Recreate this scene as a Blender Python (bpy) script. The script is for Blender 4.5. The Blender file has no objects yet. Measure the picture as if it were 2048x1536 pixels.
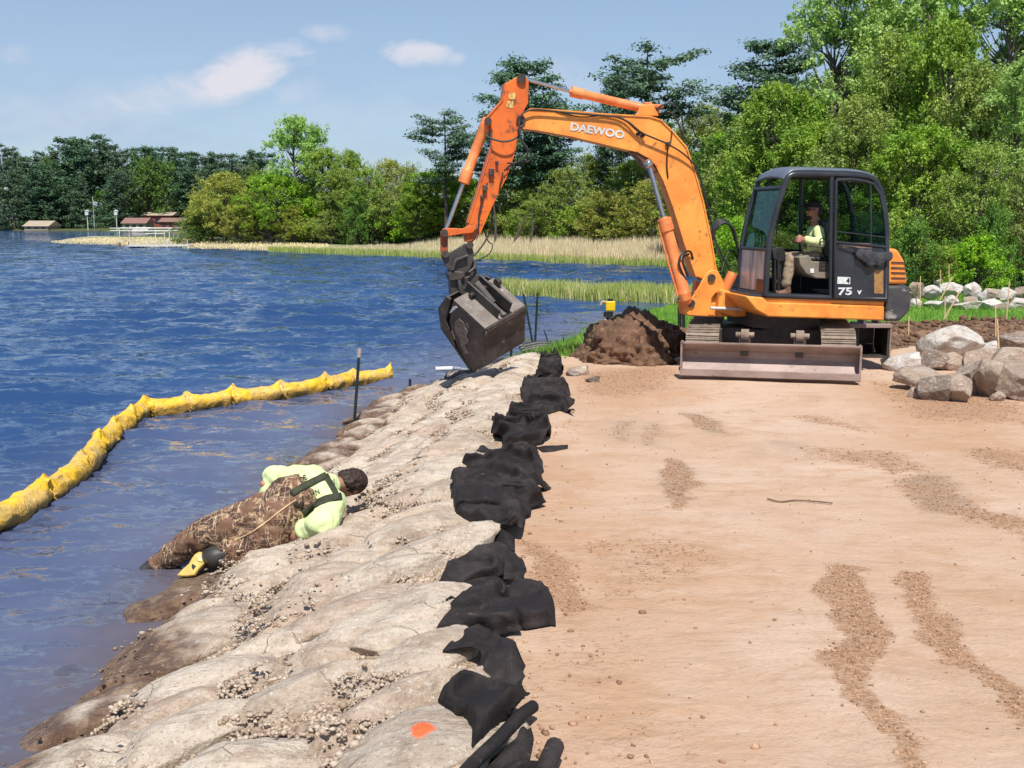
import bpy, bmesh, math, random
import numpy as np
from mathutils import Vector, Matrix, Quaternion

# ------------------------------------------------------------------ camera, sky, sun, exposure
SC = bpy.context.scene
COL = SC.collection
FPX, CW, CH = 2100.0, 2048.0, 1536.0
CAMZ = 2.15
PITCH = math.atan((768 - 435) / FPX)
cam_d = bpy.data.cameras.new('camera')
cam_d.sensor_width = 36.0
cam_d.lens = 36.0 * FPX / CW
cam_d.clip_start = 0.1
cam_d.clip_end = 6000
cam = bpy.data.objects.new('camera', cam_d)
cam.location = (0, 0, CAMZ)
cam.rotation_euler = (math.radians(90) - PITCH, 0, 0)
COL.objects.link(cam)
SC.camera = cam

SUN_EL = math.radians(58)
SH = Vector((-0.10, 0.99, 0)).normalized()          # the way the light travels over the ground
sund = bpy.data.lights.new('sun', 'SUN')
sund.energy = 5.0
sund.angle = math.radians(0.5)
sund.color = (1.0, 0.95, 0.87)
sun = bpy.data.objects.new('sun', sund)
ldir = Vector((SH.x * math.cos(SUN_EL), SH.y * math.cos(SUN_EL), -math.sin(SUN_EL)))
sun.rotation_euler = ldir.to_track_quat('-Z', 'Y').to_euler()
COL.objects.link(sun)

SC.render.engine = 'CYCLES'
SC.view_settings.view_transform = 'Standard'
SC.view_settings.look = 'None'
SC.view_settings.gamma = 1
SC.view_settings.exposure = 0.22

W = bpy.data.worlds.new('World')
SC.world = W
W.use_nodes = True


class NT:
    """small node tree helper"""
    def __init__(s, nt):
        s.nt = nt
        nt.nodes.clear()

    def n(s, t, props=None, **ins):
        nd = s.nt.nodes.new(t)
        for k, v in (props or {}).items():
            setattr(nd, k, v)
        for k, v in ins.items():
            key = int(k[1:]) if k[0] == '_' and k[1:].isdigit() else k.replace('_', ' ')
            s.put(nd.inputs[key], v)
        return nd

    def put(s, sock, v):
        if isinstance(v, bpy.types.NodeSocket):
            s.nt.links.new(v, sock)
        elif isinstance(v, bpy.types.Node):
            s.nt.links.new(v.outputs[0], sock)
        else:
            if isinstance(v, (tuple, list)) and len(v) == 3 and sock.type == 'RGBA':
                v = (*v, 1)
            sock.default_value = v

    def math(s, op, a, b=None, c=None, clamp=False):
        nd = s.nt.nodes.new('ShaderNodeMath')
        nd.operation = op
        nd.use_clamp = clamp
        for i, v in enumerate((a, b, c)):
            if v is not None:
                s.put(nd.inputs[i], v)
        return nd.outputs[0]

    def mix(s, f, a, b, blend='MIX'):
        nd = s.nt.nodes.new('ShaderNodeMix')
        nd.data_type = 'RGBA'
        nd.blend_type = blend
        s.put(nd.inputs[0], f)
        s.put(nd.inputs[6], a)
        s.put(nd.inputs[7], b)
        return nd.outputs[2]

    def noise(s, vec=None, scale=5.0, detail=4.0, rough=0.55, dist=0.0, out=0):
        nd = s.nt.nodes.new('ShaderNodeTexNoise')
        if vec is not None:
            s.put(nd.inputs['Vector'], vec)
        s.put(nd.inputs['Scale'], scale)
        nd.inputs['Detail'].default_value = detail
        nd.inputs['Roughness'].default_value = rough
        nd.inputs['Distortion'].default_value = dist
        return nd.outputs[out]

    def ramp(s, f, lo, hi, a=0.0, b=1.0):
        nd = s.nt.nodes.new('ShaderNodeMapRange')
        nd.interpolation_type = 'SMOOTHSTEP'
        s.put(nd.inputs['Value'], f)
        s.put(nd.inputs['From Min'], lo)
        s.put(nd.inputs['From Max'], hi)
        s.put(nd.inputs['To Min'], a)
        s.put(nd.inputs['To Max'], b)
        return nd.outputs[0]

    def scalev(s, vec, sc):
        nd = s.nt.nodes.new('ShaderNodeMapping')
        s.put(nd.inputs['Vector'], vec)
        nd.inputs['Scale'].default_value = sc
        return nd.outputs[0]


# ---- sky: Nishita air plus fair-weather clouds laid out by direction
t = NT(W.node_tree)
tc = t.n('ShaderNodeTexCoord').outputs['Generated']
sep = t.n('ShaderNodeSeparateXYZ', Vector=tc)
sky = t.n('ShaderNodeTexSky')
sky.sky_type = 'NISHITA'
sky.sun_disc = False
sky.sun_elevation = SUN_EL
sky.sun_rotation = math.atan2(-SH.x, -SH.y)
sky.altitude = 300
sky.air_density = 1.0
sky.dust_density = 0.25
sky.ozone_density = 2.0
yy = t.math('MAXIMUM', sep.outputs['Y'], 0.05)
ax = t.math('DIVIDE', sep.outputs['X'], yy)
ez = t.math('DIVIDE', sep.outputs['Z'], yy)
front = t.ramp(sep.outputs['Y'], 0.05, 0.4)


def sky_dir(px, py):
    dy = (768 - py) / FPX
    fy = math.cos(PITCH) + dy * math.sin(PITCH)
    fz = -math.sin(PITCH) + dy * math.cos(PITCH)
    return ((px - 1024) / FPX / fy, fz / fy)


clv = t.n('ShaderNodeCombineXYZ', X=ax, Y=ez, Z=0.0).outputs[0]
n1 = t.noise(t.scalev(clv, (1, 1.7, 1)), 17, 7, 0.6, 0.4)
n2 = t.noise(t.scalev(clv, (1, 3.2, 1)), 6, 5, 0.6, 0.3)
cover = None
for (px, py, wx, wy, tilt, amt, edge) in [
        (490, 140, 145, 50, -0.24, 1.0, 0.42), (360, 185, 240, 48, -0.14, 0.95, 0.75), (230, 195, 200, 45, -0.05, 0.4, 0.9),
        (845, 106, 85, 32, 0.05, 0.9, 0.4), (655, 66, 60, 22, 0.0, 0.5, 0.6), (600, 185, 70, 34, -0.3, 0.5, 0.7),
        (35, 110, 50, 30, 0.0, 0.5, 0.7), (1110, 150, 110, 45, 0.1, 0.5, 0.8), (120, 235, 330, 60, 0, 0.55, 0.9), (700, 230, 300, 40, 0, 0.3, 0.9),
        (540, 90, 90, 14, -0.1, 0.25, 0.8)]:
    cx, cz = sky_dir(px, py)
    a = t.math('DIVIDE', t.math('SUBTRACT', ax, cx), wx / FPX)
    ezz = t.math('SUBTRACT', ez, t.math('MULTIPLY_ADD', t.math('SUBTRACT', ax, cx), -tilt, cz))
    b = t.math('DIVIDE', ezz, wy / FPX)
    r2 = t.math('ADD', t.math('MULTIPLY', a, a), t.math('MULTIPLY', b, b))
    v = t.math('ADD', t.math('SUBTRACT', 1.0, r2), t.math('MULTIPLY', t.math('SUBTRACT', n1, 0.5), 2.6))
    m = t.math('MULTIPLY', t.ramp(v, 0.0, edge * 2.4), amt)
    cover = m if cover is None else t.math('MAXIMUM', cover, m)
veil = t.math('MULTIPLY_ADD', t.ramp(n2, 0.35, 0.75), 0.22, t.ramp(sep.outputs['Z'], 0.42, -0.02, 0.10, 0.62))
veil = t.math('MINIMUM', veil, 0.8)
cover = t.math('MULTIPLY', cover, front)
skyc = t.n('ShaderNodeHueSaturation', Saturation=0.98, Value=1.05, Color=sky.outputs[0])
bg1 = t.n('ShaderNodeBackground', Color=skyc, Strength=0.098)
bg2 = t.n('ShaderNodeBackground', Color=(0.76, 0.76, 0.84, 1), Strength=0.85)
bgv = t.n('ShaderNodeBackground', Color=(0.42, 0.57, 0.80, 1), Strength=0.76)
bg1 = t.n('ShaderNodeMixShader', _0=veil, _1=bg1, _2=bgv)
mx = t.n('ShaderNodeMixShader', _0=cover, _1=bg1, _2=bg2)
t.n('ShaderNodeOutputWorld', Surface=mx)

# ------------------------------------------------------------------ geometry helpers
RND = random.Random(7)


def ray(px, py):
    a, b = (px - 1024) / FPX, (768 - py) / FPX
    return Vector((a, math.cos(PITCH) + b * math.sin(PITCH), -math.sin(PITCH) + b * math.cos(PITCH)))


def at_z(px, py, z=0.0):
    d = ray(px, py)
    k = (z - CAMZ) / d.z
    return Vector((d.x * k, d.y * k, z))


def at_y(px, py, Y):
    d = ray(px, py)
    k = Y / d.y
    return Vector((d.x * k, Y, CAMZ + d.z * k))


def at_plane(px, py, P, n):
    d = ray(px, py)
    o = Vector((0, 0, CAMZ))
    k = (P - o).dot(n) / d.dot(n)
    return o + d * k


def _hash(ix, iy, iz, seed):
    h = (ix * 374761393 + iy * 668265263 + iz * 2147483647 + seed * 974634777) & 0xFFFFFFFF
    h = ((h ^ (h >> 13)) * 1274126177) & 0xFFFFFFFF
    h = h ^ (h >> 16)
    return (h & 0xFFFFFF) / float(0xFFFFFF)


def vnoise(x, y, z=0.0, seed=0):
    x = np.asarray(x, float); y = np.asarray(y, float); z = np.asarray(z, float) + np.zeros_like(x)
    xi = np.floor(x).astype(np.int64); yi = np.floor(y).astype(np.int64); zi = np.floor(z).astype(np.int64)
    fx, fy, fz = x - xi, y - yi, z - zi
    fx = fx * fx * (3 - 2 * fx); fy = fy * fy * (3 - 2 * fy); fz = fz * fz * (3 - 2 * fz)
    r = 0
    for dx in (0, 1):
        for dy in (0, 1):
            for dz in (0, 1):
                w = (fx if dx else 1 - fx) * (fy if dy else 1 - fy) * (fz if dz else 1 - fz)
                r = r + w * _hash(xi + dx, yi + dy, zi + dz, seed)
    return r


def fbm(x, y, z=0.0, seed=0, oct=4, gain=0.5):
    a, s, r, n = 1.0, 1.0, 0, 0
    for k in range(oct):
        r = r + a * vnoise(np.asarray(x) * s, np.asarray(y) * s, np.asarray(z) * s, seed + k * 17)
        n += a
        a *= gain
        s *= 2.03
    return r / n


def tag(o, label=None, cat=None, group=None, kind=None):
    if label: o['label'] = label
    if cat: o['category'] = cat
    if group: o['group'] = group
    if kind: o['kind'] = kind
    return o


def empty(name, loc, label=None, cat=None, group=None):
    o = bpy.data.objects.new(name, None)
    o.location = loc
    o.empty_display_size = 0.2
    COL.objects.link(o)
    return tag(o, label, cat, group)


def world_loc(o):
    v = Vector((0, 0, 0))
    while o is not None:
        v += Vector(o.location)
        o = o.parent
    return v


def link_mesh(name, me, mat, parent=None):
    o = bpy.data.objects.new(name, me)
    COL.objects.link(o)
    if parent is not None:
        o.parent = parent
    if mat is not None and len(me.materials) == 0:
        me.materials.append(mat)
    return o


def quick_mesh(name, V, F, smooth=False):
    """V (n,3) array, F (m,k) int array, every face with k corners"""
    V = np.asarray(V, dtype=np.float32); F = np.asarray(F, dtype=np.int32)
    me = bpy.data.meshes.new(name)
    me.vertices.add(len(V))
    me.vertices.foreach_set('co', V.ravel())
    k = F.shape[1]
    me.loops.add(F.size)
    me.loops.foreach_set('vertex_index', F.ravel())
    me.polygons.add(len(F))
    me.polygons.foreach_set('loop_start', np.arange(0, F.size, k, dtype=np.int32))
    me.polygons.foreach_set('loop_total', np.full(len(F), k, dtype=np.int32))
    if smooth:
        me.polygons.foreach_set('use_smooth', np.ones(len(F), dtype=bool))
    me.update(calc_edges=True)
    me.validate()
    return me


def frame(d):
    d = Vector(d).normalized()
    a = Vector((0, 0, 1)) if abs(d.z) < 0.9 else Vector((1, 0, 0))
    u = d.cross(a).normalized()
    return u, d.cross(u).normalized()


class MB:
    """collects shapes (world coordinates unless said otherwise)"""
    def __init__(s):
        s.v, s.f = [], []

    def add(s, vs, fs):
        b = len(s.v)
        s.v += [Vector(v) for v in vs]
        s.f += [tuple(b + i for i in f) for f in fs]
        return s

    def par(s, o, a, b, c):
        o, a, b, c = map(Vector, (o, a, b, c))
        vs = [o, o + a, o + a + b, o + b, o + c, o + a + c, o + a + b + c, o + b + c]
        return s.add(vs, [(0, 3, 2, 1), (4, 5, 6, 7), (0, 1, 5, 4), (1, 2, 6, 5), (2, 3, 7, 6), (3, 0, 4, 7)])

    def box(s, c, sx, sy, sz, ux=(1, 0, 0), uy=(0, 1, 0), uz=(0, 0, 1)):
        c = Vector(c)
        a, b, d = Vector(ux) * sx, Vector(uy) * sy, Vector(uz) * sz
        return s.par(c - a / 2 - b / 2 - d / 2, a, b, d)

    def prism(s, pts, vec, taper=None):
        vec = Vector(vec)
        n = len(pts)
        a = [Vector(p) for p in pts]
        b = [p + vec for p in a]
        s.add(a + b, [tuple(range(n)), tuple(range(2 * n - 1, n - 1, -1))] + [(i, n + i, n + (i + 1) % n, (i + 1) % n) for i in range(n)])
        return s

    def tube(s, pts, r, n=8, caps=True):
        pts = [Vector(p) for p in pts]
        rs = r if isinstance(r, (list, tuple)) else [r] * len(pts)
        rings = []
        u = None
        for i, p in enumerate(pts):
            d = (pts[min(i + 1, len(pts) - 1)] - pts[max(i - 1, 0)])
            if d.length < 1e-9:
                d = Vector((0, 0, 1))
            d.normalize()
            if u is None:
                u, w = frame(d)
            else:
                u = (u - d * u.dot(d))
                if u.length < 1e-6:
                    u, w = frame(d)
                u.normalize()
                w = d.cross(u)
            rings.append([p + (u * math.cos(2 * math.pi * k / n) + w * math.sin(2 * math.pi * k / n)) * rs[i] for k in range(n)])
        vs = [v for rg in rings for v in rg]
        fs = []
        for i in range(len(pts) - 1):
            for k in range(n):
                a, b = i * n + k, i * n + (k + 1) % n
                fs.append((a, b, b + n, a + n))
        if caps:
            fs.append(tuple(range(n - 1, -1, -1)))
            fs.append(tuple((len(pts) - 1) * n + k for k in range(n)))
        return s.add(vs, fs)

    def cyl(s, p0, p1, r, n=16, r2=None):
        return s.tube([p0, p1], [r, r if r2 is None else r2], n)

    def ell(s, c, rx, ry, rz, n=14, m=8, ux=(1, 0, 0), uy=(0, 1, 0), uz=(0, 0, 1)):
        c, ux, uy, uz = Vector(c), Vector(ux), Vector(uy), Vector(uz)
        vs = [c + uz * rz]
        for j in range(1, m):
            th = math.pi * j / m
            for k in range(n):
                ph = 2 * math.pi * k / n
                vs.append(c + ux * (rx * math.sin(th) * math.cos(ph)) + uy * (ry * math.sin(th) * math.sin(ph)) + uz * (rz * math.cos(th)))
        vs.append(c - uz * rz)
        fs = [(0, 1 + k, 1 + (k + 1) % n) for k in range(n)]
        for j in range(m - 2):
            for k in range(n):
                a, b = 1 + j * n + k, 1 + j * n + (k + 1) % n
                fs.append((a, a + n, b + n, b))
        e = len(vs) - 1
        o = 1 + (m - 2) * n
        fs += [(e, o + (k + 1) % n, o + k) for k in range(n)]
        return s.add(vs, fs)

    def build(s, name, mat, parent=None, smooth=None, bevel=0.0, origin=None, bseg=2):
        off = world_loc(parent) if parent is not None else Vector((0, 0, 0))
        if parent is None:
            if origin is None:
                xs = [v.x for v in s.v]; ys = [v.y for v in s.v]; zs = [v.z for v in s.v]
                origin = Vector(((min(xs) + max(xs)) / 2, (min(ys) + max(ys)) / 2, min(zs)))
            off = Vector(origin)
        me = bpy.data.meshes.new(name)
        me.from_pydata([v - off for v in s.v], [], s.f)
        bm = bmesh.new()
        bm.from_mesh(me)
        bmesh.ops.recalc_face_normals(bm, faces=bm.faces)
        bm.to_mesh(me)
        bm.free()
        o = link_mesh(name, me, mat, parent)
        if parent is None:
            o.location = off
        if smooth is not None:
            me.polygons.foreach_set('use_smooth', [True] * len(me.polygons))
            me.set_sharp_from_angle(angle=math.radians(smooth))
        if bevel:
            m = o.modifiers.new('bevel', 'BEVEL')
            m.width = bevel
            m.segments = bseg
            m.limit_method = 'ANGLE'
            m.angle_limit = math.radians(40)
        return o


def curve_pts(pts, n=8):
    """Catmull-Rom through points"""
    P = [Vector(p) for p in pts]
    P = [P[0] * 2 - P[1]] + P + [P[-1] * 2 - P[-2]]
    out = []
    for i in range(1, len(P) - 2):
        for k in range(n):
            q = k / n
            a, b, c, d = P[i - 1], P[i], P[i + 1], P[i + 2]
            out.append(0.5 * ((2 * b) + (c - a) * q + (2 * a - 5 * b + 4 * c - d) * q * q + (3 * b - a - 3 * c + d) * q ** 3))
    out.append(P[-2])
    return out


def bake(o):
    """turn the modifiers of o into plain mesh"""
    bpy.context.view_layer.update()
    dg = bpy.context.evaluated_depsgraph_get()
    me = bpy.data.meshes.new_from_object(o.evaluated_get(dg))
    o.modifiers.clear()
    old = o.data
    o.data = me
    bpy.data.meshes.remove(old)
    return o


def blob(name, shapes, mat, parent=None, voxel=0.012, smooth=6, rough=0.0, rs=9.0, seed=0, fold=None):
    """one continuous skin over tapered limbs and ellipsoids. shapes: ('c', p0, r0, p1, r1) | ('e', c, rx, ry, rz, ux, uy, uz) | ('m', MB)"""
    mb = MB()
    for sh in shapes:
        if sh[0] == 'c':
            _, p0, r0, p1, r1 = sh
            p0, p1 = Vector(p0), Vector(p1)
            mb.tube([p0, p1], [r0, r1], 14)
            mb.ell(p0, r0, r0, r0)
            mb.ell(p1, r1, r1, r1)
        elif sh[0] == 'e':
            mb.ell(*sh[1:5], ux=sh[5] if len(sh) > 5 else (1, 0, 0), uy=sh[6] if len(sh) > 6 else (0, 1, 0), uz=sh[7] if len(sh) > 7 else (0, 0, 1))
        else:
            mb.add(sh[1].v, sh[1].f)
    o = mb.build(name, mat, parent)
    m = o.modifiers.new('remesh', 'REMESH')
    m.mode = 'VOXEL'
    m.voxel_size = voxel
    m2 = o.modifiers.new('smooth', 'SMOOTH')
    m2.factor = 0.6
    m2.iterations = smooth
    bake(o)
    me = o.data
    if rough:
        n = len(me.vertices)
        co = np.empty(n * 3, np.float32); me.vertices.foreach_get('co', co); co = co.reshape(-1, 3)
        no = np.empty(n * 3, np.float32); me.vertex_normals.foreach_get('vector', no); no = no.reshape(-1, 3)
        if fold is not None:
            fd = np.array(Vector(fold).normalized())
            al = co @ fd
            cr = co - al[:, None] * fd
            q = al[:, None] * fd * 2.6 + cr
        else:
            q = co
        w = fbm(q[:, 0] * rs, q[:, 1] * rs, q[:, 2] * rs, seed, 3)
        w = 1 - np.abs(w - 0.5) * 4
        co = co + no * (w[:, None] * rough)
        me.vertices.foreach_set('co', co.astype(np.float32).ravel())
    me.polygons.foreach_set('use_smooth', [True] * len(me.polygons))
    me.update()
    if len(me.materials) == 0:
        me.materials.append(mat)
    return o


# ------------------------------------------------------------------ materials
MATS = {}


def principled(name):
    m = bpy.data.materials.new(name)
    m.use_nodes = True
    tt = NT(m.node_tree)
    p = tt.n('ShaderNodeBsdfPrincipled')
    out = tt.n('ShaderNodeOutputMaterial', Surface=p)
    MATS[name] = m
    return m, tt, p, out


def pmat(name, c1, c2=None, scale=4.0, rough=0.6, bump=0.0, bscale=None, metal=0.0, c3=None, s3=12.0, lo3=0.6, hi3=0.7, stretch=(1, 1, 1), spec=0.5, coat=0.0):
    m, tt, p, _ = principled(name)
    pos = tt.n('ShaderNodeTexCoord').outputs['Object']
    pv = tt.scalev(pos, stretch)
    c2 = c2 or tuple(x * 0.75 for x in c1)
    f = tt.ramp(tt.noise(pv, scale, 5, 0.6), 0.35, 0.65)
    c = tt.mix(f, c1, c2)
    if c3:
        f3 = tt.ramp(tt.noise(pv, s3, 6, 0.65), lo3, hi3)
        c = tt.mix(f3, c, c3)
    tt.put(p.inputs['Base Color'], c)
    tt.put(p.inputs['Roughness'], rough)
    tt.put(p.inputs['Metallic'], metal)
    tt.put(p.inputs['Specular IOR Level'], spec)
    if coat:
        tt.put(p.inputs['Coat Weight'], coat)
    if bump:
        h = tt.noise(pos, bscale or scale * 4, 5, 0.6)
        b = tt.n('ShaderNodeBump', Strength=1.0, Distance=bump, Height=h)
        tt.put(p.inputs['Normal'], b)
    return m


def M(n):
    return MATS[n]


pmat('orange', (0.86, 0.345, 0.06), (0.72, 0.235, 0.038), 2.6, 0.48, 0.0015, 30, c3=(0.28, 0.11, 0.045), s3=8, lo3=0.56, hi3=0.72)
pmat('orange_arm', (0.74, 0.16, 0.018), (0.60, 0.11, 0.015), 2.2, 0.5, 0.0012, 30, c3=(0.20, 0.065, 0.03), s3=8, lo3=0.53, hi3=0.68)
pmat('orange_cyl', (0.84, 0.28, 0.09), (0.68, 0.18, 0.05), 5, 0.5, 0.001, 30, c3=(0.36, 0.14, 0.07), s3=14, lo3=0.58, hi3=0.7)
pmat('grease', (0.035, 0.028, 0.025), (0.07, 0.05, 0.04), 9, 0.5, 0.003, 30)
pmat('chrome', (0.55, 0.57, 0.6), (0.45, 0.46, 0.48), 5, 0.18, metal=0.9)
pmat('rubber', (0.012, 0.012, 0.013), (0.03, 0.028, 0.026), 8, 0.5, 0.002, 40)
pmat('cab_black', (0.018, 0.022, 0.030), (0.03, 0.034, 0.042), 3, 0.32, c3=(0.09, 0.09, 0.09), s3=10, lo3=0.66, hi3=0.8)
pmat('roof_paint', (0.13, 0.15, 0.19), (0.09, 0.11, 0.15), 3, 0.35)
pmat('dark_steel', (0.030, 0.028, 0.028), (0.055, 0.048, 0.044), 6, 0.5, 0.003, 25, c3=(0.13, 0.11, 0.09), s3=10, lo3=0.6, hi3=0.75)
pmat('worn_steel', (0.085, 0.064, 0.055), (0.05, 0.038, 0.033), 5, 0.62, 0.004, 22, c3=(0.22, 0.19, 0.165), s3=7, lo3=0.56, hi3=0.72)
pmat('blade_steel', (0.34, 0.25, 0.22), (0.24, 0.17, 0.145), 2.5, 0.55, 0.003, 18, metal=0.1, c3=(0.12, 0.07, 0.055), s3=6, lo3=0.6, hi3=0.72, stretch=(1, 1, 2))
pmat('track_mud', (0.30, 0.235, 0.18), (0.20, 0.15, 0.11), 7, 0.85, 0.012, 18, c3=(0.08, 0.06, 0.05), s3=9, lo3=0.58, hi3=0.7)
pmat('counterweight', (0.035, 0.037, 0.043), (0.055, 0.055, 0.058), 4, 0.55, 0.002, 30, c3=(0.30, 0.27, 0.24), s3=3.2, lo3=0.56, hi3=0.66, stretch=(1, 1, 2.2))
pmat('white_paint', (0.68, 0.69, 0.68), (0.5, 0.5, 0.49), 6, 0.5)
pmat('decal_yellow', (0.75, 0.55, 0.16), (0.55, 0.28, 0.06), 24, 0.5, lo3=0.5, hi3=0.6, c3=(0.15, 0.1, 0.05), s3=30)
pmat('decal_white', (0.72, 0.76, 0.74), (0.5, 0.56, 0.55), 30, 0.4)
pmat('grey_and_reflection', (0.60, 0.61, 0.62), (0.22, 0.23, 0.24), 3, 0.3, metal=0.15, stretch=(3, 3, 0.4))  # plain grey; on the lower front glass it paints a sky reflection
pmat('seat_beige', (0.22, 0.19, 0.145), (0.17, 0.145, 0.11), 5, 0.7)
pmat('skin', (0.42, 0.21, 0.14), (0.34, 0.16, 0.10), 14, 0.5)
pmat('hair', (0.018, 0.009, 0.006), (0.045, 0.02, 0.013), 45, 0.6, 0.006, 90, stretch=(1, 2.5, 1))
pmat('lime_shirt', (0.66, 0.76, 0.38), (0.57, 0.68, 0.32), 5, 0.8, 0.004, 10)
pmat('khaki', (0.34, 0.26, 0.18), (0.24, 0.18, 0.12), 5, 0.85, 0.004, 14)
pmat('cap_black', (0.01, 0.01, 0.012), (0.02, 0.02, 0.02), 5, 0.8)
pmat('strap', (0.045, 0.048, 0.022), (0.03, 0.03, 0.018), 12, 0.8)
pmat('boot_rubber', (0.028, 0.027, 0.026), (0.05, 0.045, 0.04), 9, 0.45)
pmat('boot_sole', (0.70, 0.50, 0.13), (0.55, 0.38, 0.10), 12, 0.6, 0.002, 40)
pmat('soil_clump', (0.17, 0.09, 0.052), (0.10, 0.055, 0.033), 6, 0.95, 0.02, 20, c3=(0.23, 0.13, 0.075), s3=9, lo3=0.52, hi3=0.66)
pmat('root_wood', (0.22, 0.13, 0.08), (0.13, 0.08, 0.05), 9, 0.9)
pmat('bark', (0.095, 0.078, 0.062), (0.055, 0.045, 0.037), 9, 0.9, 0.01, 30, stretch=(1, 1, 0.3))
pmat('bark_pale', (0.13, 0.115, 0.09), (0.08, 0.07, 0.055), 9, 0.9, 0.01, 30, stretch=(1, 1, 0.3))
pmat('lath', (0.62, 0.44, 0.24), (0.5, 0.34, 0.19), 9, 0.8, stretch=(1, 1, 0.2))
pmat('post_green', (0.012, 0.020, 0.018), (0.022, 0.030, 0.028), 9, 0.35)
pmat('post_tip', (0.48, 0.38, 0.33), (0.36, 0.27, 0.22), 9, 0.7)
pmat('laser_yellow', (0.85, 0.58, 0.01), (0.75, 0.48, 0.01), 6, 0.4)
pmat('house_wall', (0.42, 0.36, 0.29), (0.36, 0.3, 0.24), 3, 0.8)
pmat('house_red', (0.24, 0.07, 0.05), (0.19, 0.055, 0.04), 3, 0.8)
pmat('roof_brown', (0.26, 0.15, 0.12), (0.2, 0.11, 0.09), 5, 0.8)
pmat('roof_tan', (0.42, 0.35, 0.26), (0.34, 0.28, 0.21), 5, 0.8)
pmat('window_dark', (0.03, 0.035, 0.04), (0.02, 0.025, 0.03), 5, 0.15)
pmat('blue_cloth', (0.10, 0.13, 0.28), (0.5, 0.5, 0.5), 2, 0.8)
pmat('orange_spray', (1.0, 0.16, 0.03), (0.85, 0.20, 0.08), 18, 0.7)

# glass: a thin tinted pane
m = bpy.data.materials.new('glass'); m.use_nodes = True; MATS['glass'] = m
t = NT(m.node_tree)
tr = t.n('ShaderNodeBsdfTransparent', Color=(0.55, 0.66, 0.61, 1))
gl = t.n('ShaderNodeBsdfGlossy', Color=(0.9, 0.95, 1, 1), Roughness=0.03)
lw = t.n('ShaderNodeLayerWeight', Blend=0.12)
t.n('ShaderNodeOutputMaterial', Surface=t.n('ShaderNodeMixShader', _0=t.math('MULTIPLY', lw.outputs['Fresnel'], 0.45), _1=tr, _2=gl))

# camouflage cloth: reeds and leaves print
m, t, p, _ = principled('camo')
pos = t.n('ShaderNodeTexCoord').outputs['Object']
c = t.mix(t.ramp(t.noise(pos, 7, 5, 0.6), 0.4, 0.62), (0.17, 0.085, 0.048), (0.07, 0.036, 0.024))
for rot, sc, wd, col in (((0.3, 0.5, 0.2), (2.0, 26, 7), 0.05, (0.42, 0.28, 0.165)), ((0.9, 0.2, 1.1), (3, 24, 20), 0.045, (0.36, 0.22, 0.135)), ((0.2, 1.2, 2.0), (26, 2.4, 6), 0.035, (0.56, 0.41, 0.25)), ((1.3, 0.4, 0.6), (30, 3, 30), 0.05, (0.03, 0.017, 0.012))):
    mp = t.n('ShaderNodeMapping', Vector=pos, Rotation=rot, Scale=sc)
    nn = t.noise(mp.outputs[0], 1.0, 1, 0.4, 0.25)
    line = t.ramp(t.math('ABSOLUTE', t.math('SUBTRACT', nn, 0.5)), 0.0, wd, 1.0, 0.0)
    line = t.math('MULTIPLY', line, t.ramp(t.noise(pos, 7, 2, 0.5), 0.36, 0.46))
    c = t.mix(line, c, col)
t.put(p.inputs['Base Color'], c)
t.put(p.inputs['Roughness'], 0.75)
t.put(p.inputs['Normal'], t.n('ShaderNodeBump', Strength=1, Distance=0.006, Height=t.noise(pos, 16, 4, 0.6)))

# black needle-punched ground cloth, dusty in places
m, t, p, _ = principled('geotextile')
pos = t.n('ShaderNodeNewGeometry').outputs['Position']
c = t.mix(t.ramp(t.noise(pos, 3.5, 6, 0.7), 0.40, 0.70), (0.016, 0.0135, 0.014), (0.046, 0.037, 0.036))
c = t.mix(t.ramp(t.noise(pos, 5.5, 8, 0.78), 0.59, 0.70, 0, 0.7), c, (0.19, 0.145, 0.11))
t.put(p.inputs['Base Color'], c)
t.put(p.inputs['Roughness'], 0.8)
t.put(p.inputs['Specular IOR Level'], 0.25)
t.put(p.inputs['Normal'], t.n('ShaderNodeBump', Strength=1, Distance=0.006, Height=t.noise(pos, 60, 4, 0.6)))

# yellow boom cover: thick wet PVC cloth with silt on it
m, t, p, _ = principled('boom_yellow')
geo = t.n('ShaderNodeNewGeometry')
pos = geo.outputs['Position']
zz = t.n('ShaderNodeSeparateXYZ', Vector=pos).outputs['Z']
c = t.mix(t.ramp(t.noise(pos, 5, 5, 0.6), 0.4, 0.66), (0.92, 0.54, 0.02), (0.76, 0.42, 0.03))
silt = t.math('MULTIPLY', t.ramp(t.noise(pos, 3.4, 7, 0.7), 0.44, 0.6), 0.8)
c = t.mix(silt, c, (0.60, 0.42, 0.15))
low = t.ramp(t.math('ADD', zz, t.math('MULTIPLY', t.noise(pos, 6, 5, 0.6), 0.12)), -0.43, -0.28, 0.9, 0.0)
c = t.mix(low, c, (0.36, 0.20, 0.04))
t.put(p.inputs['Base Color'], c)
t.put(p.inputs['Roughness'], 0.5)
t.put(p.inputs['Normal'], t.n('ShaderNodeBump', Strength=1, Distance=0.035, Height=t.noise(pos, 8, 5, 0.6, 1.4)))

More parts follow.
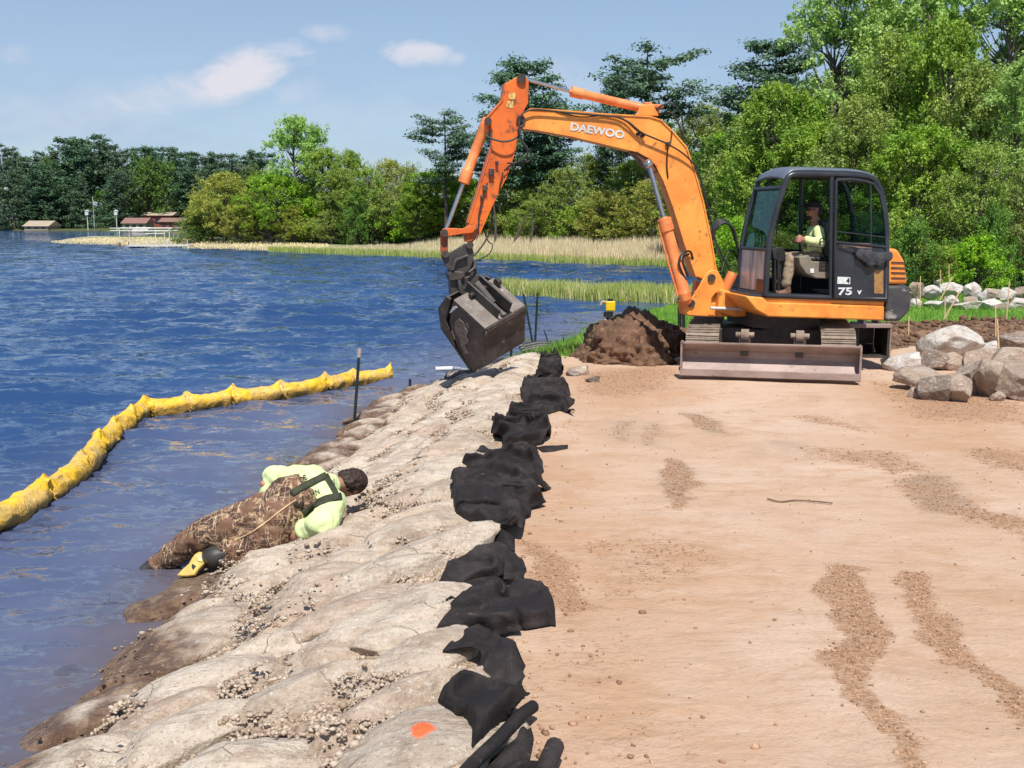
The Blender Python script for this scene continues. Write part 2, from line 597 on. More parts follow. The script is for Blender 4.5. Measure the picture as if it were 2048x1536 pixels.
# boulders: pinkish grey granite, stained and wet towards the water
def rock_mat(name, cols, wet=True, orange_spot=None):
    m, t, p, _ = principled(name)
    geo = t.n('ShaderNodeNewGeometry')
    pos = geo.outputs['Position']
    oi = t.n('ShaderNodeObjectInfo').outputs['Random']
    cr = t.n('ShaderNodeValToRGB', Fac=oi)
    e = cr.color_ramp.elements
    while len(e) < len(cols): e.new(0.5)
    for i, cc in enumerate(cols):
        e[i].position = i / (len(cols) - 1)
        e[i].color = (*cc, 1)
    c = cr.outputs[0]
    c = t.mix(t.ramp(t.noise(pos, 5, 6, 0.65), 0.45, 0.68, 0, 0.75), c, (0.30, 0.22, 0.16))
    c = t.mix(t.ramp(t.noise(t.scalev(pos, (1, 1, 2.5)), 13, 6, 0.7), 0.56, 0.7, 0, 0.6), c, (0.62, 0.54, 0.45))
    c = t.mix(t.ramp(t.noise(pos, 60, 4, 0.75), 0.54, 0.66, 0, 0.65), c, (0.18, 0.14, 0.11))
    c = t.mix(t.ramp(t.noise(pos, 34, 4, 0.75), 0.56, 0.66, 0, 0.55), c, (0.74, 0.69, 0.62))
    vor = t.n('ShaderNodeTexVoronoi', {'feature': 'DISTANCE_TO_EDGE'}, Vector=t.n('ShaderNodeMix', {'data_type': 'VECTOR'}, _0=0.12, _4=pos, _5=t.noise(pos, 4, 3, 0.6, out=1)).outputs[1], Scale=2.6)
    crack = t.math('MULTIPLY', t.ramp(vor.outputs[0], 0.0, 0.010, 0.5, 0.0), t.ramp(t.noise(pos, 2.1, 3, 0.5), 0.52, 0.6))
    mpv = t.n('ShaderNodeMapping', Vector=pos, Rotation=(0, 0.15, 0.5), Scale=(1.6, 9, 9))
    strk = t.noise(mpv.outputs[0], 1.5, 6, 0.65, 0.4)
    c = t.mix(t.ramp(strk, 0.5, 0.66, 0, 0.6), c, (0.33, 0.23, 0.16))
    c = t.mix(t.ramp(strk, 0.46, 0.34, 0, 0.5), c, (0.62, 0.55, 0.47))
    c = t.mix(crack, c, (0.10, 0.075, 0.055))
    rgh = 0.8
    if wet:
        zz = t.n('ShaderNodeSeparateXYZ', Vector=pos).outputs['Z']
        wn = t.math('ADD', zz, t.math('MULTIPLY', t.math('SUBTRACT', t.noise(pos, 2.2, 6, 0.65), 0.5), 0.44))
        w = t.ramp(wn, -0.39, -0.30, 1.0, 0.0)
        c = t.mix(w, c, t.mix(t.ramp(t.noise(pos, 9, 5, 0.7), 0.4, 0.65), (0.11, 0.06, 0.035), (0.26, 0.165, 0.10)))
        rgh = t.math('MULTIPLY_ADD', w, -0.45, 0.82)
    if orange_spot is not None:
        q = t.n('ShaderNodeVectorMath', {'operation': 'SUBTRACT'}, _0=pos, _1=tuple(orange_spot))
        q = t.scalev(q.outputs[0], (1, 0.8, 1))
        ln = t.n('ShaderNodeVectorMath', {'operation': 'LENGTH'}, _0=q).outputs['Value']
        dd = t.math('ADD', ln, t.math('MULTIPLY', t.math('SUBTRACT', t.noise(pos, 30, 3, 0.6), 0.5), 0.05))
        c = t.mix(t.ramp(dd, 0.035, 0.065, 0.95, 0.0), c, (1.0, 0.15, 0.03))
    t.put(p.inputs['Base Color'], c)
    t.put(p.inputs['Roughness'], rgh)
    h = t.math('ADD', t.noise(pos, 14, 7, 0.7), t.math('MULTIPLY_ADD', crack, -0.4, t.math('MULTIPLY', strk, 0.8)))
    t.put(p.inputs['Normal'], t.n('ShaderNodeBump', Strength=1, Distance=0.035, Height=h))
    return m


STONE = [(0.54, 0.43, 0.33), (0.57, 0.48, 0.385), (0.49, 0.37, 0.28), (0.60, 0.505, 0.40), (0.50, 0.415, 0.33), (0.55, 0.43, 0.325)]
rock_mat('boulder', STONE)
rock_mat('pile_rock', [(0.46, 0.36, 0.275), (0.36, 0.27, 0.205), (0.29, 0.215, 0.165), (0.48, 0.39, 0.31), (0.38, 0.295, 0.23)], wet=False)
rock_mat('pale_rock', [(0.60, 0.56, 0.52), (0.5, 0.46, 0.40), (0.66, 0.63, 0.6), (0.52, 0.5, 0.5), (0.58, 0.52, 0.44)], wet=False)
rock_mat('dark_rock', [(0.20, 0.15, 0.125), (0.17, 0.135, 0.115)], wet=False)
rock_mat('shadowed_rock', [(0.06, 0.05, 0.048), (0.08, 0.065, 0.06)], wet=False)


def leaf_mat(name, c1, c2, c3, trans=0.32):
    m = bpy.data.materials.new(name); m.use_nodes = True; MATS[name] = m
    t = NT(m.node_tree)
    geo = t.n('ShaderNodeNewGeometry')
    rnd = geo.outputs['Random Per Island']
    oi = t.n('ShaderNodeObjectInfo').outputs['Random']
    pos = t.n('ShaderNodeTexCoord').outputs['Object']
    c = t.mix(t.ramp(rnd, 0.0, 1.0), c1, c2)
    c = t.mix(t.ramp(t.noise(pos, 0.7, 3, 0.6), 0.42, 0.62), c, c3)
    c = t.n('ShaderNodeHueSaturation', Hue=t.math('MULTIPLY_ADD', oi, 0.03, 0.485), Saturation=t.math('MULTIPLY_ADD', oi, 0.16, 0.92), Value=t.math('MULTIPLY_ADD', oi, 0.25, 0.88), Color=c)
    d = t.n('ShaderNodeBsdfDiffuse', Color=c)
    tr = t.n('ShaderNodeBsdfTranslucent', Color=t.n('ShaderNodeHueSaturation', Value=1.25, Saturation=1.1, Hue=0.485, Color=c))
    gl = t.n('ShaderNodeBsdfGlossy', Color=(0.8, 0.9, 0.8, 1), Roughness=0.6)
    mm = t.n('ShaderNodeMixShader', _0=trans, _1=d, _2=tr)
    mm = t.n('ShaderNodeMixShader', _0=0.025, _1=mm, _2=gl)
    t.n('ShaderNodeOutputMaterial', Surface=mm)
    return m


leaf_mat('leaf_cottonwood', (0.33, 0.48, 0.14), (0.48, 0.60, 0.23), (0.26, 0.41, 0.11))
leaf_mat('leaf_maple', (0.26, 0.42, 0.05), (0.38, 0.53, 0.08), (0.17, 0.32, 0.035))
leaf_mat('leaf_willow', (0.36, 0.40, 0.08), (0.50, 0.50, 0.13), (0.27, 0.34, 0.06))
leaf_mat('leaf_olive', (0.29, 0.38, 0.085), (0.40, 0.47, 0.14), (0.20, 0.30, 0.06))
leaf_mat('leaf_shrub', (0.13, 0.23, 0.045), (0.20, 0.31, 0.075), (0.08, 0.16, 0.03))
leaf_mat('needle_pine', (0.10, 0.18, 0.10), (0.15, 0.25, 0.14), (0.075, 0.145, 0.085), 0.2)
leaf_mat('needle_far', (0.085, 0.155, 0.085), (0.125, 0.20, 0.10), (0.065, 0.125, 0.075), 0.2)
leaf_mat('reed_dry', (0.84, 0.72, 0.50), (0.74, 0.64, 0.42), (0.70, 0.62, 0.38), 0.3)
leaf_mat('reed_green', (0.27, 0.36, 0.085), (0.52, 0.50, 0.22), (0.36, 0.41, 0.12), 0.3)
leaf_mat('lawn_grass', (0.20, 0.35, 0.06), (0.30, 0.45, 0.09), (0.15, 0.29, 0.045), 0.35)
# ------------------------------------------------------------------ land and water
WZ = -0.5
shore_px = [(60, 1512), (150, 1425), (188, 1375), (290, 1272), (310, 1212), (372, 1150), (500, 1040), (640, 915), (700, 865),
            (748, 812), (800, 795), (880, 772), (962, 752), (1040, 722), (1100, 704)]
crest_px = [(1030, 1536), (965, 1470), (935, 1400), (945, 1330), (900, 1250), (905, 1170), (915, 1110), (940, 1060), (925, 980), (950, 920), (1000, 870), (1040, 800), (1065, 760), (1090, 735)]
SH_N = [at_z(x, y, WZ) for x, y in shore_px]
CR_N = [at_z(x, y, 0.0) for x, y in crest_px]
sy = np.array([-5.0] + [p.y for p in SH_N]); sx = np.array([-3.4] + [p.x for p in SH_N])
cy = np.array([-5.0, 3.0] + [p.y for p in CR_N]); cx = np.array([0.2, 0.1] + [p.x for p in CR_N])
cxs = np.convolve(np.pad(cx, 1, 'edge'), [0.25, 0.5, 0.25], 'valid')


def xs_of(y): return np.interp(y, sy, sx)
def xc_of(y): return np.interp(y, cy, cxs)


bay = [at_z(*p, WZ) for p in [(1160, 676), (1215, 648), (1290, 624), (1370, 610), (1440, 598)]]
back = [at_z(*p, WZ) for p in [(1560, 560), (1500, 545), (1400, 536), (1340, 532), (1000, 519), (850, 513), (600, 503), (400, 497), (250, 492), (130, 486), (85, 482), (110, 479), (230, 476), (340, 474), (395, 472), (330, 467), (200, 463), (0, 461.5), (-400, 460)]]
land = [(-3.4, -6)] + [(p.x, p.y) for p in SH_N] + [(p.x, p.y) for p in bay] + [(p.x, p.y) for p in back] + [(-900, 260), (-900, 2500), (2500, 2500), (2500, -6)]
LP = np.array(land)


def sdist(x, y, P):
    """signed distance to polygon, positive inside"""
    x = np.asarray(x, float).ravel(); y = np.asarray(y, float).ravel()
    best = np.full(x.shape, 1e18); ins = np.zeros(x.shape, bool)
    for i in range(len(P)):
        a, b = P[i], P[(i + 1) % len(P)]
        ex, ey = b[0] - a[0], b[1] - a[1]
        L = ex * ex + ey * ey + 1e-12
        tt_ = np.clip(((x - a[0]) * ex + (y - a[1]) * ey) / L, 0, 1)
        dx, dy = x - a[0] - tt_ * ex, y - a[1] - tt_ * ey
        best = np.minimum(best, dx * dx + dy * dy)
        c = (a[1] > y) != (b[1] > y)
        with np.errstate(divide='ignore', invalid='ignore'):
            xi = a[0] + (y - a[1]) * ex / (ey if abs(ey) > 1e-12 else 1e-12)
        ins ^= c & (x < xi)
    d = np.sqrt(best)
    return np.where(ins, d, -d)


def smooth01(v):
    v = np.clip(v, 0, 1)
    return v * v * (3 - 2 * v)


def ground_z(x, y, fine=True):
    shp = np.shape(x)
    x = np.asarray(x, float).ravel(); y = np.asarray(y, float).ravel()
    d = sdist(x, y, LP)
    wn = np.maximum(xc_of(y) - xs_of(y), 0.9) * 0.93
    near = 1 - smooth01((y - 14.5) / 2.5)
    w = near * wn + (1 - near) * (1.6 + np.clip(y - 20, 0, 60) * 0.05)
    tt_ = d / w
    top = np.where(y > 45, -0.12, 0.0) * smooth01((y - 30) / 15)
    zin = WZ + (top - WZ) * (smooth01(tt_ * 0.95) * 0.5 + np.clip(tt_, 0, 1) * 0.5)
    zout = WZ - 0.30 * np.minimum(-d, 6)
    z = np.where(d > 0, zin, zout)
    # soil berm, far ground relief
    soil = smooth01((y - (16.6 + (x - 0.6) * 0.30)) / 0.7) * smooth01(((18.0 + (x - 0.6) * 0.38) - y) / 0.8) * (x > 3.5)
    z = z + soil * (0.10 + 0.16 * fbm(x * 1.6, y * 1.6, 0, 5))
    far = smooth01((y - 26) / 20) * (d > 0)
    z = z + far * (fbm(x * 0.05, y * 0.05, 0, 9) - 0.35) * np.clip(d * 0.04, 0, 1.6)
    if fine:
        pad = (d > 0) & (y < 26)
        z = z + pad * ((fbm(x * 0.7, y * 0.7, 0, 21, 3) - 0.5) * 0.035 + (fbm(x * 3.0, y * 7.0, 0, 31, 4) - 0.5) * 0.012)
    return z.reshape(shp)


def gz(x, y):
    return float(ground_z(np.array([x]), np.array([y]), False)[0])


def grade(lo, hi, step, ends_lo, ends_hi, g=1.14):
    a = list(np.arange(lo, hi + 1e-6, step))
    s = step
    while a[-1] < ends_hi:
        s *= g; a.append(a[-1] + s)
    s = step
    while a[0] > ends_lo:
        s *= g; a.insert(0, a[0] - s)
    return np.array(a)


def grid_mesh(name, xs, ys, zf):
    X, Y = np.meshgrid(xs, ys)
    Z = zf(X, Y)
    V = np.stack([X.ravel(), Y.ravel(), Z.ravel()], 1)
    nx, ny = len(xs), len(ys)
    i = (np.arange(ny - 1)[:, None] * nx + np.arange(nx - 1)[None, :]).ravel()
    F = np.stack([i, i + 1, i + 1 + nx, i + nx], 1)
    return quick_mesh(name, V, F, True), X, Y


gx = grade(-3.6, 7.5, 0.035, -2400, 2400, 1.12)
gy = np.concatenate([grade(3.2, 9.0, 0.035, -8, 9.0, 1.2), np.arange(9.05, 21, 0.05)])
ext = []; s_, y_ = 0.05, gy[-1]
while y_ < 2400:
    s_ *= 1.03 if y_ < 110 else 1.12
    s_ = min(s_, 0.7) if y_ < 110 else s_
    y_ += s_; ext.append(y_)
gy = np.concatenate([gy, ext])
me, GX, GY = grid_mesh('ground', gx, gy, ground_z)


def poly_z(pts, z=0.0):
    return np.array([(p.x, p.y) for p in (at_z(a, b, z) for a, b in pts)])


gxf, gyf = GX.ravel(), GY.ravel()
dl = sdist(gxf, gyf, LP)
wob = (fbm(gxf * 1.3, gyf * 1.3, 0, 3) - 0.5)
lawn_line = np.maximum(17.0 + (gxf - 0.6) * 0.50, 16.9)
lawn = smooth01((gyf + wob * 1.6 - lawn_line) / 0.5) * (dl > 0.05)
lawn = np.maximum(lawn, smooth01((gyf - 16.0 + wob) / 0.4) * (gxf < 1.35) * (dl > 0.05))
woods = smooth01((gyf - 27 + wob * 3) / 2.0) * (dl > 2.0)
soil = smooth01((gyf - (15.9 + (gxf - 0.6) * 0.22) + wob * 1.3) / 0.6) * (1 - lawn) * (gyf < 32)
rough = np.zeros(gxf.shape)
wpx_ = (fbm(gxf * 2.2, gyf * 2.2, 0, 51, 4) - .5) * .30 + (fbm(gxf * 9, gyf * 9, 0, 53, 2) - .5) * .06
wpy_ = (fbm(gxf * 2.2, gyf * 2.2, 0, 52, 4) - .5) * .30
for pts, k, sft in [
        ([(1640, 1137), (1705, 1140), (1740, 1200), (1785, 1260), (1765, 1310), (1752, 1370), (1790, 1450), (1835, 1545), (1795, 1545), (1750, 1440), (1700, 1390), (1660, 1330), (1690, 1270), (1650, 1200)], 1.0, 0.05),
        ([(1800, 1145), (1850, 1145), (1900, 1240), (1960, 1320), (2060, 1410), (2060, 1490), (1980, 1380), (1900, 1320), (1850, 1270), (1830, 1200)], 1.0, 0.05),
        ([(1320, 918), (1355, 920), (1390, 960), (1380, 1000), (1365, 1022), (1330, 985)], 0.95, 0.06),
        ([(1050, 1065), (1350, 1050), (1560, 1100), (1500, 1150), (1350, 1230), (1250, 1235), (1150, 1200), (1080, 1090)], 0.42, 0.35),
        ([(1040, 1085), (1085, 1085), (1130, 1140), (1205, 1212), (1150, 1230), (1060, 1150)], 0.8, 0.06),
        ([(1780, 955), (1890, 945), (1960, 1010), (2060, 1040), (2060, 1080), (1930, 1030), (1850, 1020)], 0.7, 0.12),
        ([(1560, 890), (1800, 900), (1900, 950), (1780, 950), (1650, 920)], 0.55, 0.15),
        ([(1880, 890), (2060, 900), (2060, 960), (1960, 930)], 0.6, 0.15),
        ([(1370, 826), (1410, 830), (1447, 866), (1400, 860)], 0.7, 0.05), ([(1555, 828), (1640, 830), (1790, 870), (1700, 862), (1600, 845)], 0.5, 0.12),
        ([(1222, 842), (1268, 842), (1268, 882), (1220, 882)], 0.45, 0.06), ([(1280, 850), (1322, 850), (1326, 890), (1282, 892)], 0.45, 0.06),
        ([(1090, 1240), (1230, 1230), (1300, 1330), (1260, 1430), (1130, 1400), (1050, 1330)], 0.45, 0.3),
        ([(1100, 1440), (1400, 1380), (1440, 1545), (1120, 1545)], 0.4, 0.25),
        ([(1130, 745), (1350, 720), (1370, 780), (1250, 800), (1150, 790)], 0.55, 0.3),
        ([(1730, 760), (2060, 790), (2060, 850), (1800, 840)], 0.6, 0.3),
        ([(1060, 900), (1150, 900), (1160, 1050), (1050, 1060)], 0.35, 0.25),
        ([(1530, 1450), (1640, 1430), (1660, 1490), (1560, 1500)], 0.35, 0.12)]:
    dd = sdist(gxf + wpx_, gyf + wpy_, poly_z(pts))
    sft = max(sft * 2.0, 0.12)
    rough = np.maximum(rough, k * smooth01(dd / sft * 0.5 + 0.5))
tslope = (gxf - xs_of(gyf)) / np.maximum(xc_of(gyf) - xs_of(gyf), 0.3)
slope = np.where(gyf < 16.5, 1 - smooth01((tslope - 1.0) / 0.08), 0.0)
bar = smooth01((gyf - 60) / 10) * (1 - smooth01((gxf + 17) / 5)) * (gyf < 130) * (dl < 6)
woods = woods * (1 - bar)
def zone_mask(L, sft):
    r_ = np.zeros(gxf.shape)
    for pts in L:
        r_ = np.maximum(r_, smooth01(sdist(gxf + wpx_, gyf + wpy_, poly_z(pts)) / sft * .5 + .5))
    return r_


ozone = zone_mask([[(1040, 1020), (1300, 1040), (1560, 1090), (1500, 1240), (1250, 1260), (1100, 1230), (1040, 1150)], [(1050, 890), (1180, 880), (1230, 1000), (1180, 1060), (1060, 1060)], [(1080, 1330), (1300, 1320), (1500, 1400), (1480, 1560), (1080, 1560)], [(1140, 740), (1360, 735), (1400, 800), (1200, 840), (1140, 800)], [(1700, 770), (2070, 800), (2070, 930), (1800, 900)]], .5)
damp = zone_mask([[(1215, 835), (1270, 835), (1275, 885), (1215, 885)], [(1280, 845), (1325, 845), (1330, 895), (1280, 895)], [(1365, 822), (1420, 826), (1455, 872), (1400, 866)], [(1330, 915), (1385, 940), (1385, 1010), (1320, 1000)], [(1530, 880), (1610, 885), (1640, 915), (1560, 915)], [(1480, 890), (1530, 890), (1530, 920), (1490, 920)], [(1800, 955), (1900, 950), (1970, 1020), (1870, 1030)]], .12)
for nm, arr in (('cover_a', (lawn, soil, rough)), ('cover_b', (slope, woods, bar)), ('cover_c', (ozone, damp, damp))):
    ca = me.color_attributes.new(nm, 'FLOAT_COLOR', 'POINT')
    buf = np.ones((len(gxf), 4), np.float32)
    for i, a in enumerate(arr): buf[:, i] = a
    ca.data.foreach_set('color', buf.ravel())

m, t, p, _ = principled('ground_mat')
geo = t.n('ShaderNodeNewGeometry'); pos = geo.outputs['Position']
ca = t.n('ShaderNodeSeparateColor', Color=t.n('ShaderNodeVertexColor', {'layer_name': 'cover_a'}))
cb = t.n('ShaderNodeSeparateColor', Color=t.n('ShaderNodeVertexColor', {'layer_name': 'cover_b'}))
big = t.noise(pos, 0.55, 5, 0.6)
c = t.mix(t.ramp(big, 0.38, 0.62), (0.56, 0.405, 0.305), (0.50, 0.34, 0.235))
st = t.noise(t.scalev(pos, (2.6, 4.6, 1)), 1.6, 9, 0.72, 2.2)             # scrape marks run across
streak = t.ramp(st, 0.56, 0.70)
zone = t.ramp(t.noise(pos, 0.8, 4, 0.6), 0.45, 0.62)
c = t.mix(t.math('MULTIPLY', streak, t.math('MULTIPLY_ADD', zone, 0.85, 0.10)), c, (0.40, 0.235, 0.135))
fine = t.noise(pos, 38, 5, 0.7)
c = t.mix(t.ramp(fine, 0.45, 0.8, 0, 0.6), c, (0.42, 0.26, 0.16))
mot = t.noise(t.scalev(pos, (1, 1.5, 1)), 1.7, 8, 0.72, 0.8)
c = t.mix(t.ramp(mot, 0.48, 0.66, 0, 0.6), c, (0.42, 0.25, 0.15))
c = t.mix(t.ramp(mot, 0.42, 0.30, 0, 0.5), c, (0.60, 0.45, 0.335))
fib = t.ramp(t.math('ABSOLUTE', t.math('SUBTRACT', t.noise(t.scalev(pos, (1.0, 3.6, 1)), 3.4, 5, 0.65, 1.2), 0.5)), 0.0, 0.010, 1, 0)
fib = t.math('MULTIPLY', fib, t.ramp(t.noise(pos, 1.7, 4, 0.6), 0.50, 0.60))
c = t.mix(t.math('MULTIPLY', fib, 0.75), c, (0.22, 0.13, 0.08))
clod = t.noise(pos, 24, 4, 0.72)
rg = t.ramp(t.math('ADD', ca.outputs[2], t.math('MULTIPLY', t.math('SUBTRACT', t.noise(t.scalev(pos, (1, 1.8, 1)), 6, 8, 0.78), 0.5), 1.5)), 0.26, 0.62)
c = t.mix(t.math('MULTIPLY', rg, 0.85), c, t.mix(t.ramp(clod, 0.38, 0.62), (0.36, 0.19, 0.105), (0.50, 0.31, 0.19)))
so = t.ramp(t.math('ADD', ca.outputs[1], t.math('MULTIPLY', t.math('SUBTRACT', t.noise(pos, 4, 5, 0.65), 0.5), 0.7)), 0.4, 0.6)
c = t.mix(so, c, t.mix(t.ramp(t.noise(pos, 7, 6, 0.7), 0.42, 0.62), (0.12, 0.068, 0.042), (0.27, 0.165, 0.10)))
cc_ = t.n('ShaderNodeSeparateColor', Color=t.n('ShaderNodeVertexColor', {'layer_name': 'cover_c'}))
oz = t.math('MULTIPLY', cc_.outputs[0], t.ramp(t.noise(t.scalev(pos, (1, 1.8, 1)), 1.8, 8, 0.72, 0.6), 0.36, 0.6, 0.25, 0.95))
c = t.mix(oz, c, (0.46, 0.28, 0.17))
c = t.mix(t.math('MULTIPLY', cc_.outputs[1], t.ramp(t.noise(pos, 3, 7, 0.7), 0.35, 0.6, 0.2, 0.8)), c, (0.40, 0.29, 0.205))
c = t.mix(cb.outputs[0], c, t.mix(t.ramp(t.noise(pos, 30, 5, 0.75), 0.4, 0.6), (0.22, 0.15, 0.10), (0.46, 0.36, 0.27)))
lw = t.ramp(t.math('ADD', ca.outputs[0], t.math('MULTIPLY', t.math('SUBTRACT', t.noise(pos, 5, 5, 0.7), 0.5), 0.5)), 0.35, 0.6)
c = t.mix(lw, c, t.mix(t.ramp(t.noise(pos, 1.6, 5, 0.7), 0.4, 0.6), (0.10, 0.23, 0.03), (0.15, 0.29, 0.045)))
c = t.mix(cb.outputs[1], c, t.mix(t.ramp(t.noise(pos, 0.5, 5, 0.7), 0.45, 0.6), (0.055, 0.075, 0.025), (0.09, 0.10, 0.035)))
c = t.mix(cb.outputs[2], c, t.mix(t.ramp(t.noise(pos, 0.8, 5, 0.7), 0.4, 0.6), (0.36, 0.31, 0.21), (0.46, 0.38, 0.27)))
zz = t.n('ShaderNodeSeparateXYZ', Vector=pos).outputs['Z']
wet = t.ramp(t.math('ADD', zz, t.math('MULTIPLY', t.noise(pos, 2, 4, 0.6), 0.1)), -0.42, -0.30, 0.75, 0.0)
c = t.mix(wet, c, (0.10, 0.06, 0.035))
t.put(p.inputs['Base Color'], c)
t.put(p.inputs['Roughness'], 0.92)
t.put(p.inputs['Specular IOR Level'], 0.25)
h = t.math('ADD', t.math('MULTIPLY', fine, 0.30), t.math('MULTIPLY', st, 0.8))
h = t.math('ADD', h, t.math('MULTIPLY', t.math('SUBTRACT', clod, 0.5), t.math('MULTIPLY_ADD', rg, 1.9, 0.15)))
h = t.math('ADD', h, t.math('MULTIPLY', t.noise(pos, 6, 6, 0.7), t.math('MULTIPLY', so, 4.0)))
t.put(p.inputs['Normal'], t.n('ShaderNodeBump', Strength=0.9, Distance=0.022, Height=h))
ground = link_mesh('ground', me, m)
tag(ground, kind='structure')

# ---- water
wrnd = random.Random(3)
waves = []
for k in range(46):
    lam = 0.17 * (1.072 ** k)
    ang = math.radians(-78) + wrnd.gauss(0, 0.62)
    waves.append((2 * math.pi / lam, ang, 0.0088 * lam ** 0.58 * wrnd.uniform(0.6, 1.3), wrnd.uniform(0, 6.28), lam))
wx = grade(-9.0, 2.6, 0.045, -1500, 900, 1.035)
wy = [3.6]
s_ = 0.035
while wy[-1] < 2300:
    s_ = 0.035 + max(0, wy[-1] - 6) * 0.0035 if wy[-1] < 120 else s_ * 1.15
    wy.append(wy[-1] + s_)
wy = np.array(wy)
dxs = np.gradient(wx); dys = np.gradient(wy)


def water_z(X, Y):
    Z = np.full(X.shape, WZ)
    sp = np.maximum(dxs[None, :] * 0.45 + 0 * X, dys[:, None] * 1.0)
    d = sdist(X.ravel(), Y.ravel(), LP).reshape(X.shape)
    calm = 0.50 + 0.50 * smooth01((-d - 0.1) / 4.0)
    gust = 0.6 + 0.8 * fbm(X * 0.12, Y * 0.2, 0, 77, 3)
    wxp = X + 0.5 * (fbm(X * 0.7, Y * 0.7, 0, 61, 2) - 0.5); wyp = Y + 0.7 * (fbm(X * 0.5, Y * 0.8, 0, 62, 2) - 0.5)
    for kk, ang, A, ph, lam in waves:
        f = np.clip((lam / sp - 3.0) / 3.0, 0, 1)
        s = np.sin(kk * (wxp * math.cos(ang) + wyp * math.sin(ang)) + ph)
        Z = Z + A * f * (s + 0.25 * s * s - 0.12) * calm * gust
    return Z


me, X_, Y_ = grid_mesh('lake_water', wx, wy, water_z)
dW = -sdist(X_.ravel(), Y_.ravel(), LP)
dB = smooth01(1 - dW / 4.5)
buf = np.ones((len(dB), 4), np.float32)
buf[:, 0] = dB * (Y_.ravel() < 30)
buf[:, 1] = smooth01(1 - dW / 0.8) * (Y_.ravel() < 30)
me.color_attributes.new('silt', 'FLOAT_COLOR', 'POINT').data.foreach_set('color', buf.ravel())
m, t, p, _ = principled('water_mat')
geo = t.n('ShaderNodeNewGeometry'); pos = geo.outputs['Position']
sl = t.n('ShaderNodeSeparateColor', Color=t.n('ShaderNodeVertexColor', {'layer_name': 'silt'}))
c = t.mix(t.ramp(t.noise(t.scalev(pos, (0.3, 1, 1)), 0.10, 3, 0.6), 0.4, 0.65), (0.018, 0.052, 0.14), (0.026, 0.068, 0.17))
c = t.mix(t.math('MULTIPLY', sl.outputs[0], t.ramp(t.noise(pos, 0.8, 4, 0.6), 0.3, 0.7, 0.6, 1.0)), c, (0.115, 0.125, 0.19))  # silt tint near shore, lightened to stand in for sky reflection
c = t.mix(t.math('MULTIPLY', sl.outputs[1], 0.6), c, (0.11, 0.08, 0.07))
t.put(p.inputs['Base Color'], c)
t.put(p.inputs['Roughness'], 0.05)
t.put(p.inputs['IOR'], 1.33)
dist = t.math('SUBTRACT', t.n('ShaderNodeSeparateXYZ', Vector=pos).outputs['Y'], 6.0)
def slopes(scale, base, det, dst):
    c_ = t.noise(t.scalev(pos, scale), base, det, 0.62, dst, out=1)
    v = t.n('ShaderNodeVectorMath', {'operation': 'SUBTRACT'}, _0=c_, _1=(0.5, 0.5, 0.5)).outputs[0]
    return v


def addv(a, b, k):
    v = t.n('ShaderNodeVectorMath', {'operation': 'SCALE'}, _0=b)
    t.put(v.inputs['Scale'], k)
    return t.n('ShaderNodeVectorMath', {'operation': 'ADD'}, _0=a, _1=v.outputs[0]).outputs[0]


farw = t.ramp(dist, 2.0, 30.0)
farr = t.ramp(dist, 30.0, 110.0)
nv = addv((0, 0, 0), slopes((1.0, 1.7, 1), 6.0, 3, 0.4), t.math('MULTIPLY_ADD', farw, -0.1, 1.1))
nv = addv(nv, slopes((0.75, 1.5, 1), 1.9, 4, 0.5), t.math('MULTIPLY_ADD', farw, 0.45, 0.85))
nv = addv(nv, slopes((0.22, 0.55, 1), 1.0, 4, 0.4), t.math('MULTIPLY', farr, 0.9))
nv = t.n('ShaderNodeVectorMath', {'operation': 'MULTIPLY'}, _0=nv, _1=(0.6, 1.15, 0.0)).outputs[0]
nv = t.n('ShaderNodeVectorMath', {'operation': 'ADD'}, _0=nv, _1=geo.outputs['Normal']).outputs[0]
nv = t.n('ShaderNodeVectorMath', {'operation': 'NORMALIZE'}, _0=nv).outputs[0]
t.put(p.inputs['Normal'], nv)
water = link_mesh('lake_water', me, m)
tag(water, kind='structure')

# ------------------------------------------------------------------ boulders
def ico(sub):
    bm = bmesh.new()
    bmesh.ops.create_icosphere(bm, subdivisions=sub, radius=1.0)
    V = np.array([v.co[:] for v in bm.verts]); F = np.array([[v.index for v in f.verts] for f in bm.faces])
    bm.free()
    return V, F


ICO4, ICO3, ICO1 = ico(5), ico(3), ico(1)


def rock_mesh(name, seed, cuts=7, noise=0.10, cut=(0.62, 0.9), base=ICO4, sharp=0.02, round_=0.0):
    r = np.random.RandomState(seed)
    V, F = base[0].copy(), base[1]
    for k in range(cuts):
        n = r.normal(size=3); n /= np.linalg.norm(n)
        d = r.uniform(*cut)
        e = V @ n - d
        V = V - np.where(e > 0, e * (1 - sharp), 0)[:, None] * n
    q = V * 1.7 + seed * 3.1
    N = V / np.linalg.norm(V, axis=1)[:, None]
    w = fbm(q[:, 0], q[:, 1], q[:, 2], seed, 5, 0.52) - 0.5
    V = V + N * (w * noise * 2)[:, None]
    q = V * 6
    V = V + N * ((fbm(q[:, 0], q[:, 1], q[:, 2], seed + 5, 3) - 0.5) * noise * 0.45)[:, None]
    V = V - (V.max(0) + V.min(0)) / 2
    V = V / (V.max(0) - V.min(0))[None, :]      # unit box
    me = quick_mesh(name, V, F, True)
    return me


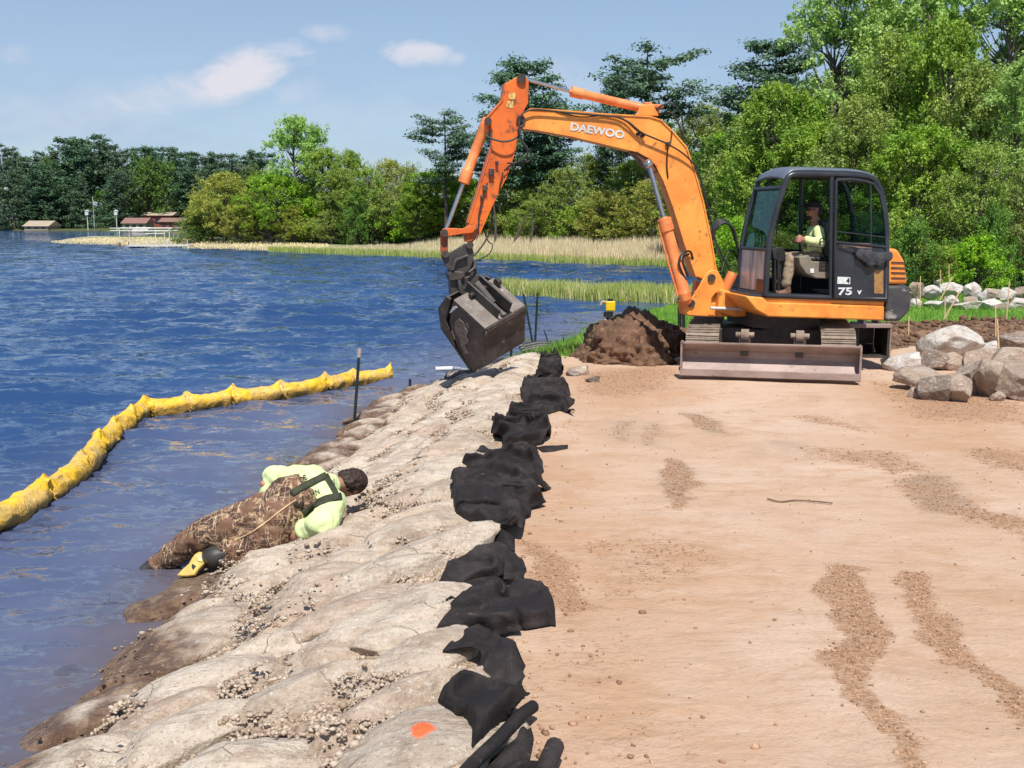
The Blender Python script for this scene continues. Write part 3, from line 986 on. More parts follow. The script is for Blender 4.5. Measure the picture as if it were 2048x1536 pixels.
slope_protos = [rock_mesh('boulder', 100 + k, cuts=8, noise=0.115, cut=(0.62, 0.93)) for k in range(9)]
rr = random.Random(11)
spots = []
ycur = 3.55
while ycur < 16.6:
    a, b = float(xs_of(ycur)), float(xc_of(ycur))
    n = max(2, round((b - a + 0.1) / 0.62))
    for j in range(n):
        f = (j + 0.5 + rr.uniform(-0.22, 0.22)) / n
        spots.append((a - 0.05 + (b - a + 0.02) * f, ycur + rr.uniform(-0.12, 0.12) + (0.2 if j % 2 else 0), f))
    ycur += 0.37
SPRAY = at_z(846, 1500, 0.02)
MAN = [at_z(400, 1110, -0.4), at_z(560, 1050, -0.3), at_z(700, 985, -0.2)]
boulder_tops = []
BOOT = at_z(405, 1135, -.42)
near_orange = min(range(len(spots)), key=lambda i: (spots[i][0] - SPRAY.x) ** 2 + (spots[i][1] - SPRAY.y) ** 2)
where = {}
for i, (x, y, f) in enumerate(spots):
    big = 1.0 + 0.25 * (1 if y < 7 else 0)
    if i == near_orange:
        x, y = SPRAY.x - 0.02, SPRAY.y + 0.06
    L = rr.uniform(0.66, 1.08) * (1.05 if y < 9 else 0.9); Wd = rr.uniform(0.33, 0.50); H = rr.uniform(0.24, 0.36)
    me = slope_protos[i % 9]
    o = link_mesh('boulder', me, M('boulder'))
    zb = gz(x, y)
    gradz = (gz(x + 0.2, y) - gz(x - 0.2, y)) / 0.4
    o.scale = (L, Wd, H)
    o.rotation_euler = (rr.uniform(-0.12, 0.12), -math.atan(gradz) + rr.uniform(-0.1, 0.1), math.radians(rr.uniform(14, 44)) + (math.pi if rr.random() < 0.5 else 0))
    if abs(o.rotation_euler.z) > math.pi / 2:
        o.rotation_euler.y *= -1
    z0 = zb - H * 0.10 + rr.uniform(-0.025, 0.03)
    o.location = (x, y, z0)
    if (x - BOOT.x) ** 2 / .40 ** 2 + (y - BOOT.y) ** 2 / .32 ** 2 < 1:
        z0 -= .16
        o.location.z = z0
    boulder_tops.append((x, y, L, Wd, H, z0))
    lane = 'wet brown boulder at the waterline,' if f < 0.24 else 'pale boulder on the lower slope,' if f < 0.5 else 'pale boulder on the upper slope,' if f < 0.76 else 'pale boulder against the black cloth,'
    zone = ['at the bottom edge', 'in the front row', 'level with the orange paint spot', 'just behind the orange paint spot', 'between paint spot and man', 'just in front of the lying man', 'level with the legs of the man', 'level with the head of the man', 'just behind the lying man', 'before the tall post', 'level with the tall post', 'just behind the tall post', 'nearly under the grapple', 'at the far end under the grapple'][min(13, int(np.searchsorted([4.0, 4.45, 4.95, 5.6, 6.4, 7.3, 8.0, 8.8, 10.0, 11.4, 12.6, 13.7, 15.0], y)))]
    tag(o, lane + ' ' + zone, 'boulder', 'boulders laid on the bank slope')
    if i == near_orange:
        o.scale = (0.95, 0.62, 0.34)
        o.location = (x, y, zb - 0.03)
        rock_mat('sprayed_boulder', STONE, True, SPRAY + Vector((0, 0, 0.10)))
        o.material_slots[0].link = 'OBJECT'
        o.material_slots[0].material = M('sprayed_boulder')
        o['label'] = 'big pale boulder marked with an orange spray paint spot'

# gravel in the joints between the boulders: nobody could count it
nr = np.random.RandomState(5)


def scatter_pebbles(name, pts, rmin, rmax, mat, flat=0.7, sink=0.3):
    n = len(pts)
    V0, F0 = ICO1
    r = nr.uniform(rmin, rmax, n) * (0.6 + 0.8 * nr.rand(n) ** 2)
    jit = 1 + 0.95 * (nr.rand(n, len(V0)) - 0.5)
    an = nr.rand(n) * 6.28
    P = V0[None] * jit[:, :, None]
    P = P * np.stack([np.ones(n), nr.uniform(0.45, 1.0, n), nr.uniform(flat * 0.6, flat * 1.1, n)], 1)[:, None, :] * r[:, None, None]
    c_, s_ = np.cos(an)[:, None], np.sin(an)[:, None]
    X, Y = P[:, :, 0] * c_ - P[:, :, 1] * s_, P[:, :, 0] * s_ + P[:, :, 1] * c_
    P = np.stack([X, Y, P[:, :, 2]], 2) + (pts + np.stack([0 * r, 0 * r, r * sink], 1))[:, None, :]
    F = (F0[None] + (np.arange(n) * len(V0))[:, None, None]).reshape(-1, 3)
    me = quick_mesh(name, P.reshape(-1, 3), F, False)
    return tag(link_mesh(name, me, mat), kind='stuff')


m, t, p, _ = principled('gravel')
geo = t.n('ShaderNodeNewGeometry')
cr = t.n('ShaderNodeValToRGB', Fac=geo.outputs['Random Per Island'])
els = cr.color_ramp.elements
for q, cc in ((0.0, (0.30, 0.21, 0.145)), (0.3, (0.40, 0.30, 0.22)), (0.65, (0.49, 0.39, 0.30)), (1.0, (0.52, 0.43, 0.34))):
    e = els[0] if q == 0.0 else els[1] if q == 1.0 else els.new(q)
    e.position = q; e.color = (*cc, 1)
zz = t.n('ShaderNodeSeparateXYZ', Vector=geo.outputs['Position']).outputs['Z']
wv = t.ramp(t.math('ADD', zz, t.math('MULTIPLY', t.noise(geo.outputs['Position'], 2.2, 4, 0.6), 0.1)), -0.36, -0.26, 0.85, 0.0)
t.put(p.inputs['Base Color'], t.mix(wv, cr.outputs[0], (0.10, 0.055, 0.03)))
t.put(p.inputs['Roughness'], 0.85)
npb = 100000
py_ = 3.5 + 13.0 * nr.rand(npb) ** 1.25
fx_ = nr.rand(npb)
px_ = xs_of(py_) + (xc_of(py_) - xs_of(py_)) * (fx_ * 1.0)
dens = fbm(px_ * 1.3, py_ * 1.3, 0, 91, 4)
keep = dens > 0.42
px_, py_ = px_[keep], py_[keep]
pz_ = ground_z(px_, py_, False)
# pebbles that fall on a boulder lie on its shoulder, or are dropped from its crown
BT = np.array(boulder_tops)
ontop = np.zeros(len(px_)); crown = np.zeros(len(px_), bool)
for (bx_, by_, L, Wd, H, z0) in boulder_tops:
    ca_, sa_ = math.cos(math.radians(27)), math.sin(math.radians(27))
    dx, dy = px_ - bx_, py_ - by_
    u = (dx * ca_ + dy * sa_) / (L * 0.5); v = (-dx * sa_ + dy * ca_) / (Wd * 0.5)
    r2 = u * u + v * v
    top = z0 + 0.5 * H * np.sqrt(np.clip(1 - r2, 0, 1))
    ontop = np.where(r2 < 1, np.maximum(ontop, top - pz_), ontop)
    crown |= r2 < 0.50
k2 = ~crown | (nr.rand(len(px_)) < 0.05)
k2 &= (fx_[keep] > .16) | (nr.rand(len(px_)) < .12)
pts = np.stack([px_, py_, pz_ + np.maximum(ontop, 0) * 0.78], 1)[k2]
scatter_pebbles('gravel', pts, 0.006, 0.0175, m)

# loose clods on the disturbed strips of the pad
m2, t, p, _ = principled('clod_mat')
geo = t.n('ShaderNodeNewGeometry')
t.put(p.inputs['Base Color'], t.mix(geo.outputs['Random Per Island'], (0.22, 0.115, 0.065), (0.47, 0.30, 0.19)))
t.put(p.inputs['Roughness'], 0.95)
sel = np.where((rough > 0.35) & (gxf > -1) & (gxf < 7) & (gyf > 3.6) & (gyf < 15))[0]
wgt = rough[sel] ** 1.5
pick = nr.choice(sel, 9500, p=wgt / wgt.sum())
cpx, cpy = gxf[pick] + nr.uniform(-.04, .04, len(pick)), gyf[pick] + nr.uniform(-.04, .04, len(pick))
nb_ = 1500
cpx = np.concatenate([cpx, nr.uniform(0.1, 6.5, nb_)]); cpy = np.concatenate([cpy, 3.7 + 11 * nr.rand(nb_) ** 1.3])
scatter_pebbles('loose_soil_crumbs', np.stack([cpx, cpy, ground_z(cpx, cpy)], 1), 0.003, 0.011, m2, 0.8, 0.2)
# ------------------------------------------------------------------ excavator
TH = math.radians(9)
EU = Vector((-math.cos(TH), -math.sin(TH), 0))       # the way the boom points
EN = Vector((math.sin(TH), -math.cos(TH), 0))        # out of its cab side, towards the photographer
EC = at_y(1560, 700, 15.2); EC.z = 0
UZ = Vector((0, 0, 1))


def E(px, py, off=0.0):
    return at_plane(px, py, EC + EN * off, EN)


def eprism(mb, pts, off1, off2):
    mb.prism([E(a, b, off1) for a, b in pts], -EN * (off1 - off2))
    return mb


EX = empty('excavator', (EC.x, EC.y, 0), 'orange tracked excavator with black cab and raised jointed boom on the sand', 'excavator')

# upper structure ---------------------------------------------------
mb = MB()
eprism(mb, [(1527, 594), (1769, 600), (1769, 612), (1660, 608), (1527, 604)], 1.02, -1.0)
eprism(mb, [(1534, 604), (1660, 608), (1769, 612), (1769, 641), (1537, 634), (1512, 620), (1491, 592), (1527, 595)], 1.04, -1.02)
o = mb.build('side_skirt', M('orange'), EX, bevel=0.02, smooth=35)
mb = MB(); eprism(mb, [(1440, 578), (1480, 586), (1530, 596), (1532, 632), (1470, 634), (1436, 622)], 0.25, -0.75)
mb.build('deck', M('orange'), EX, bevel=0.03)
mb = MB(); eprism(mb, [(1500, 589), (1772, 591), (1772, 600), (1500, 597)], 0.98, -0.98)
eprism(mb, [(1500, 555), (1772, 560), (1772, 591), (1500, 589)], 0.02, -0.98)
mb.build('floor_plate', M('cab_black'), EX, bevel=0.01)
mb = MB(); eprism(mb, [(1505, 622), (1640, 640), (1640, 662), (1505, 655)], 0.5, -0.5)
mb.cyl(Vector((EC.x, EC.y, 0.5)), Vector((EC.x, EC.y, 0.82)), 0.52, 28)
mb.build('slew_ring', M('grease'), EX, smooth=35)
# engine housing and counterweight
mb = MB()
eprism(mb, [(1774, 496), (1797, 498), (1811, 523), (1817, 569), (1774, 569)], 0.98, -0.98)
eprism(mb, [(1660, 508), (1774, 504), (1774, 560), (1660, 560)], -0.05, -0.96)
hood = mb.build('engine_hood', M('orange'), EX, bevel=0.05, smooth=40, bseg=3)
for yy_ in (526, 536.5, 546.5, 557):
    mb = MB(); eprism(mb, [(1783, yy_ - 2.6), (1811, yy_ - 1.8), (1812, yy_ + 1.2), (1783, yy_ + 0.6)], 0.992, 0.93)
    mb.build('louvre', M('grease'), hood)
mb = MB()
cwp = []
for off, sh in ((1.0, 0), (0.8, 9), (0.4, 15), (-0.4, 15), (-0.8, 9), (-1.0, 0)):
    cwp.append([E(1772, 571, 1.0), E(1817 + sh, 571, 1.0), E(1823 + sh, 596, 1.0), E(1820 + sh, 622, 1.0), E(1800 + sh * .6, 643, 1.0), E(1772, 643, 1.0)])
    cwp[-1] = [p - EN * (1.0 - off) for p in cwp[-1]]
vs = [p for ring in cwp for p in ring]
fs = [tuple(range(6)), tuple(range(35, 29, -1))]
for i in range(5):
    for k in range(6):
        fs.append((i * 6 + k, i * 6 + (k + 1) % 6, (i + 1) * 6 + (k + 1) % 6, (i + 1) * 6 + k))
mb.add(vs, fs)
cw_ = mb.build('counterweight', M('counterweight'), EX, bevel=0.04, smooth=40, bseg=3)
for yy_ in (583, 596, 609):
    mb = MB(); eprism(mb, [(1805, yy_), (1826, yy_ + 1), (1826, yy_ + 4), (1805, yy_ + 3)], 0.985, 0.75)
    mb.build('rib', M('blade_steel'), cw_, bevel=0.008)
# cab ----------------------------------------------------------------
NB = 1.02; FB = 0.06
cab = empty('cab', (EC.x, EC.y, 0.8)); cab.parent = EX; cab.location = (0, 0, 0.8)


def near(px, py): return E(px, py, NB)
def far(px, py): return E(px, py, NB) - EN * (NB - FB)


mb = MB()
outl = [(1531, 591), (1537, 500), (1548, 440), (1562, 392), (1572, 362), (1581, 351), (1600, 348), (1660, 349), (1722, 352), (1748, 360), (1762, 385), (1770, 425), (1773, 470), (1772, 597)]
ring = [near(*p) for p in outl]
mb.tube(curve_pts(ring, 4), 0.040, 10)
ring2 = [far(*p) for p in outl]
mb.tube(curve_pts(ring2, 4), 0.036, 10)
mb.tube([near(1531, 591), near(1772, 599)], 0.035, 8)
mb.tube([far(1531, 591), far(1772, 599)], 0.035, 8)
mb.tube([near(1663, 350), near(1661, 597)], 0.032, 8)
mb.tube([far(1663, 350), far(1661, 597)], 0.03, 8)
mb.tube([far(1594, 350), far(1592, 500)], 0.016, 8)
mb.tube([near(1537, 500), far(1537, 500)], 0.028, 8)
mb.tube([near(1531, 590), far(1531, 590)], 0.03, 8)
mb.tube([near(1565, 375), far(1565, 375)], 0.03, 8)
mb.tube([far(1537, 500), far(1661, 506)], 0.02, 8)
mb.tube([near(1773, 470), far(1773, 470)], 0.025, 8)
mb.tube([E(1552, 470, 0.55), E(1566, 378, 0.55)], 0.008, 6)
mb.build('cab_frame', M('cab_black'), cab, smooth=50)
# roof: curved sheet over the rails
mb = MB()
rl = curve_pts([near(*p) for p in [(1570, 366), (1581, 351), (1600, 347), (1660, 348), (1722, 351), (1750, 361)]], 4)
up = UZ * 0.035
for dz in (0, 1):
    pass
n_ = len(rl)
cols = []
for s_k in range(9):
    q = s_k / 8
    arch = 0.045 * (1 - (2 * q - 1) ** 2)
    cols.append([p - EN * ((NB - FB) * q) + UZ * (0.03 + arch) for p in rl])
vs = [p for cc in cols for p in cc]
fs = [(i * n_ + k, i * n_ + k + 1, (i + 1) * n_ + k + 1, (i + 1) * n_ + k) for i in range(8) for k in range(n_ - 1)]
mb.add(vs, fs)
o = mb.build('roof', M('roof_paint'), cab, smooth=60)
sm = o.modifiers.new('solid', 'SOLIDIFY'); sm.thickness = 0.03; sm.offset = 1
# lower rear box of the cab (black panels), inner far wall below the glass
mb = MB(); mb.prism([far(*p) for p in [(1600, 508), (1772, 508), (1772, 597), (1600, 592)]], EN * 0.02)
mb.build('side_panel', M('cab_black'), cab)
mb = MB(); mb.prism([near(1771, 500), near(1771, 597), far(1771, 597), far(1771, 500)], EU * 0.02)
mb.build('rear_panel', M('cab_black'), cab)
# glass
def pane(name, pts):
    mb = MB(); n = (pts[1] - pts[0]).cross(pts[2] - pts[0]).normalized()
    mb.prism(pts, n * 0.006)
    return mb.build(name, M('glass'), cab)


pane('front_window', [near(1538, 498), near(1566, 378), far(1566, 378), far(1538, 498)])
pane('side_window', [far(*p) for p in [(1542, 498), (1570, 372), (1600, 353), (1659, 354), (1657, 503)]])
pane('side_window', [far(*p) for p in [(1668, 354), (1722, 356), (1752, 366), (1766, 410), (1770, 500), (1667, 503)]])
pane('rear_window', [near(1771, 498), near(1768, 425), far(1768, 425), far(1771, 498)])
mb = MB(); mb.prism([near(1533, 584), near(1538, 503), far(1538, 503) , far(1533, 584)], EU * 0.02)
lp = mb.build('lower_glass_reflection', M('grey_and_reflection'), cab)  # lower front glass, its white reflection painted as an opaque grey sheet
mb = MB(); mb.prism([near(1533, 588) - EN * .03, near(1535, 560) - EN * .03, near(1535, 560) - EN * .3, near(1533, 588) - EN * .3], EU * 0.035)
mb.build('step_plate', M('cab_black'), lp)
# door, hinged at its rear edge
dr = empty('door', (0, 0, 0)); dr.parent = cab
DO = NB + 0.045


def dpt(px, py, k=0.0): return E(px, py, NB) + EN * (0.045 + k)


dol = [(1669, 360), (1700, 359), (1724, 362), (1744, 368), (1757, 388), (1765, 425), (1769, 470), (1769, 597), (1665, 595)]
mb = MB()
fr = [dpt(*p) for p in dol] + [dpt(1669, 360)]
mb.tube(fr, 0.024, 8)
mb.tube([dpt(1667, 484), dpt(1769, 494)], 0.018, 8)
mb.tube([dpt(1670, 463), dpt(1766, 474)], 0.009, 6)
mb.tube([dpt(1738, 366), dpt(1739, 488)], 0.012, 6)
mb.build('door_frame', M('cab_black'), dr, smooth=50)
mb = MB(); mb.prism([dpt(*p) for p in [(1667, 485), (1768, 494), (1768, 596), (1665, 594)]], -EN * 0.015)
mb.build('door_panel', M('cab_black'), dr)
mb = MB(); mb.prism([dpt(*p) for p in [(1671, 363), (1736, 366), (1737, 484), (1668, 482)]], -EN * 0.006)
mb.build('door_glass', M('glass'), dr)
mb = MB(); mb.prism([dpt(*p) for p in [(1741, 370), (1757, 392), (1764, 430), (1768, 488), (1741, 486)]], -EN * 0.006)
mb.build('door_glass', M('glass'), dr)
mb = MB(); mb.prism([dpt(*p) for p in [(1745, 540), (1763, 540), (1763, 587), (1745, 586)]], EN * 0.004)
mb.build('sticker', pmat('sticker_brown', (0.36, 0.20, 0.07), (0.25, 0.13, 0.05), 20, 0.5, c3=(0.08, 0.05, 0.04), s3=60), dr)
mb = MB(); mb.prism([dpt(*p) for p in [(1672, 553), (1697, 554), (1697, 568), (1671, 567)]], EN * 0.004)
stk = mb.build('sticker', M('decal_white'), dr)
mb = MB(); mb.tube(curve_pts([dpt(1672, 490, .03), dpt(1700, 494, .05), dpt(1712, 498, .05)], 4), 0.012, 6)
mb.build('grab_handle', M('cab_black'), dr)
mb = MB(); mb.prism([dpt(*p) for p in [(1681, 484), (1740, 487), (1741, 497), (1682, 494)]], EN * 0.003)
mb.build('sticker', pmat('sticker_dust', (0.30, 0.17, 0.12), (0.2, 0.12, 0.09), 12, 0.7), dr)


def lettering(body, px, py, off, h, mat, parent, sx=1.0, slope=0.0, bold=0.0, name='lettering', obj=None, extrude=0.003, align='LEFT', plane_fn=None):
    cu = bpy.data.curves.new('lettering', 'FONT')
    cu.body = body
    cu.size = h / 0.72
    cu.offset = bold
    cu.extrude = extrude
    o = bpy.data.objects.new(name, cu)
    COL.objects.link(o)
    bpy.context.view_layer.update()
    me = bpy.data.meshes.new_from_object(o.evaluated_get(bpy.context.evaluated_depsgraph_get()))
    bpy.data.objects.remove(o)
    P = E(px, py, off) if plane_fn is None else plane_fn(px, py)
    ux = (-EU * math.cos(slope) + UZ * math.sin(slope))
    uz = (UZ * math.cos(slope) + EU * math.sin(slope))
    base = world_loc(parent)
    for v in me.vertices:
        q = v.co.copy()
        v.co = P + ux * (q.x * sx) + uz * q.y + EN * (q.z + 0.004) - base
    me.materials.clear(); me.materials.append(mat)
    o = bpy.data.objects.new(name, me); COL.objects.link(o); o.parent = parent
    return o


lettering('75', 1672, 589, 0, 0.098, M('decal_white'), dr, 1.55, 0, 0.004, plane_fn=dpt)
lettering('v', 1711, 588, 0, 0.08, M('decal_white'), dr, 1.2, 0, 0.002, plane_fn=dpt)
lettering('4', 1689, 565.5, 0, 0.07, M('cap_black'), stk, 1.0, 0, 0.002, plane_fn=lambda a, b: dpt(a, b, 0.004))
# jacket hung over the door rail
jk = MB()
sh = []
for i, (px, py, r) in enumerate([(1716, 508, .07), (1728, 512, .09), (1742, 516, .09), (1756, 515, .08), (1767, 512, .07), (1735, 524, .07), (1752, 526, .06)]):
    sh.append(('e', dpt(px, py, .05), r * 1.1, .035, r, EU, EN, UZ))
JK = empty('jacket', tuple(dpt(1740, 530, .05)), 'black jacket hung over the rail of the excavator door', 'jacket')
jo = blob('cloth', sh, pmat('jacket_cloth', (0.025, 0.027, 0.034), (0.05, 0.052, 0.06), 9, 0.85), JK, 0.012, 4, 0.012, 12)
# interior: seat, consoles, lever
SEATO = 0.52
st_ = empty('seat', (0, 0, 0)); st_.parent = cab
mb = MB(); eprism(mb, [(1617, 512), (1655, 514), (1655, 526), (1614, 524)], SEATO + .24, SEATO - .24)
eprism(mb, [(1645, 440), (1660, 440), (1664, 516), (1650, 516)], SEATO + .22, SEATO - .22)
mb.build('seat_cushion', M('rubber'), st_, bevel=0.03, smooth=40)
mb = MB(); eprism(mb, [(1598, 514), (1618, 510), (1625, 523), (1658, 524), (1658, 558), (1632, 557), (1612, 547), (1600, 530)], SEATO + .40, SEATO - .3)
cs = mb.build('console', M('seat_beige'), st_, bevel=0.015, smooth=40)
lettering('E', 1637, 541, SEATO + .40, 0.12, M('cap_black'), cs, 1.3, 0, 0.01)
mb = MB(); eprism(mb, [(1620, 538), (1628, 537), (1628, 546), (1621, 546)], SEATO + .412, SEATO + .40)
mb.build('label_plate', M('white_paint'), cs)
mb = MB(); mb.tube(curve_pts([E(1612, 512, SEATO + .3), E(1605, 502, SEATO + .3), E(1602, 486, SEATO + .3)], 4), 0.014, 8)
mb.ell(E(1601, 482, SEATO + .3), .022, .022, .035)
mb.build('control_lever', M('rubber'), st_, smooth=60)
mb = MB(); mb.tube(curve_pts([E(1641, 492, SEATO + .36), E(1640, 480, SEATO + .36), E(1646, 476, SEATO + .36), E(1652, 482, SEATO + .36), E(1651, 492, SEATO + .36), E(1640, 494, SEATO + .36), E(1612, 492, SEATO + .36)], 4), 0.009, 6)
mb.build('armrest_rail', M('rubber'), st_)
mb = MB()
for px, py, h_ in ((1550, 520, .3), (1557, 505, .12), (1560, 530, .2), (1567, 540, .25)):
    mb.tube([E(px, 590, SEATO + .1), E(px, py, SEATO + .1)], 0.016, 8)
eprism(mb, [(1545, 500), (1556, 493), (1568, 496), (1572, 510), (1600, 517), (1598, 524), (1560, 522), (1547, 516)], SEATO + .1, SEATO - .35)
mb.build('control_column', M('rubber'), cab, bevel=0.01)
# boom foot bracket ----------------------------------------------------
mb = MB()
for o1, o2 in ((0.17, 0.13), (-0.30, -0.34)):
    eprism(mb, [(1425, 539), (1436, 541), (1446, 560), (1452, 578), (1447, 585), (1432, 586), (1424, 596), (1422, 612), (1430, 634), (1377, 631), (1366, 622), (1371, 612), (1381, 600), (1400, 570), (1412, 546)], o1, o2)
eprism(mb, [(1371, 604), (1440, 606), (1446, 634), (1377, 632)], 0.12, -0.30)
eprism(mb, [(1420, 590), (1480, 594), (1492, 632), (1420, 634)], 0.08, -0.25)
br = mb.build('swing_bracket', M('orange'), EX, bevel=0.012, smooth=35)
for px, py in ((1424, 556), (1383, 607)):
    mb = MB(); mb.cyl(E(px, py, 0.20), E(px, py, 0.20) - EN * 0.53, 0.055)
    mb.build('pivot_pin', M('grease'), br, smooth=40)
mb = MB(); mb.cyl(E(1421, 616, 0.26), E(1495, 619, 0.26), 0.022, 12)
mb.build('cylinder_rod', M('white_paint'), br, smooth=40)
mb = MB(); mb.cyl(E(1466, 546, 0.05), E(1440, 600, 0.05), 0.075, 14)
eprism(mb, [(1392, 560), (1400, 566), (1412, 590), (1400, 604), (1386, 600)], -0.02, -0.14)
mb.build('brace', M('orange_cyl'), br, smooth=40)

# boom --------------------------------------------------------------------
bm_ = empty('boom', (0, 0, 0)); bm_.parent = EX; bm_.location = (0, 0, 0)
top_ = [(1044, 236), (1050, 224), (1060, 217), (1113, 220), (1210, 228), (1300, 233), (1322, 240), (1347, 264), (1373, 294), (1389.5, 341), (1406, 400), (1422, 475), (1434, 548)]
bot_ = [(1415, 560), (1402, 557), (1393, 553), (1370, 488), (1347, 413), (1328, 361), (1312, 330), (1303, 318), (1276, 303), (1236.6, 294), (1145.5, 272), (1074, 259), (1046, 256), (1040, 246)]
mb = MB(); eprism(mb, top_ + bot_, 0.11, -0.13)
mb.build('boom_box', M('orange'), bm_, bevel=0.012, smooth=30)
mb = MB()
for pts in (top_[2:], bot_[2:-1]):
    P = [E(a, b, 0.125) for a, b in pts]
    for i in range(len(P) - 1):
        d = P[i + 1] - P[i]
        nrm = EN.cross(d).normalized()
        mb.box((P[i] + P[i + 1]) / 2 - EN * 0.135, d.length * 1.01, 0.275, 0.018, d.normalized(), EN, nrm)
mb.build('boom_flange', M('orange'), bm_)
mb = MB()
eprism(mb, [(1280, 302), (1310, 322), (1320, 345), (1302, 341), (1288, 330), (1280, 318), (1262, 305)], 0.10, -0.12)
bk = mb.build('cylinder_bracket', pmat('orange_dirty', (0.30, 0.10, 0.04), (0.12, 0.05, 0.03), 8, 0.6), bm_, bevel=0.01)
mb = MB(); mb.cyl(E(1297, 328, 0.16), E(1297, 328, -0.18), 0.055); mb.build('pivot_pin', M('grease'), bk, smooth=40)
mb = MB()
for o1 in (0.12, -0.10):
    eprism(mb, [(1272, 231), (1282, 210), (1306, 208), (1318, 232)], o1, o1 - 0.04)
bk2 = mb.build('cylinder_bracket', M('orange'), bm_, bevel=0.01)
# small welded letters of the maker, as painted on the boom side
lettering('DAEWOO', 1139, 259.5, 0.112, 0.100, M('white_paint'), bm_, 1.20, math.radians(-8.0), 0.005)
# work lights / clamps
for px, py in ((1284, 272), (1335, 287), (1276, 268)):
    mb = MB(); mb.box(E(px, py, 0.14), 0.055, 0.03, 0.04, EU, EN, UZ)
    mb.build('hose_clamp', M('rubber'), bm_, bevel=0.006)

# arm -----------------------------------------------------------------------
arm = empty('arm', (0, 0, 0)); arm.parent = EX
ap = [(1034, 154), (1042, 148), (1052, 152), (1056, 160), (1055, 205), (1046, 222), (1036, 250), (1030, 302), (1015, 348), (983, 413), (958, 470), (948, 482), (932, 484), (930, 470), (937, 445), (963, 361), (983, 296), (985, 262), (973, 240), (978, 228), (1005, 201), (1011, 166)]
mb = MB(); eprism(mb, ap, 0.10, -0.12)
mb.build('arm_box', M('orange_arm'), arm, bevel=0.012, smooth=30)
mb = MB()
for pts in ([(1056, 162), (1055, 205), (1046, 222), (1036, 250), (1030, 302), (1015, 348), (983, 413), (958, 470)], [(937, 445), (963, 361), (983, 296)], [(973, 236), (1005, 201), (1011, 166)]):
    P = [E(a, b, 0.115) for a, b in pts]
    for i in range(len(P) - 1):
        d = P[i + 1] - P[i]
        mb.box((P[i] + P[i + 1]) / 2 - EN * 0.125, d.length * 1.01, 0.25, 0.016, d.normalized(), EN, EN.cross(d).normalized())
mb.build('arm_flange', M('orange_arm'), arm)
for (px, py) in ((1043, 157), (1042, 240), (976, 242), (947, 455)):
    mb = MB(); mb.cyl(E(px, py, 0.15), E(px, py, -0.17), 0.05 if px < 1040 else 0.062)
    mb.build('pivot_pin', M('grease'), arm, smooth=40)
for (x0, y0, x1, y1) in ((1018, 185, 1031, 199), (1014, 201, 1027, 216)):
    mb = MB(); eprism(mb, [(x0, y0 + 1), (x1, y0), (x1 - 1, y1), (x0 - 1, y1 - 1)], 0.106, 0.098)
    mb.build('sticker', M('decal_yellow'), arm)
for px, py, a_ in ((983, 344, .09), (970, 376, .08), (994, 326, .05), (963, 394, .04)):
    mb = MB(); mb.box(E(px, py, 0.135), a_ * .8, 0.06, a_, EU, EN, UZ)
    mb.build('valve_block', M('grease'), arm, bevel=0.006)


# hydraulic cylinders ---------------------------------------------------------
def hydraulic(pin_rod, rod_end, barrel_end, r, rr_, off, mat='orange_cyl', collar=0.16, side=0.0):
    h = empty('hydraulic_cylinder', (0, 0, 0)); h.parent = EX
    a, b, c_ = E(*pin_rod, off), E(*rod_end, off), E(*barrel_end, off)
    mb = MB(); mb.cyl(a, b, rr_, 14); mb.ell(a, rr_ * 1.9, rr_ * 1.9, rr_ * 1.9, 12, 8)
    mb.build('rod', M('chrome'), h, smooth=40)
    d = (c_ - b).normalized(); L = (c_ - b).length
    mb = MB()
    mb.tube([b - d * 0.02, b, b, b + d * collar, b + d * (collar + .01), b + d * (collar + .03), c_ - d * .12, c_ - d * .11, c_], [rr_ * 1.3, rr_ * 1.5, r * 1.2, r * 1.22, r * 1.22, r, r, r * 1.1, r * 1.0], 20)
    mb.ell(c_, r * 1.05, r * .8, r * 1.05, 12, 8)
    ba = mb.build('barrel', M(mat), h, smooth=40)
    s = d.cross(EN).normalized()
    return h, a, b, c_, s, d


h, a, b, c_, s, d = hydraulic((1297, 328), (1328, 437), (1372, 600), 0.082, 0.034, 0.20)
mb = MB(); mb.tube([b + s * .1 + d * .05, b + s * .11 + d * 0.5, c_ + s * .1 - d * .1], 0.014, 8)
mb.build('oil_pipe', M('orange_cyl'), h)
h, a, b, c_, s, d = hydraulic((1046, 157), (1142, 183), (1310, 222), 0.060, 0.024, -0.01)
mb = MB(); mb.box(c_ + UZ * .06, 0.2, 0.16, 0.05, -EU, EN, UZ); mb.box(c_ + UZ * .09 + EU * .1, 0.1, 0.08, 0.05, EU, EN, UZ)
mb.build('port_block', M('orange_cyl'), h, bevel=0.012)
h, a, b, c_, s, d = hydraulic((891, 463), (927, 366), (972, 244), 0.068, 0.028, -0.01)

# linkage ---------------------------------------------------------------------
mb = MB()
for o1 in (0.16, -0.14):
    eprism(mb, [(884, 459), (894, 456), (925, 457), (950, 448), (954, 456), (945, 466), (925, 468), (893, 473), (884, 470)], o1, o1 - .035)
mb.build('rocker_link', M('orange_arm'), EX, bevel=0.008)
mb = MB()
for o1 in (0.11, -0.09):
    eprism(mb, [(881, 462), (896, 462), (896, 500), (900, 518), (884, 520), (881, 500)], o1, o1 - .04)
mb.build('bucket_link', pmat('link_red', (0.38, 0.075, 0.02), (0.16, 0.05, 0.03), 7, 0.6), EX, bevel=0.008)
for px, py in ((889, 466), (891, 508), (940, 490)):
    mb = MB(); mb.cyl(E(px, py, .2), E(px, py, -.2), 0.05)
    mb.build('pivot_pin', M('grease'), EX, smooth=40)

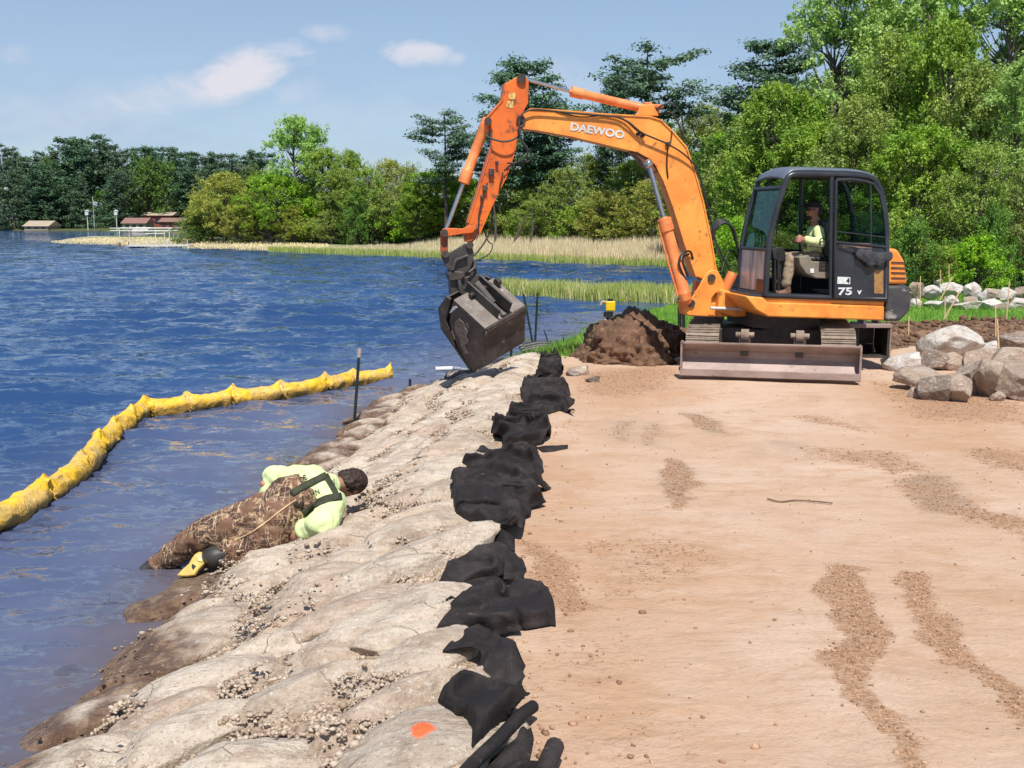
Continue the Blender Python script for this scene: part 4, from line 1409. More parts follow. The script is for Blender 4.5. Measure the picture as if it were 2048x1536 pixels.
# grapple head (rotator, tilt body, clam shells) --------------------------------
gr = empty('clamshell_grapple', (0, 0, 0)); gr.parent = EX; gr['label'] = 'dark clamshell bucket with scraped steel jaws'
mb = MB()
for o1 in (0.15, -0.11):
    eprism(mb, [(884, 512), (902, 504), (930, 487), (944, 489), (948, 508), (946, 522), (940, 540), (925, 552), (905, 545), (890, 532)], o1, o1 - .05)
mb.build('coupler_plate', M('dark_steel'), gr, bevel=0.01)
mb = MB()
eprism(mb, [(896, 520), (944, 508), (950, 530), (960, 556), (952, 566), (905, 560), (898, 545)], .08, -.12)
eprism(mb, [(895, 548), (903, 542), (928, 543), (931, 552), (922, 560), (900, 562)], .2, -.2)
eprism(mb, [(900, 560), (956, 548), (966, 572), (962, 598), (915, 602), (902, 600)], .13, -.17)
mb.build('rotator_body', M('grease'), gr, bevel=0.014)
mb = MB()
mb.tube([E(918, 560, .17), E(922, 582, .2), E(935, 600, .18)], [.028, .04, .02], 8)
mb.tube([E(905, 540, .2), E(912, 520, .2), E(935, 512, .2)], .03, 8)
mb.tube([E(938, 545, .2), E(950, 535, .18), E(951, 524, .1)], .02, 8)
mb.build('guard_bar', M('dark_steel'), gr, smooth=50)
GA = Vector((.70, -.40, -.59)).normalized()
GW = Vector((.53, .54, .26)).normalized()
GW = (GW - GA * GA.dot(GW)).normalized()
GD = GA.cross(GW).normalized()
if GD.z > 0: GD = -GD
G0 = E(907, 600, 0.42)


def G(a, w, d): return G0 + GA * a + GW * w + GD * d


WID = 0.80
shell_r = [(0, 0), (.60, 0.0), (.63, .02), (.72, .34), (.80, .52), (.66, .80), (.58, .80), (.30, .66), (.05, .40), (0.0, .12)]
prof_back = [(.60, 0.0), (.63, .02), (.72, .34), (.80, .52), (.66, .80)]


def clam(name, plate, back, mat):
    e = empty(name, (0, 0, 0)); e.parent = gr
    for w0 in (0.0, WID - .03):
        mb = MB(); mb.prism([G(a, w0, d) for a, d in plate], GW * .03)
        mb.build('side_plate', M(mat), e, bevel=0.006)
    mb = MB()
    for i in range(len(back) - 1):
        (a0, d0), (a1, d1) = back[i], back[i + 1]
        v = (GA * (a1 - a0) + GD * (d1 - d0))
        nn = v.cross(GW).normalized() * .028
        c0 = G(a0, .005, d0)
        mb.par(c0, v * 1.02, GW * (WID - .01), nn)
    mb.build('shell', M(mat), e, bevel=0.005)
    return e


right = clam('right_jaw', shell_r, prof_back, 'worn_steel')
mb = MB()      # top deck with two raised box ribs and the central slot
mb.par(G(.0, .0, -.01), GA * .62, GW * .30, GD * .04)
mb.par(G(.0, .52, -.01), GA * .62, GW * .28, GD * .04)
mb.par(G(.0, .30, .05), GA * .62, GW * .22, GD * .03)
mb.build('top_plate', pmat('lit_deck_steel', (0.22, 0.185, 0.16), (0.15, 0.125, 0.108), 6, 0.6, 0.003, 25, c3=(0.42, 0.37, 0.33), s3=9), right, bevel=0.008)  # paler than the jaws: sunlight on the top is put into the colour
mb = MB()
mb.prism([G(.56, 0, -.015), G(.66, 0, .045), G(.66, 0, .12), G(.56, 0, .05)], GW * .31)
mb.prism([G(.56, .51, -.015), G(.66, .51, .045), G(.66, .51, .12), G(.56, .51, .05)], GW * .29)
mb.build('edge_lip', M('lit_deck_steel'), right, bevel=0.008)
mb = MB()
mb.cyl(G(.62, .30, .2), G(.76, .30, .56), .022); mb.cyl(G(.62, .52, .2), G(.76, .52, .56), .022)
mb.par(G(.60, .29, .05), GA * .06, GW * .02, GD * .45); mb.par(G(.60, .51, .05), GA * .06, GW * .02, GD * .45)
mb.build('back_rib', M('dark_steel'), right, bevel=0.006)
shell_l = [(-.05, .03), (-.13, .05), (-.20, .34), (-.05, .63), (.60, .86), (.62, .82), (.27, .70), (-.02, .42)]
left = clam('left_jaw', shell_l, [(-.13, .05), (-.20, .34), (-.05, .63), (.60, .86)], 'worn_steel')
mb = MB()     # two closing cylinders over the deck
mb.cyl(G(.02, .36, -.16), G(.34, .42, -.02), .05, 16)
mb.cyl(G(.34, .42, -.02), G(.54, .44, .03), .022, 12)
mb.ell(G(.55, .44, .03), .05, .05, .04)
mb.build('closing_cylinder', pmat('cyl_grey', (0.13, 0.115, 0.10), (0.08, 0.07, 0.065), 8, 0.45), gr, smooth=40)
mb = MB()
mb.par(G(-.05, .26, -.17), GA * .62, GW * .03, GD * .17)
mb.par(G(-.05, .50, -.17), GA * .62, GW * .03, GD * .17)
mb.cyl(G(.1, .2, -.06), G(.1, .62, -.06), .035)
mb.cyl(G(.12, .70, -.06), G(.12, .76, -.06), .06, 14)
mb.build('hinge_bracket', M('dark_steel'), gr, bevel=0.008)
mb = MB(); mb.prism([G(a_, -.002, d_) for a_, d_ in [(.14, .28), (.18, .20), (.27, .19), (.31, .24), (.38, .27), (.39, .36), (.44, .42), (.42, .52), (.50, .60), (.46, .66), (.36, .58), (.30, .50), (.24, .47), (.17, .40)]], -GW * .012)
o = mb.build('caked_mud', pmat('mud_cake', (0.19, 0.145, 0.12), (0.12, 0.09, 0.075), 12, 0.95, 0.02, 25), right)
mb = MB(); mb.prism([G(.03, -.004, .10), G(.06, -.004, .06), (G(.10, -.004, .05)), G(.07, -.004, .12), G(.03, -.004, .22), G(.005, -.004, .24)], -GW * .006)
mb.build('bright_scrape', M('white_paint'), right)


# hoses --------------------------------------------------------------------------
def hose(pts, r=0.014, mat='rubber'):
    mb = MB(); mb.tube(curve_pts([E(*p) for p in pts], 7), r, 8)
    return mb.build('hose', M(mat), EX, smooth=80)


hose([(1308, 226, .08), (1325, 210, .1), (1345, 208, .1), (1360, 225, .1), (1366, 250, .1), (1367, 275, .1)], .013)
hose([(1318, 230, .0), (1338, 224, .05), (1352, 238, .05), (1362, 262, .05), (1366, 280, .05)], .013)
hose([(1046, 250, .17), (1042, 235, .19), (1050, 224, .18), (1075, 219, .17), (1140, 226, .16), (1225, 233, .16), (1255, 243, .18), (1285, 266, .19), (1335, 288, .19), (1372, 312, .17), (1395, 342, .15), (1412, 400, .14), (1428, 470, .13), (1442, 520, .2)], .012)
hose([(1046, 250, .2), (1036, 262, .22), (1050, 290, .24), (1062, 308, .24), (1058, 322, .22), (1030, 326, .18), (1014, 326, .15)], .013)
hose([(1040, 240, .22), (1038, 262, .25), (1046, 286, .26), (1055, 302, .26), (1048, 318, .24), (1022, 330, .18), (1008, 342, .15)], .012)
hose([(972, 272, .16), (988, 279, .2), (1010, 283, .22), (1032, 276, .22), (1044, 258, .2)], .013)
hose([(1110, 221, .12), (1160, 234, .13), (1210, 231, .13), (1248, 240, .14), (1275, 262, .16), (1290, 272, .16)], .010)
hose([(1344, 262, .12), (1342, 280, .14), (1336, 292, .15), (1334, 330, .14), (1336, 356, .12)], .010)  # added dark line standing in for the clamp's shadow down the boom
hose([(1006, 345, .15), (1000, 372, .15), (998, 388, .14)], .010)
hose([(975, 366, .14), (966, 395, .15), (958, 430, .16), (957, 455, .18), (948, 478, .18), (935, 492, .16)], .011)
hose([(962, 440, .1), (975, 480, -.1), (985, 490, -.1), (978, 508, 0.0), (952, 522, .1)], .008)
hose([(985, 424, .1), (982, 455, .0), (972, 480, .0), (958, 500, .05), (948, 512, .1)], .012)
for k in range(4):
    hose([(1478 + k * 3, 540, -.1 - k * .1), (1476, 500, -.1 - k * .1), (1468 - k * 3, 460 - k * 4, -.1 - k * .1), (1448 - k * 3, 446 - k * 2, -.1 - k * .1), (1430 - k * 2, 462 - k * 3, -.1 - k * .1), (1424, 500 - k * 5, -.15 - k * .05), (1432, 545, -.2)], .017)
hose([(1372, 560, .25), (1362, 540, .3), (1358, 522, .32), (1366, 506, .3), (1380, 503, .2), (1386, 518, .1)], .015)
hose([(1376, 552, .2), (1368, 532, .25), (1366, 515, .25), (1378, 508, .2)], .015)
hose([(1440, 560, -.1), (1450, 520, -.2), (1462, 500, -.3), (1476, 520, -.3), (1482, 560, -.3)], .016)
hose([(1428, 478, .05), (1444, 510, .02), (1462, 545, -.05)], .012)
# undercarriage --------------------------------------------------------------------
BL = at_z(1360, 751, 0.05); BR = at_z(1721, 763, 0.05)
BU = (BR - BL).normalized(); BB = Vector((-BU.y, BU.x, 0))         # across, and back along the tracks
if BB.y < 0: BB = -BB
BWID = (BR - BL).length
bh = 0.46
blade = empty('dozer_blade', (0, 0, 0)); blade.parent = EX
mb = MB()
prof = [(0.03, 0.0), (0.14, .08), (0.22, .22), (0.21, .33), (0.10, .43), (0.02, bh), (-0.04, bh), (-0.035, .435), (0.14, .32), (0.155, .24), (0.09, .11), (-0.03, 0.0)]
mb.prism([BL + BB * a + UZ * z for a, z in prof], BU * BWID)
mb.build('mouldboard', M('blade_steel'), blade, bevel=0.004, smooth=35)
mb = MB(); mb.box(BL + BU * BWID / 2 + BB * (-.035) + UZ * .055, BWID * .995, .025, .09, BU, BB, UZ)
mb.build('cutting_edge', M('blade_steel'), blade, bevel=0.004)
for o_ in (0, BWID - .025):
    mb = MB(); mb.prism([BL + BU * o_ + BB * a + UZ * z for a, z in [(-.04, 0), (.16, 0), (.16, bh), (-.035, bh)]], BU * .025)
    mb.build('end_plate', M('blade_steel'), blade)
for k in (.36, .665):
    q = BL + BU * BWID * k
    mb = MB(); mb.box(q + BB * .55 + UZ * .34, .10, .9, .13, BU, BB, UZ)
    mb.box(q + BB * .14 + UZ * .46, .16, .10, .22, BU, BB, UZ)
    mb.build('push_arm', M('grease'), blade, bevel=0.01)
    mb = MB(); mb.cyl(q + BB * .12 + UZ * .56 - BU * .12, q + BB * .12 + UZ * .56 + BU * .12, .035)
    mb.cyl(q + BB * .12 + UZ * .56 - BU * .05, q + BB * .12 + UZ * .56 + BU * .05, .075)
    mb.build('pivot_pin', M('track_mud'), blade, smooth=40)
# tracks
TL, THt, TW = 2.55, 0.63, 0.45
for k, o_ in enumerate((0.03, BWID - .03 - TW)):
    tr_ = empty('track', (0, 0, 0)); tr_.parent = EX
    base = BL + BU * o_ + BB * 0.48 + UZ * (-0.05)
    R = THt / 2
    path = []
    nsh = 46
    straight = TL - 2 * R
    per = 2 * straight + 2 * math.pi * R
    for i in range(nsh):
        s_ = per * i / nsh
        if s_ < straight: pt = (R + s_, 0.0); nn = (0, -1)
        elif s_ < straight + math.pi * R:
            a_ = (s_ - straight) / R; pt = (R + straight + R * math.sin(a_), R - R * math.cos(a_)); nn = (math.sin(a_), -math.cos(a_))
        elif s_ < 2 * straight + math.pi * R:
            q_ = s_ - straight - math.pi * R; pt = (R + straight - q_, 2 * R); nn = (0, 1)
        else:
            a_ = (s_ - 2 * straight - math.pi * R) / R; pt = (R - R * math.sin(a_), R + R * math.cos(a_)); nn = (-math.sin(a_), math.cos(a_))
        path.append((pt, nn))
    mb = MB()
    for (pt, nn) in path:
        tang = (-nn[1], nn[0])
        T3 = BB * tang[0] + UZ * tang[1]; N3 = BB * nn[0] + UZ * nn[1]
        c0 = base + BB * pt[0] + UZ * pt[1] + BU * (TW / 2)
        mb.box(c0 - N3 * .012, per / nsh * .93, TW, .024, T3, BU, N3)
        mb.box(c0 + N3 * .010 + T3 * .03, .016, TW * .98, .022, T3, BU, N3)
        mb.box(c0 + N3 * .008 - T3 * .04, .012, TW * .98, .016, T3, BU, N3)
    mb.build('track_shoes', M('track_mud'), tr_)
    mb = MB()
    for a_ in (R, TL - R):
        mb.cyl(base + BB * a_ + UZ * R + BU * .06, base + BB * a_ + UZ * R + BU * (TW - .06), R - .05, 24)
    mb.build('sprocket', M('grease'), tr_, smooth=40)
    mb = MB()
    for q_ in range(5):
        mb.cyl(base + BB * (R + .2 + q_ * .37) + UZ * .12 + BU * .08, base + BB * (R + .2 + q_ * .37) + UZ * .12 + BU * (TW - .08), .09, 16)
    mb.build('roller', M('grease'), tr_, smooth=40)
    mb = MB(); mb.box(base + BB * TL / 2 + UZ * .30 + BU * TW / 2, TL - .6, TW * .6, .2, BB, BU, UZ)
    mb.build('track_frame', M('grease'), tr_, bevel=0.02)
mb = MB(); mb.box(BL + BU * BWID / 2 + BB * 1.75 + UZ * .42, BWID - .7, 1.3, .26, BU, BB, UZ)
mb.build('car_body', M('grease'), EX, bevel=0.03)

# spare digging bucket lying behind the right-hand track
SB = empty('digging_bucket', tuple(at_z(1745, 712, 0)), 'dark steel digging bucket lying behind the excavator track', 'bucket')
q = at_z(1712, 716, 0.0)
mb = MB()
sp = [(0, 0), (.5, 0), (.62, .15), (.6, .4), (.45, .5), (.0, .5)]
for dx_ in (0, .47):
    mb = MB(); mb.prism([q + Vector((dx_, a, b)) for a, b in sp], Vector((.03, 0, 0)))
    mb.build('side_plate', M('dark_steel'), SB, bevel=0.005)
mb = MB()
for i in range(1, len(sp) - 1):
    (a0, b0), (a1, b1) = sp[i], sp[i + 1]
    v = Vector((0, a1 - a0, b1 - b0)); mb.par(q + Vector((.03, a0, b0)), v, Vector((.44, 0, 0)), v.cross(Vector((1, 0, 0))).normalized() * .025)
mb.par(q + Vector((.03, .0, .0)), Vector((.44, 0, 0)), Vector((0, .5, 0)), Vector((0, 0, .03)))
mb.build('shell', M('dark_steel'), SB, bevel=0.004)
mb = MB(); mb.par(q + Vector((-.25, -.03, .47)), Vector((.78, 0, 0)), Vector((0, .1, 0)), Vector((0, 0, .06))); mb.par(q + Vector((.5, -.02, 0)), Vector((.025, 0, 0)), Vector((0, .1, 0)), Vector((0, 0, .5)))
mb.build('cutting_edge', M('blade_steel'), SB, bevel=0.006)
for dx_ in (.12, .34):
    mb = MB(); mb.par(q + Vector((dx_, .1, .53)), Vector((.04, 0, 0)), Vector((0, .3, 0)), Vector((0, 0, .12)))
    mb.build('hanger_plate', M('worn_steel'), SB, bevel=0.005)

# ------------------------------------------------------------------ the operator
OP = empty('person', tuple(E(1635, 525, SEATO)), 'excavator operator in black cap and lime long-sleeved shirt seated in the cab', 'person')
o_ = SEATO


def Q(px, py, off): return E(px, py, off)


head = [('e', Q(1627, 421, o_), .088, .078, .115, EU, EN, UZ), ('e', Q(1623, 432, o_), .07, .06, .08, EU, EN, UZ), ('c', Q(1630, 436, o_), .055, Q(1634, 452, o_), .06),
        ('e', Q(1613.5, 424, o_), .016, .014, .022, EU, EN, UZ), ('e', Q(1615.5, 433, o_), .02, .025, .014, EU, EN, UZ), ('e', Q(1629, 423, o_ + .078), .018, .012, .03, EU, EN, UZ),
        ('c', Q(1634, 452, o_), .10, Q(1636, 510, o_), .12)]
# left forearm, hand and fingers closed on the lever
hand = [('c', Q(1612, 478, o_ + .28), .032, Q(1603, 479, o_ + .3), .036), ('e', Q(1600, 478, o_ + .3), .045, .03, .045, EU, EN, UZ)]
for k in range(4):
    a0 = Q(1597 - k * .6, 473 + k * 3.4, o_ + .335); hand.append(('c', a0, .0125, a0 - EN * .045 + EU * .012, .0115)); hand.append(('c', a0, .0125, a0 - EU * .04 + EN * .004, .013))
hand.append(('c', Q(1603, 473, o_ + .31), .013, Q(1598, 470, o_ + .29), .011))
hand2 = [('e', Q(1590, 482, o_ - .3), .045, .03, .04, EU, EN, UZ), ('c', Q(1590, 482, o_ - .3), .032, Q(1612, 484, o_ - .28), .034), ('c', Q(1612, 484, o_ - .28), .04, Q(1636, 460, o_ - .1), .06)]
arm_in = [('c', Q(1636, 462, o_ + .12), .05, Q(1640, 486, o_ + .24), .04), ('c', Q(1640, 486, o_ + .24), .04, Q(1612, 478, o_ + .28), .03)]
blob('body', head + hand + hand2 + arm_in, M('skin'), OP, .009, 4)
blob('shirt', [('e', Q(1634, 462, o_), .12, .20, .10, EU, EN, UZ), ('c', Q(1634, 468, o_), .145, Q(1636, 505, o_), .14), ('c', Q(1637, 462, o_ + .17), .072, Q(1641, 487, o_ + .27), .062), ('c', Q(1641, 487, o_ + .27), .060, Q(1613, 479, o_ + .285), .045),
               ('c', Q(1636, 462, o_ - .17), .07, Q(1635, 486, o_ - .27), .06), ('c', Q(1635, 486, o_ - .27), .056, Q(1604, 484, o_ - .28), .045), ('e', Q(1633, 452, o_), .075, .09, .04, EU, EN, UZ)], M('lime_shirt'), OP, .011, 4, .008, 12)
blob('trousers', [('e', Q(1634, 517, o_), .17, .19, .12, EU, EN, UZ), ('c', Q(1630, 517, o_ + .12), .095, Q(1583, 517, o_ + .14), .075), ('c', Q(1583, 517, o_ + .14), .075, Q(1572, 568, o_ + .16), .060),
                  ('c', Q(1630, 517, o_ - .12), .095, Q(1566, 516, o_ - .1), .075), ('c', Q(1566, 516, o_ - .1), .07, Q(1560, 570, o_ - .1), .06)], M('khaki'), OP, .012, 4, .012, 9)
for dx, do in ((0, .16), (-10, -.1)):
    blob('boot', [('c', Q(1574 + dx, 570, o_ + do), .05, Q(1575 + dx, 583, o_ + do), .05), ('c', Q(1575 + dx, 584, o_ + do), .05, Q(1558 + dx, 587, o_ + do), .04)], pmat('boot_leather', (0.20, 0.10, 0.06), (0.12, 0.06, 0.04), 9, 0.7) if 'boot_leather' not in MATS else M('boot_leather'), OP, .01, 4)
cp = MB(); cp.ell(Q(1628, 410, o_), .097, .087, .072, 16, 8, EU, EN, UZ)
cp.ell(Q(1612, 412.5, o_), .075, .065, .012, 14, 6, EU, EN, (UZ - EU * .12))
cp.build('cap', M('cap_black'), OP, smooth=60)
cp = MB(); cp.ell(Q(1636, 424, o_), .055, .074, .075, 14, 8, EU, EN, UZ); cp.build('hair', M('hair'), OP, smooth=60)
cp = MB(); cp.ell(Q(1619, 435, o_), .048, .058, .045, 14, 8, EU, EN, UZ); cp.build('beard', M('hair'), OP, smooth=60)
cp = MB(); cp.box(Q(1617, 419.5, o_ + .045), .035, .06, .028, EU, EN, UZ); cp.box(Q(1617, 419.5, o_ - .03), .035, .06, .028, EU, EN, UZ); cp.cyl(Q(1617, 418, o_ + .072), Q(1630, 418, o_ + .082), .005, 6)
cp.build('sunglasses', M('cap_black'), OP, bevel=.006)
# ------------------------------------------------------------------ trees
def leaves_mesh(name, C, dirs, size, r, aspect=0.55, flat=0.5, clump=None):
    """one bent quad (two triangles) per leaf; C centres (n,3), size (n,)"""
    n = len(C)
    d = dirs + r.normal(size=(n, 3)) * flat
    d /= np.linalg.norm(d, axis=1)[:, None] + 1e-9
    a = r.normal(size=(n, 3))
    u = np.cross(d, a); u /= np.linalg.norm(u, axis=1)[:, None] + 1e-9
    w = np.cross(d, u)
    s = size[:, None]
    V = np.stack([C - u * s, C + w * s * aspect + d * s * 0.12, C + u * s, C - w * s * aspect + d * s * 0.12], 1).reshape(-1, 3)
    F = np.arange(4 * n).reshape(-1, 4)
    return quick_mesh(name, V, F, False)


def decid(seed, h=10.0, cr=3.0, base=0.25, nclump=55, per=170, leaf=0.11, csz=0.75, stems=1, shape='round', trunk_r=0.16, open_=0.0, dangle=0.0):
    """local geometry of a broad-leaved tree: (trunk mesh, crown mesh)"""
    r = np.random.RandomState(seed)
    rr_ = random.Random(seed)
    mb = MB()
    tips = []
    stem_tops = []
    for s in range(stems):
        an = 2 * math.pi * (s + rr_.random() * .7) / stems
        lean = (0.0 if stems == 1 else rr_.uniform(0.12, 0.30)) * h * 0.55
        top = Vector((math.cos(an) * lean + rr_.uniform(-.4, .4), math.sin(an) * lean + rr_.uniform(-.4, .4), h * rr_.uniform(.78, .9)))
        pts = [Vector((math.cos(an) * .12 * (stems > 1), math.sin(an) * .12 * (stems > 1), -0.1))]
        for k in range(1, 6):
            q = k / 5
            pts.append(Vector((top.x * q ** 1.3 + rr_.uniform(-.12, .12), top.y * q ** 1.3 + rr_.uniform(-.12, .12), top.z * q)))
        rad = trunk_r * (1 if stems == 1 else .62)
        mb.tube(pts, [rad * (1 - .82 * k / 5) * (1.25 if k == 0 else 1) for k in range(6)], 7)
        stem_tops.append(pts)
    for c in range(nclump):
        z = base + (1 - base) * (rr_.random() ** (0.8 if shape != 'vase' else 0.6))
        if shape == 'round': env = math.sin(math.pi * min(1, max(0, (z - base) / (1 - base) * .88 + .10))) ** 0.55
        elif shape == 'tall': env = math.sin(math.pi * min(1, (z - base) / (1 - base) * .82 + .14)) ** 0.7
        elif shape == 'bush': env = max(0.05, 1 - ((z) ** 3.0)) ** 0.5
        else: env = 0.35 + 0.65 * ((z - base) / (1 - base)) if z < .85 else 0.9 * (1 - z) / .15 + .25
        a_ = rr_.uniform(0, 2 * math.pi)
        rad = cr * env * math.sqrt(rr_.uniform(0.12, 1.0)) * rr_.uniform(.8, 1.1)
        p = Vector((math.cos(a_) * rad, math.sin(a_) * rad, z * h))
        st = min(stem_tops, key=lambda S: (S[4] - p).length)
        zz = max(0.12 * h, p.z - (rad * 0.7 + 0.08 * h) * rr_.uniform(.7, 1.2))
        q = min(0.98, zz / max(st[-1].z, .1))
        i = min(4, int(q * 5)); f = q * 5 - i
        o = st[i].lerp(st[i + 1], f)
        mid = o.lerp(p, .5) + Vector((0, 0, -0.06 * h * rr_.random()))
        mb.tube([o, mid, p], [0.045 * h / 10 + .012, .03, .012], 5, False)
        tips.append((p, (p - o).normalized()))
    C, D, S = [], [], []
    for p, d in tips:
        k = max(20, int(per * rr_.uniform(.5, 1.4)))
        sz = csz * rr_.uniform(.6, 1.35)
        sub = max(3, int(k / 26))
        for j in range(sub):
            off = r.normal(size=3) * np.array([1, 1, .62]) * sz * .62
            cc = np.array(p[:]) + off
            m_ = int(k / sub)
            ax = np.array(d[:]) + r.normal(size=3) * .6
            if dangle: ax = ax * (1 - dangle) + np.array([0, 0, -1.6]) * dangle
            ax /= np.linalg.norm(ax)
            along = r.uniform(-1, 1, m_)[:, None] * sz * .42 * ax
            P = cc + along + r.normal(size=(m_, 3)) * sz * .135
            C.append(P)
            D.append(np.tile(np.array([0, 0, 0.75]) + (P - cc) / (sz * .3) * .35, 1))
            S.append(leaf * r.uniform(.6, 1.25, m_))
    C = np.concatenate(C); D = np.concatenate(D); S = np.concatenate(S)
    return mb, leaves_mesh('crown', C, D, S, r)


def pine(seed, h=14.0, cr=3.2, base=0.3, whorls=15, leaf=0.14, per=26, irregular=0.3, trunk_r=0.2, arms=6, up=0.18, kind='white', dens=1.0):
    r = np.random.RandomState(seed); rr_ = random.Random(seed)
    mb = MB()
    bend = Vector((rr_.uniform(-.35, .35), rr_.uniform(-.35, .35), 0))
    tp = [Vector((bend.x * (k / 6) ** 2, bend.y * (k / 6) ** 2, -0.1 + h * k / 6)) for k in range(7)]
    mb.tube(tp, [trunk_r * (1 - .9 * k / 6) + .015 for k in range(7)], 8)
    C, D, S = [], [], []

    def pad(p, d, s):
        m_ = int(per * dens * rr_.uniform(.7, 1.3))
        a_ = r.normal(size=(m_, 3)) * np.array([1, 1, .38 if kind == 'white' and h < 15 else .62]) * s * .42
        P = np.array(p[:]) + a_
        C.append(P)
        D.append(np.tile(np.array([0, 0, 0.9]), (m_, 1)) + a_ / s * .9)
        S.append(leaf * r.uniform(.6, 1.3, m_))
    for w in range(whorls):
        q = base + (1 - base) * (w + rr_.uniform(0, .6)) / whorls
        if kind == 'white': L0 = cr * (math.sin(math.pi * min(1, (1 - q) / (1 - base) * .72 + .10)) ** .8)
        else: L0 = cr * (1 - q) / (1 - base) * 1.0 + .15
        for a in range(arms):
            if rr_.random() < irregular * .6: continue
            an = rr_.uniform(0, 6.283); L = L0 * rr_.uniform(1 - irregular * 1.1, 1.1)
            if rr_.random() < .12 * irregular * 2: L *= 1.45
            o = Vector((bend.x * q * q, bend.y * q * q, q * h))
            d = Vector((math.cos(an), math.sin(an), 0))
            rise = up * (1 if kind == 'white' else -.5)
            pts = [o, o + d * L * .5 + UZ * (L * .05 * (1 if kind == 'white' else -2)), o + d * L + UZ * (L * rise * rr_.uniform(.6, 1.8))]
            if w < whorls * .95: mb.tube(pts, [.05 * (1 - q) + .02, .03, .012], 4, False)
            npad = max(2, int(L / (.42 if kind == 'white' else .36)))
            for k in range(npad):
                f = .30 + .70 * (k + 1) / npad
                pp = pts[0].lerp(pts[1], f * 2) if f < .5 else pts[1].lerp(pts[2], f * 2 - 1)
                side = Vector((-d.y, d.x, 0)) * rr_.uniform(-.32, .32) * L * .55
                pad(pp + side + UZ * rr_.uniform(-.03, .10), d, rr_.uniform(.55, .95))
    pad(Vector((bend.x, bend.y, h * .99)), UZ, .6)
    C = np.concatenate(C); D = np.concatenate(D); S = np.concatenate(S)
    return mb, leaves_mesh('crown', C, D, S, r, aspect=0.42, flat=.45)


class Proto:
    def __init__(s, mb, crown, h, bark, leafm):
        s.crown = crown; s.h = h
        crown.materials.append(M(leafm))
        o = mb.build('trunk', M(bark), None, smooth=60, origin=Vector((0, 0, 0)))
        s.trunk = o.data
        bpy.data.objects.remove(o)


P = {}
P['cotton1'] = Proto(*decid(1, 14, 4.2, .24, 105, 330, .115, .70, 1, 'tall', .24), 14, 'bark_pale', 'leaf_cottonwood')
P['cotton2'] = Proto(*decid(2, 14, 3.8, .26, 100, 320, .11, .66, 2, 'tall', .24), 14, 'bark_pale', 'leaf_cottonwood')
P['maple1'] = Proto(*decid(3, 9, 2.9, .20, 85, 300, .088, .60, 1, 'tall', .15), 9, 'bark', 'leaf_maple')
P['maple2'] = Proto(*decid(4, 8, 3.4, .22, 85, 280, .09, .60, 3, 'round', .16), 8, 'bark', 'leaf_maple')
P['willow1'] = Proto(*decid(5, 7, 3.3, .14, 95, 240, .075, .62, 5, 'bush', .14, dangle=.3), 7, 'bark_pale', 'leaf_willow')
P['willow2'] = Proto(*decid(6, 7, 3.0, .18, 85, 240, .075, .58, 4, 'round', .14, dangle=.2), 7, 'bark_pale', 'leaf_olive')
P['olive1'] = Proto(*decid(7, 10, 2.8, .16, 85, 280, .09, .72, 2, 'tall', .16), 10, 'bark', 'leaf_olive')
P['shrub1'] = Proto(*decid(8, 3, 1.9, .02, 60, 210, .065, .5, 5, 'bush', .06), 3, 'bark', 'leaf_shrub')
P['shrub2'] = Proto(*decid(9, 3, 1.7, .02, 55, 200, .065, .5, 5, 'bush', .06), 3, 'bark', 'leaf_maple')
P['pine1'] = Proto(*pine(10, 14, 3.0, .30, 17, .15, 46, .45, .2, 8), 14, 'bark', 'needle_pine')
P['pine2'] = Proto(*pine(11, 14, 3.3, .45, 12, .15, 44, .65, .2, 6), 14, 'bark', 'needle_pine')
P['fpine1'] = Proto(*pine(12, 16, 4.0, .12, 19, .26, 13, .3, .25, 7), 16, 'bark', 'needle_far')
P['fpine2'] = Proto(*pine(13, 16, 4.6, .16, 15, .27, 14, .4, .25, 7), 16, 'bark', 'needle_far')
P['fspruce'] = Proto(*pine(14, 14, 3.4, .05, 24, .24, 11, .2, .22, 7, kind='spruce'), 14, 'bark', 'needle_far')
P['fdecid'] = Proto(*decid(15, 13, 5.2, .1, 75, 100, .22, 1.25, 1, 'round', .25), 13, 'bark', 'leaf_shrub')
tr_rnd = random.Random(42)
TREES = []


def tree(kind, px, base_y, top_y, width, Y, name, label, group, flip=None, z=None):
    """px: the column it stands in; Y: how far away; top_y and width give its size"""
    p = P[kind]
    g = at_y(px, base_y, Y)
    zz = gz(g.x, Y) if z is None else z
    top = at_y(px, top_y, Y)
    h = (top.z - zz)
    w = width / FPX * Y
    e = empty(name, (g.x, Y, zz - 0.05), label, 'tree' if 'shrub' not in name else 'shrub', group)
    xs = [v for v in (p.crown['wid'],)] if 'wid' in p.crown else [None]
    if xs[0] is None:
        co = np.empty(len(p.crown.vertices) * 3, np.float32); p.crown.vertices.foreach_get('co', co); co = co.reshape(-1, 3)
        p.crown['wid'] = float(np.percentile(co[:, 0], 98) - np.percentile(co[:, 0], 2)); p.crown['hgt'] = float(np.percentile(co[:, 2], 99.7))
    sxy = w / p.crown['wid']; sz = h / p.crown['hgt']
    e.scale = (sxy, min(sxy, sz * 1.3), sz)
    e.rotation_euler.z = 0 if flip is None else flip
    for nm, me in (('trunk', p.trunk), ('crown', p.crown)):
        o = bpy.data.objects.new(nm, me); COL.objects.link(o); o.parent = e
    TREES.append(e)
    return e


def rot(): return tr_rnd.uniform(0, 6.283)


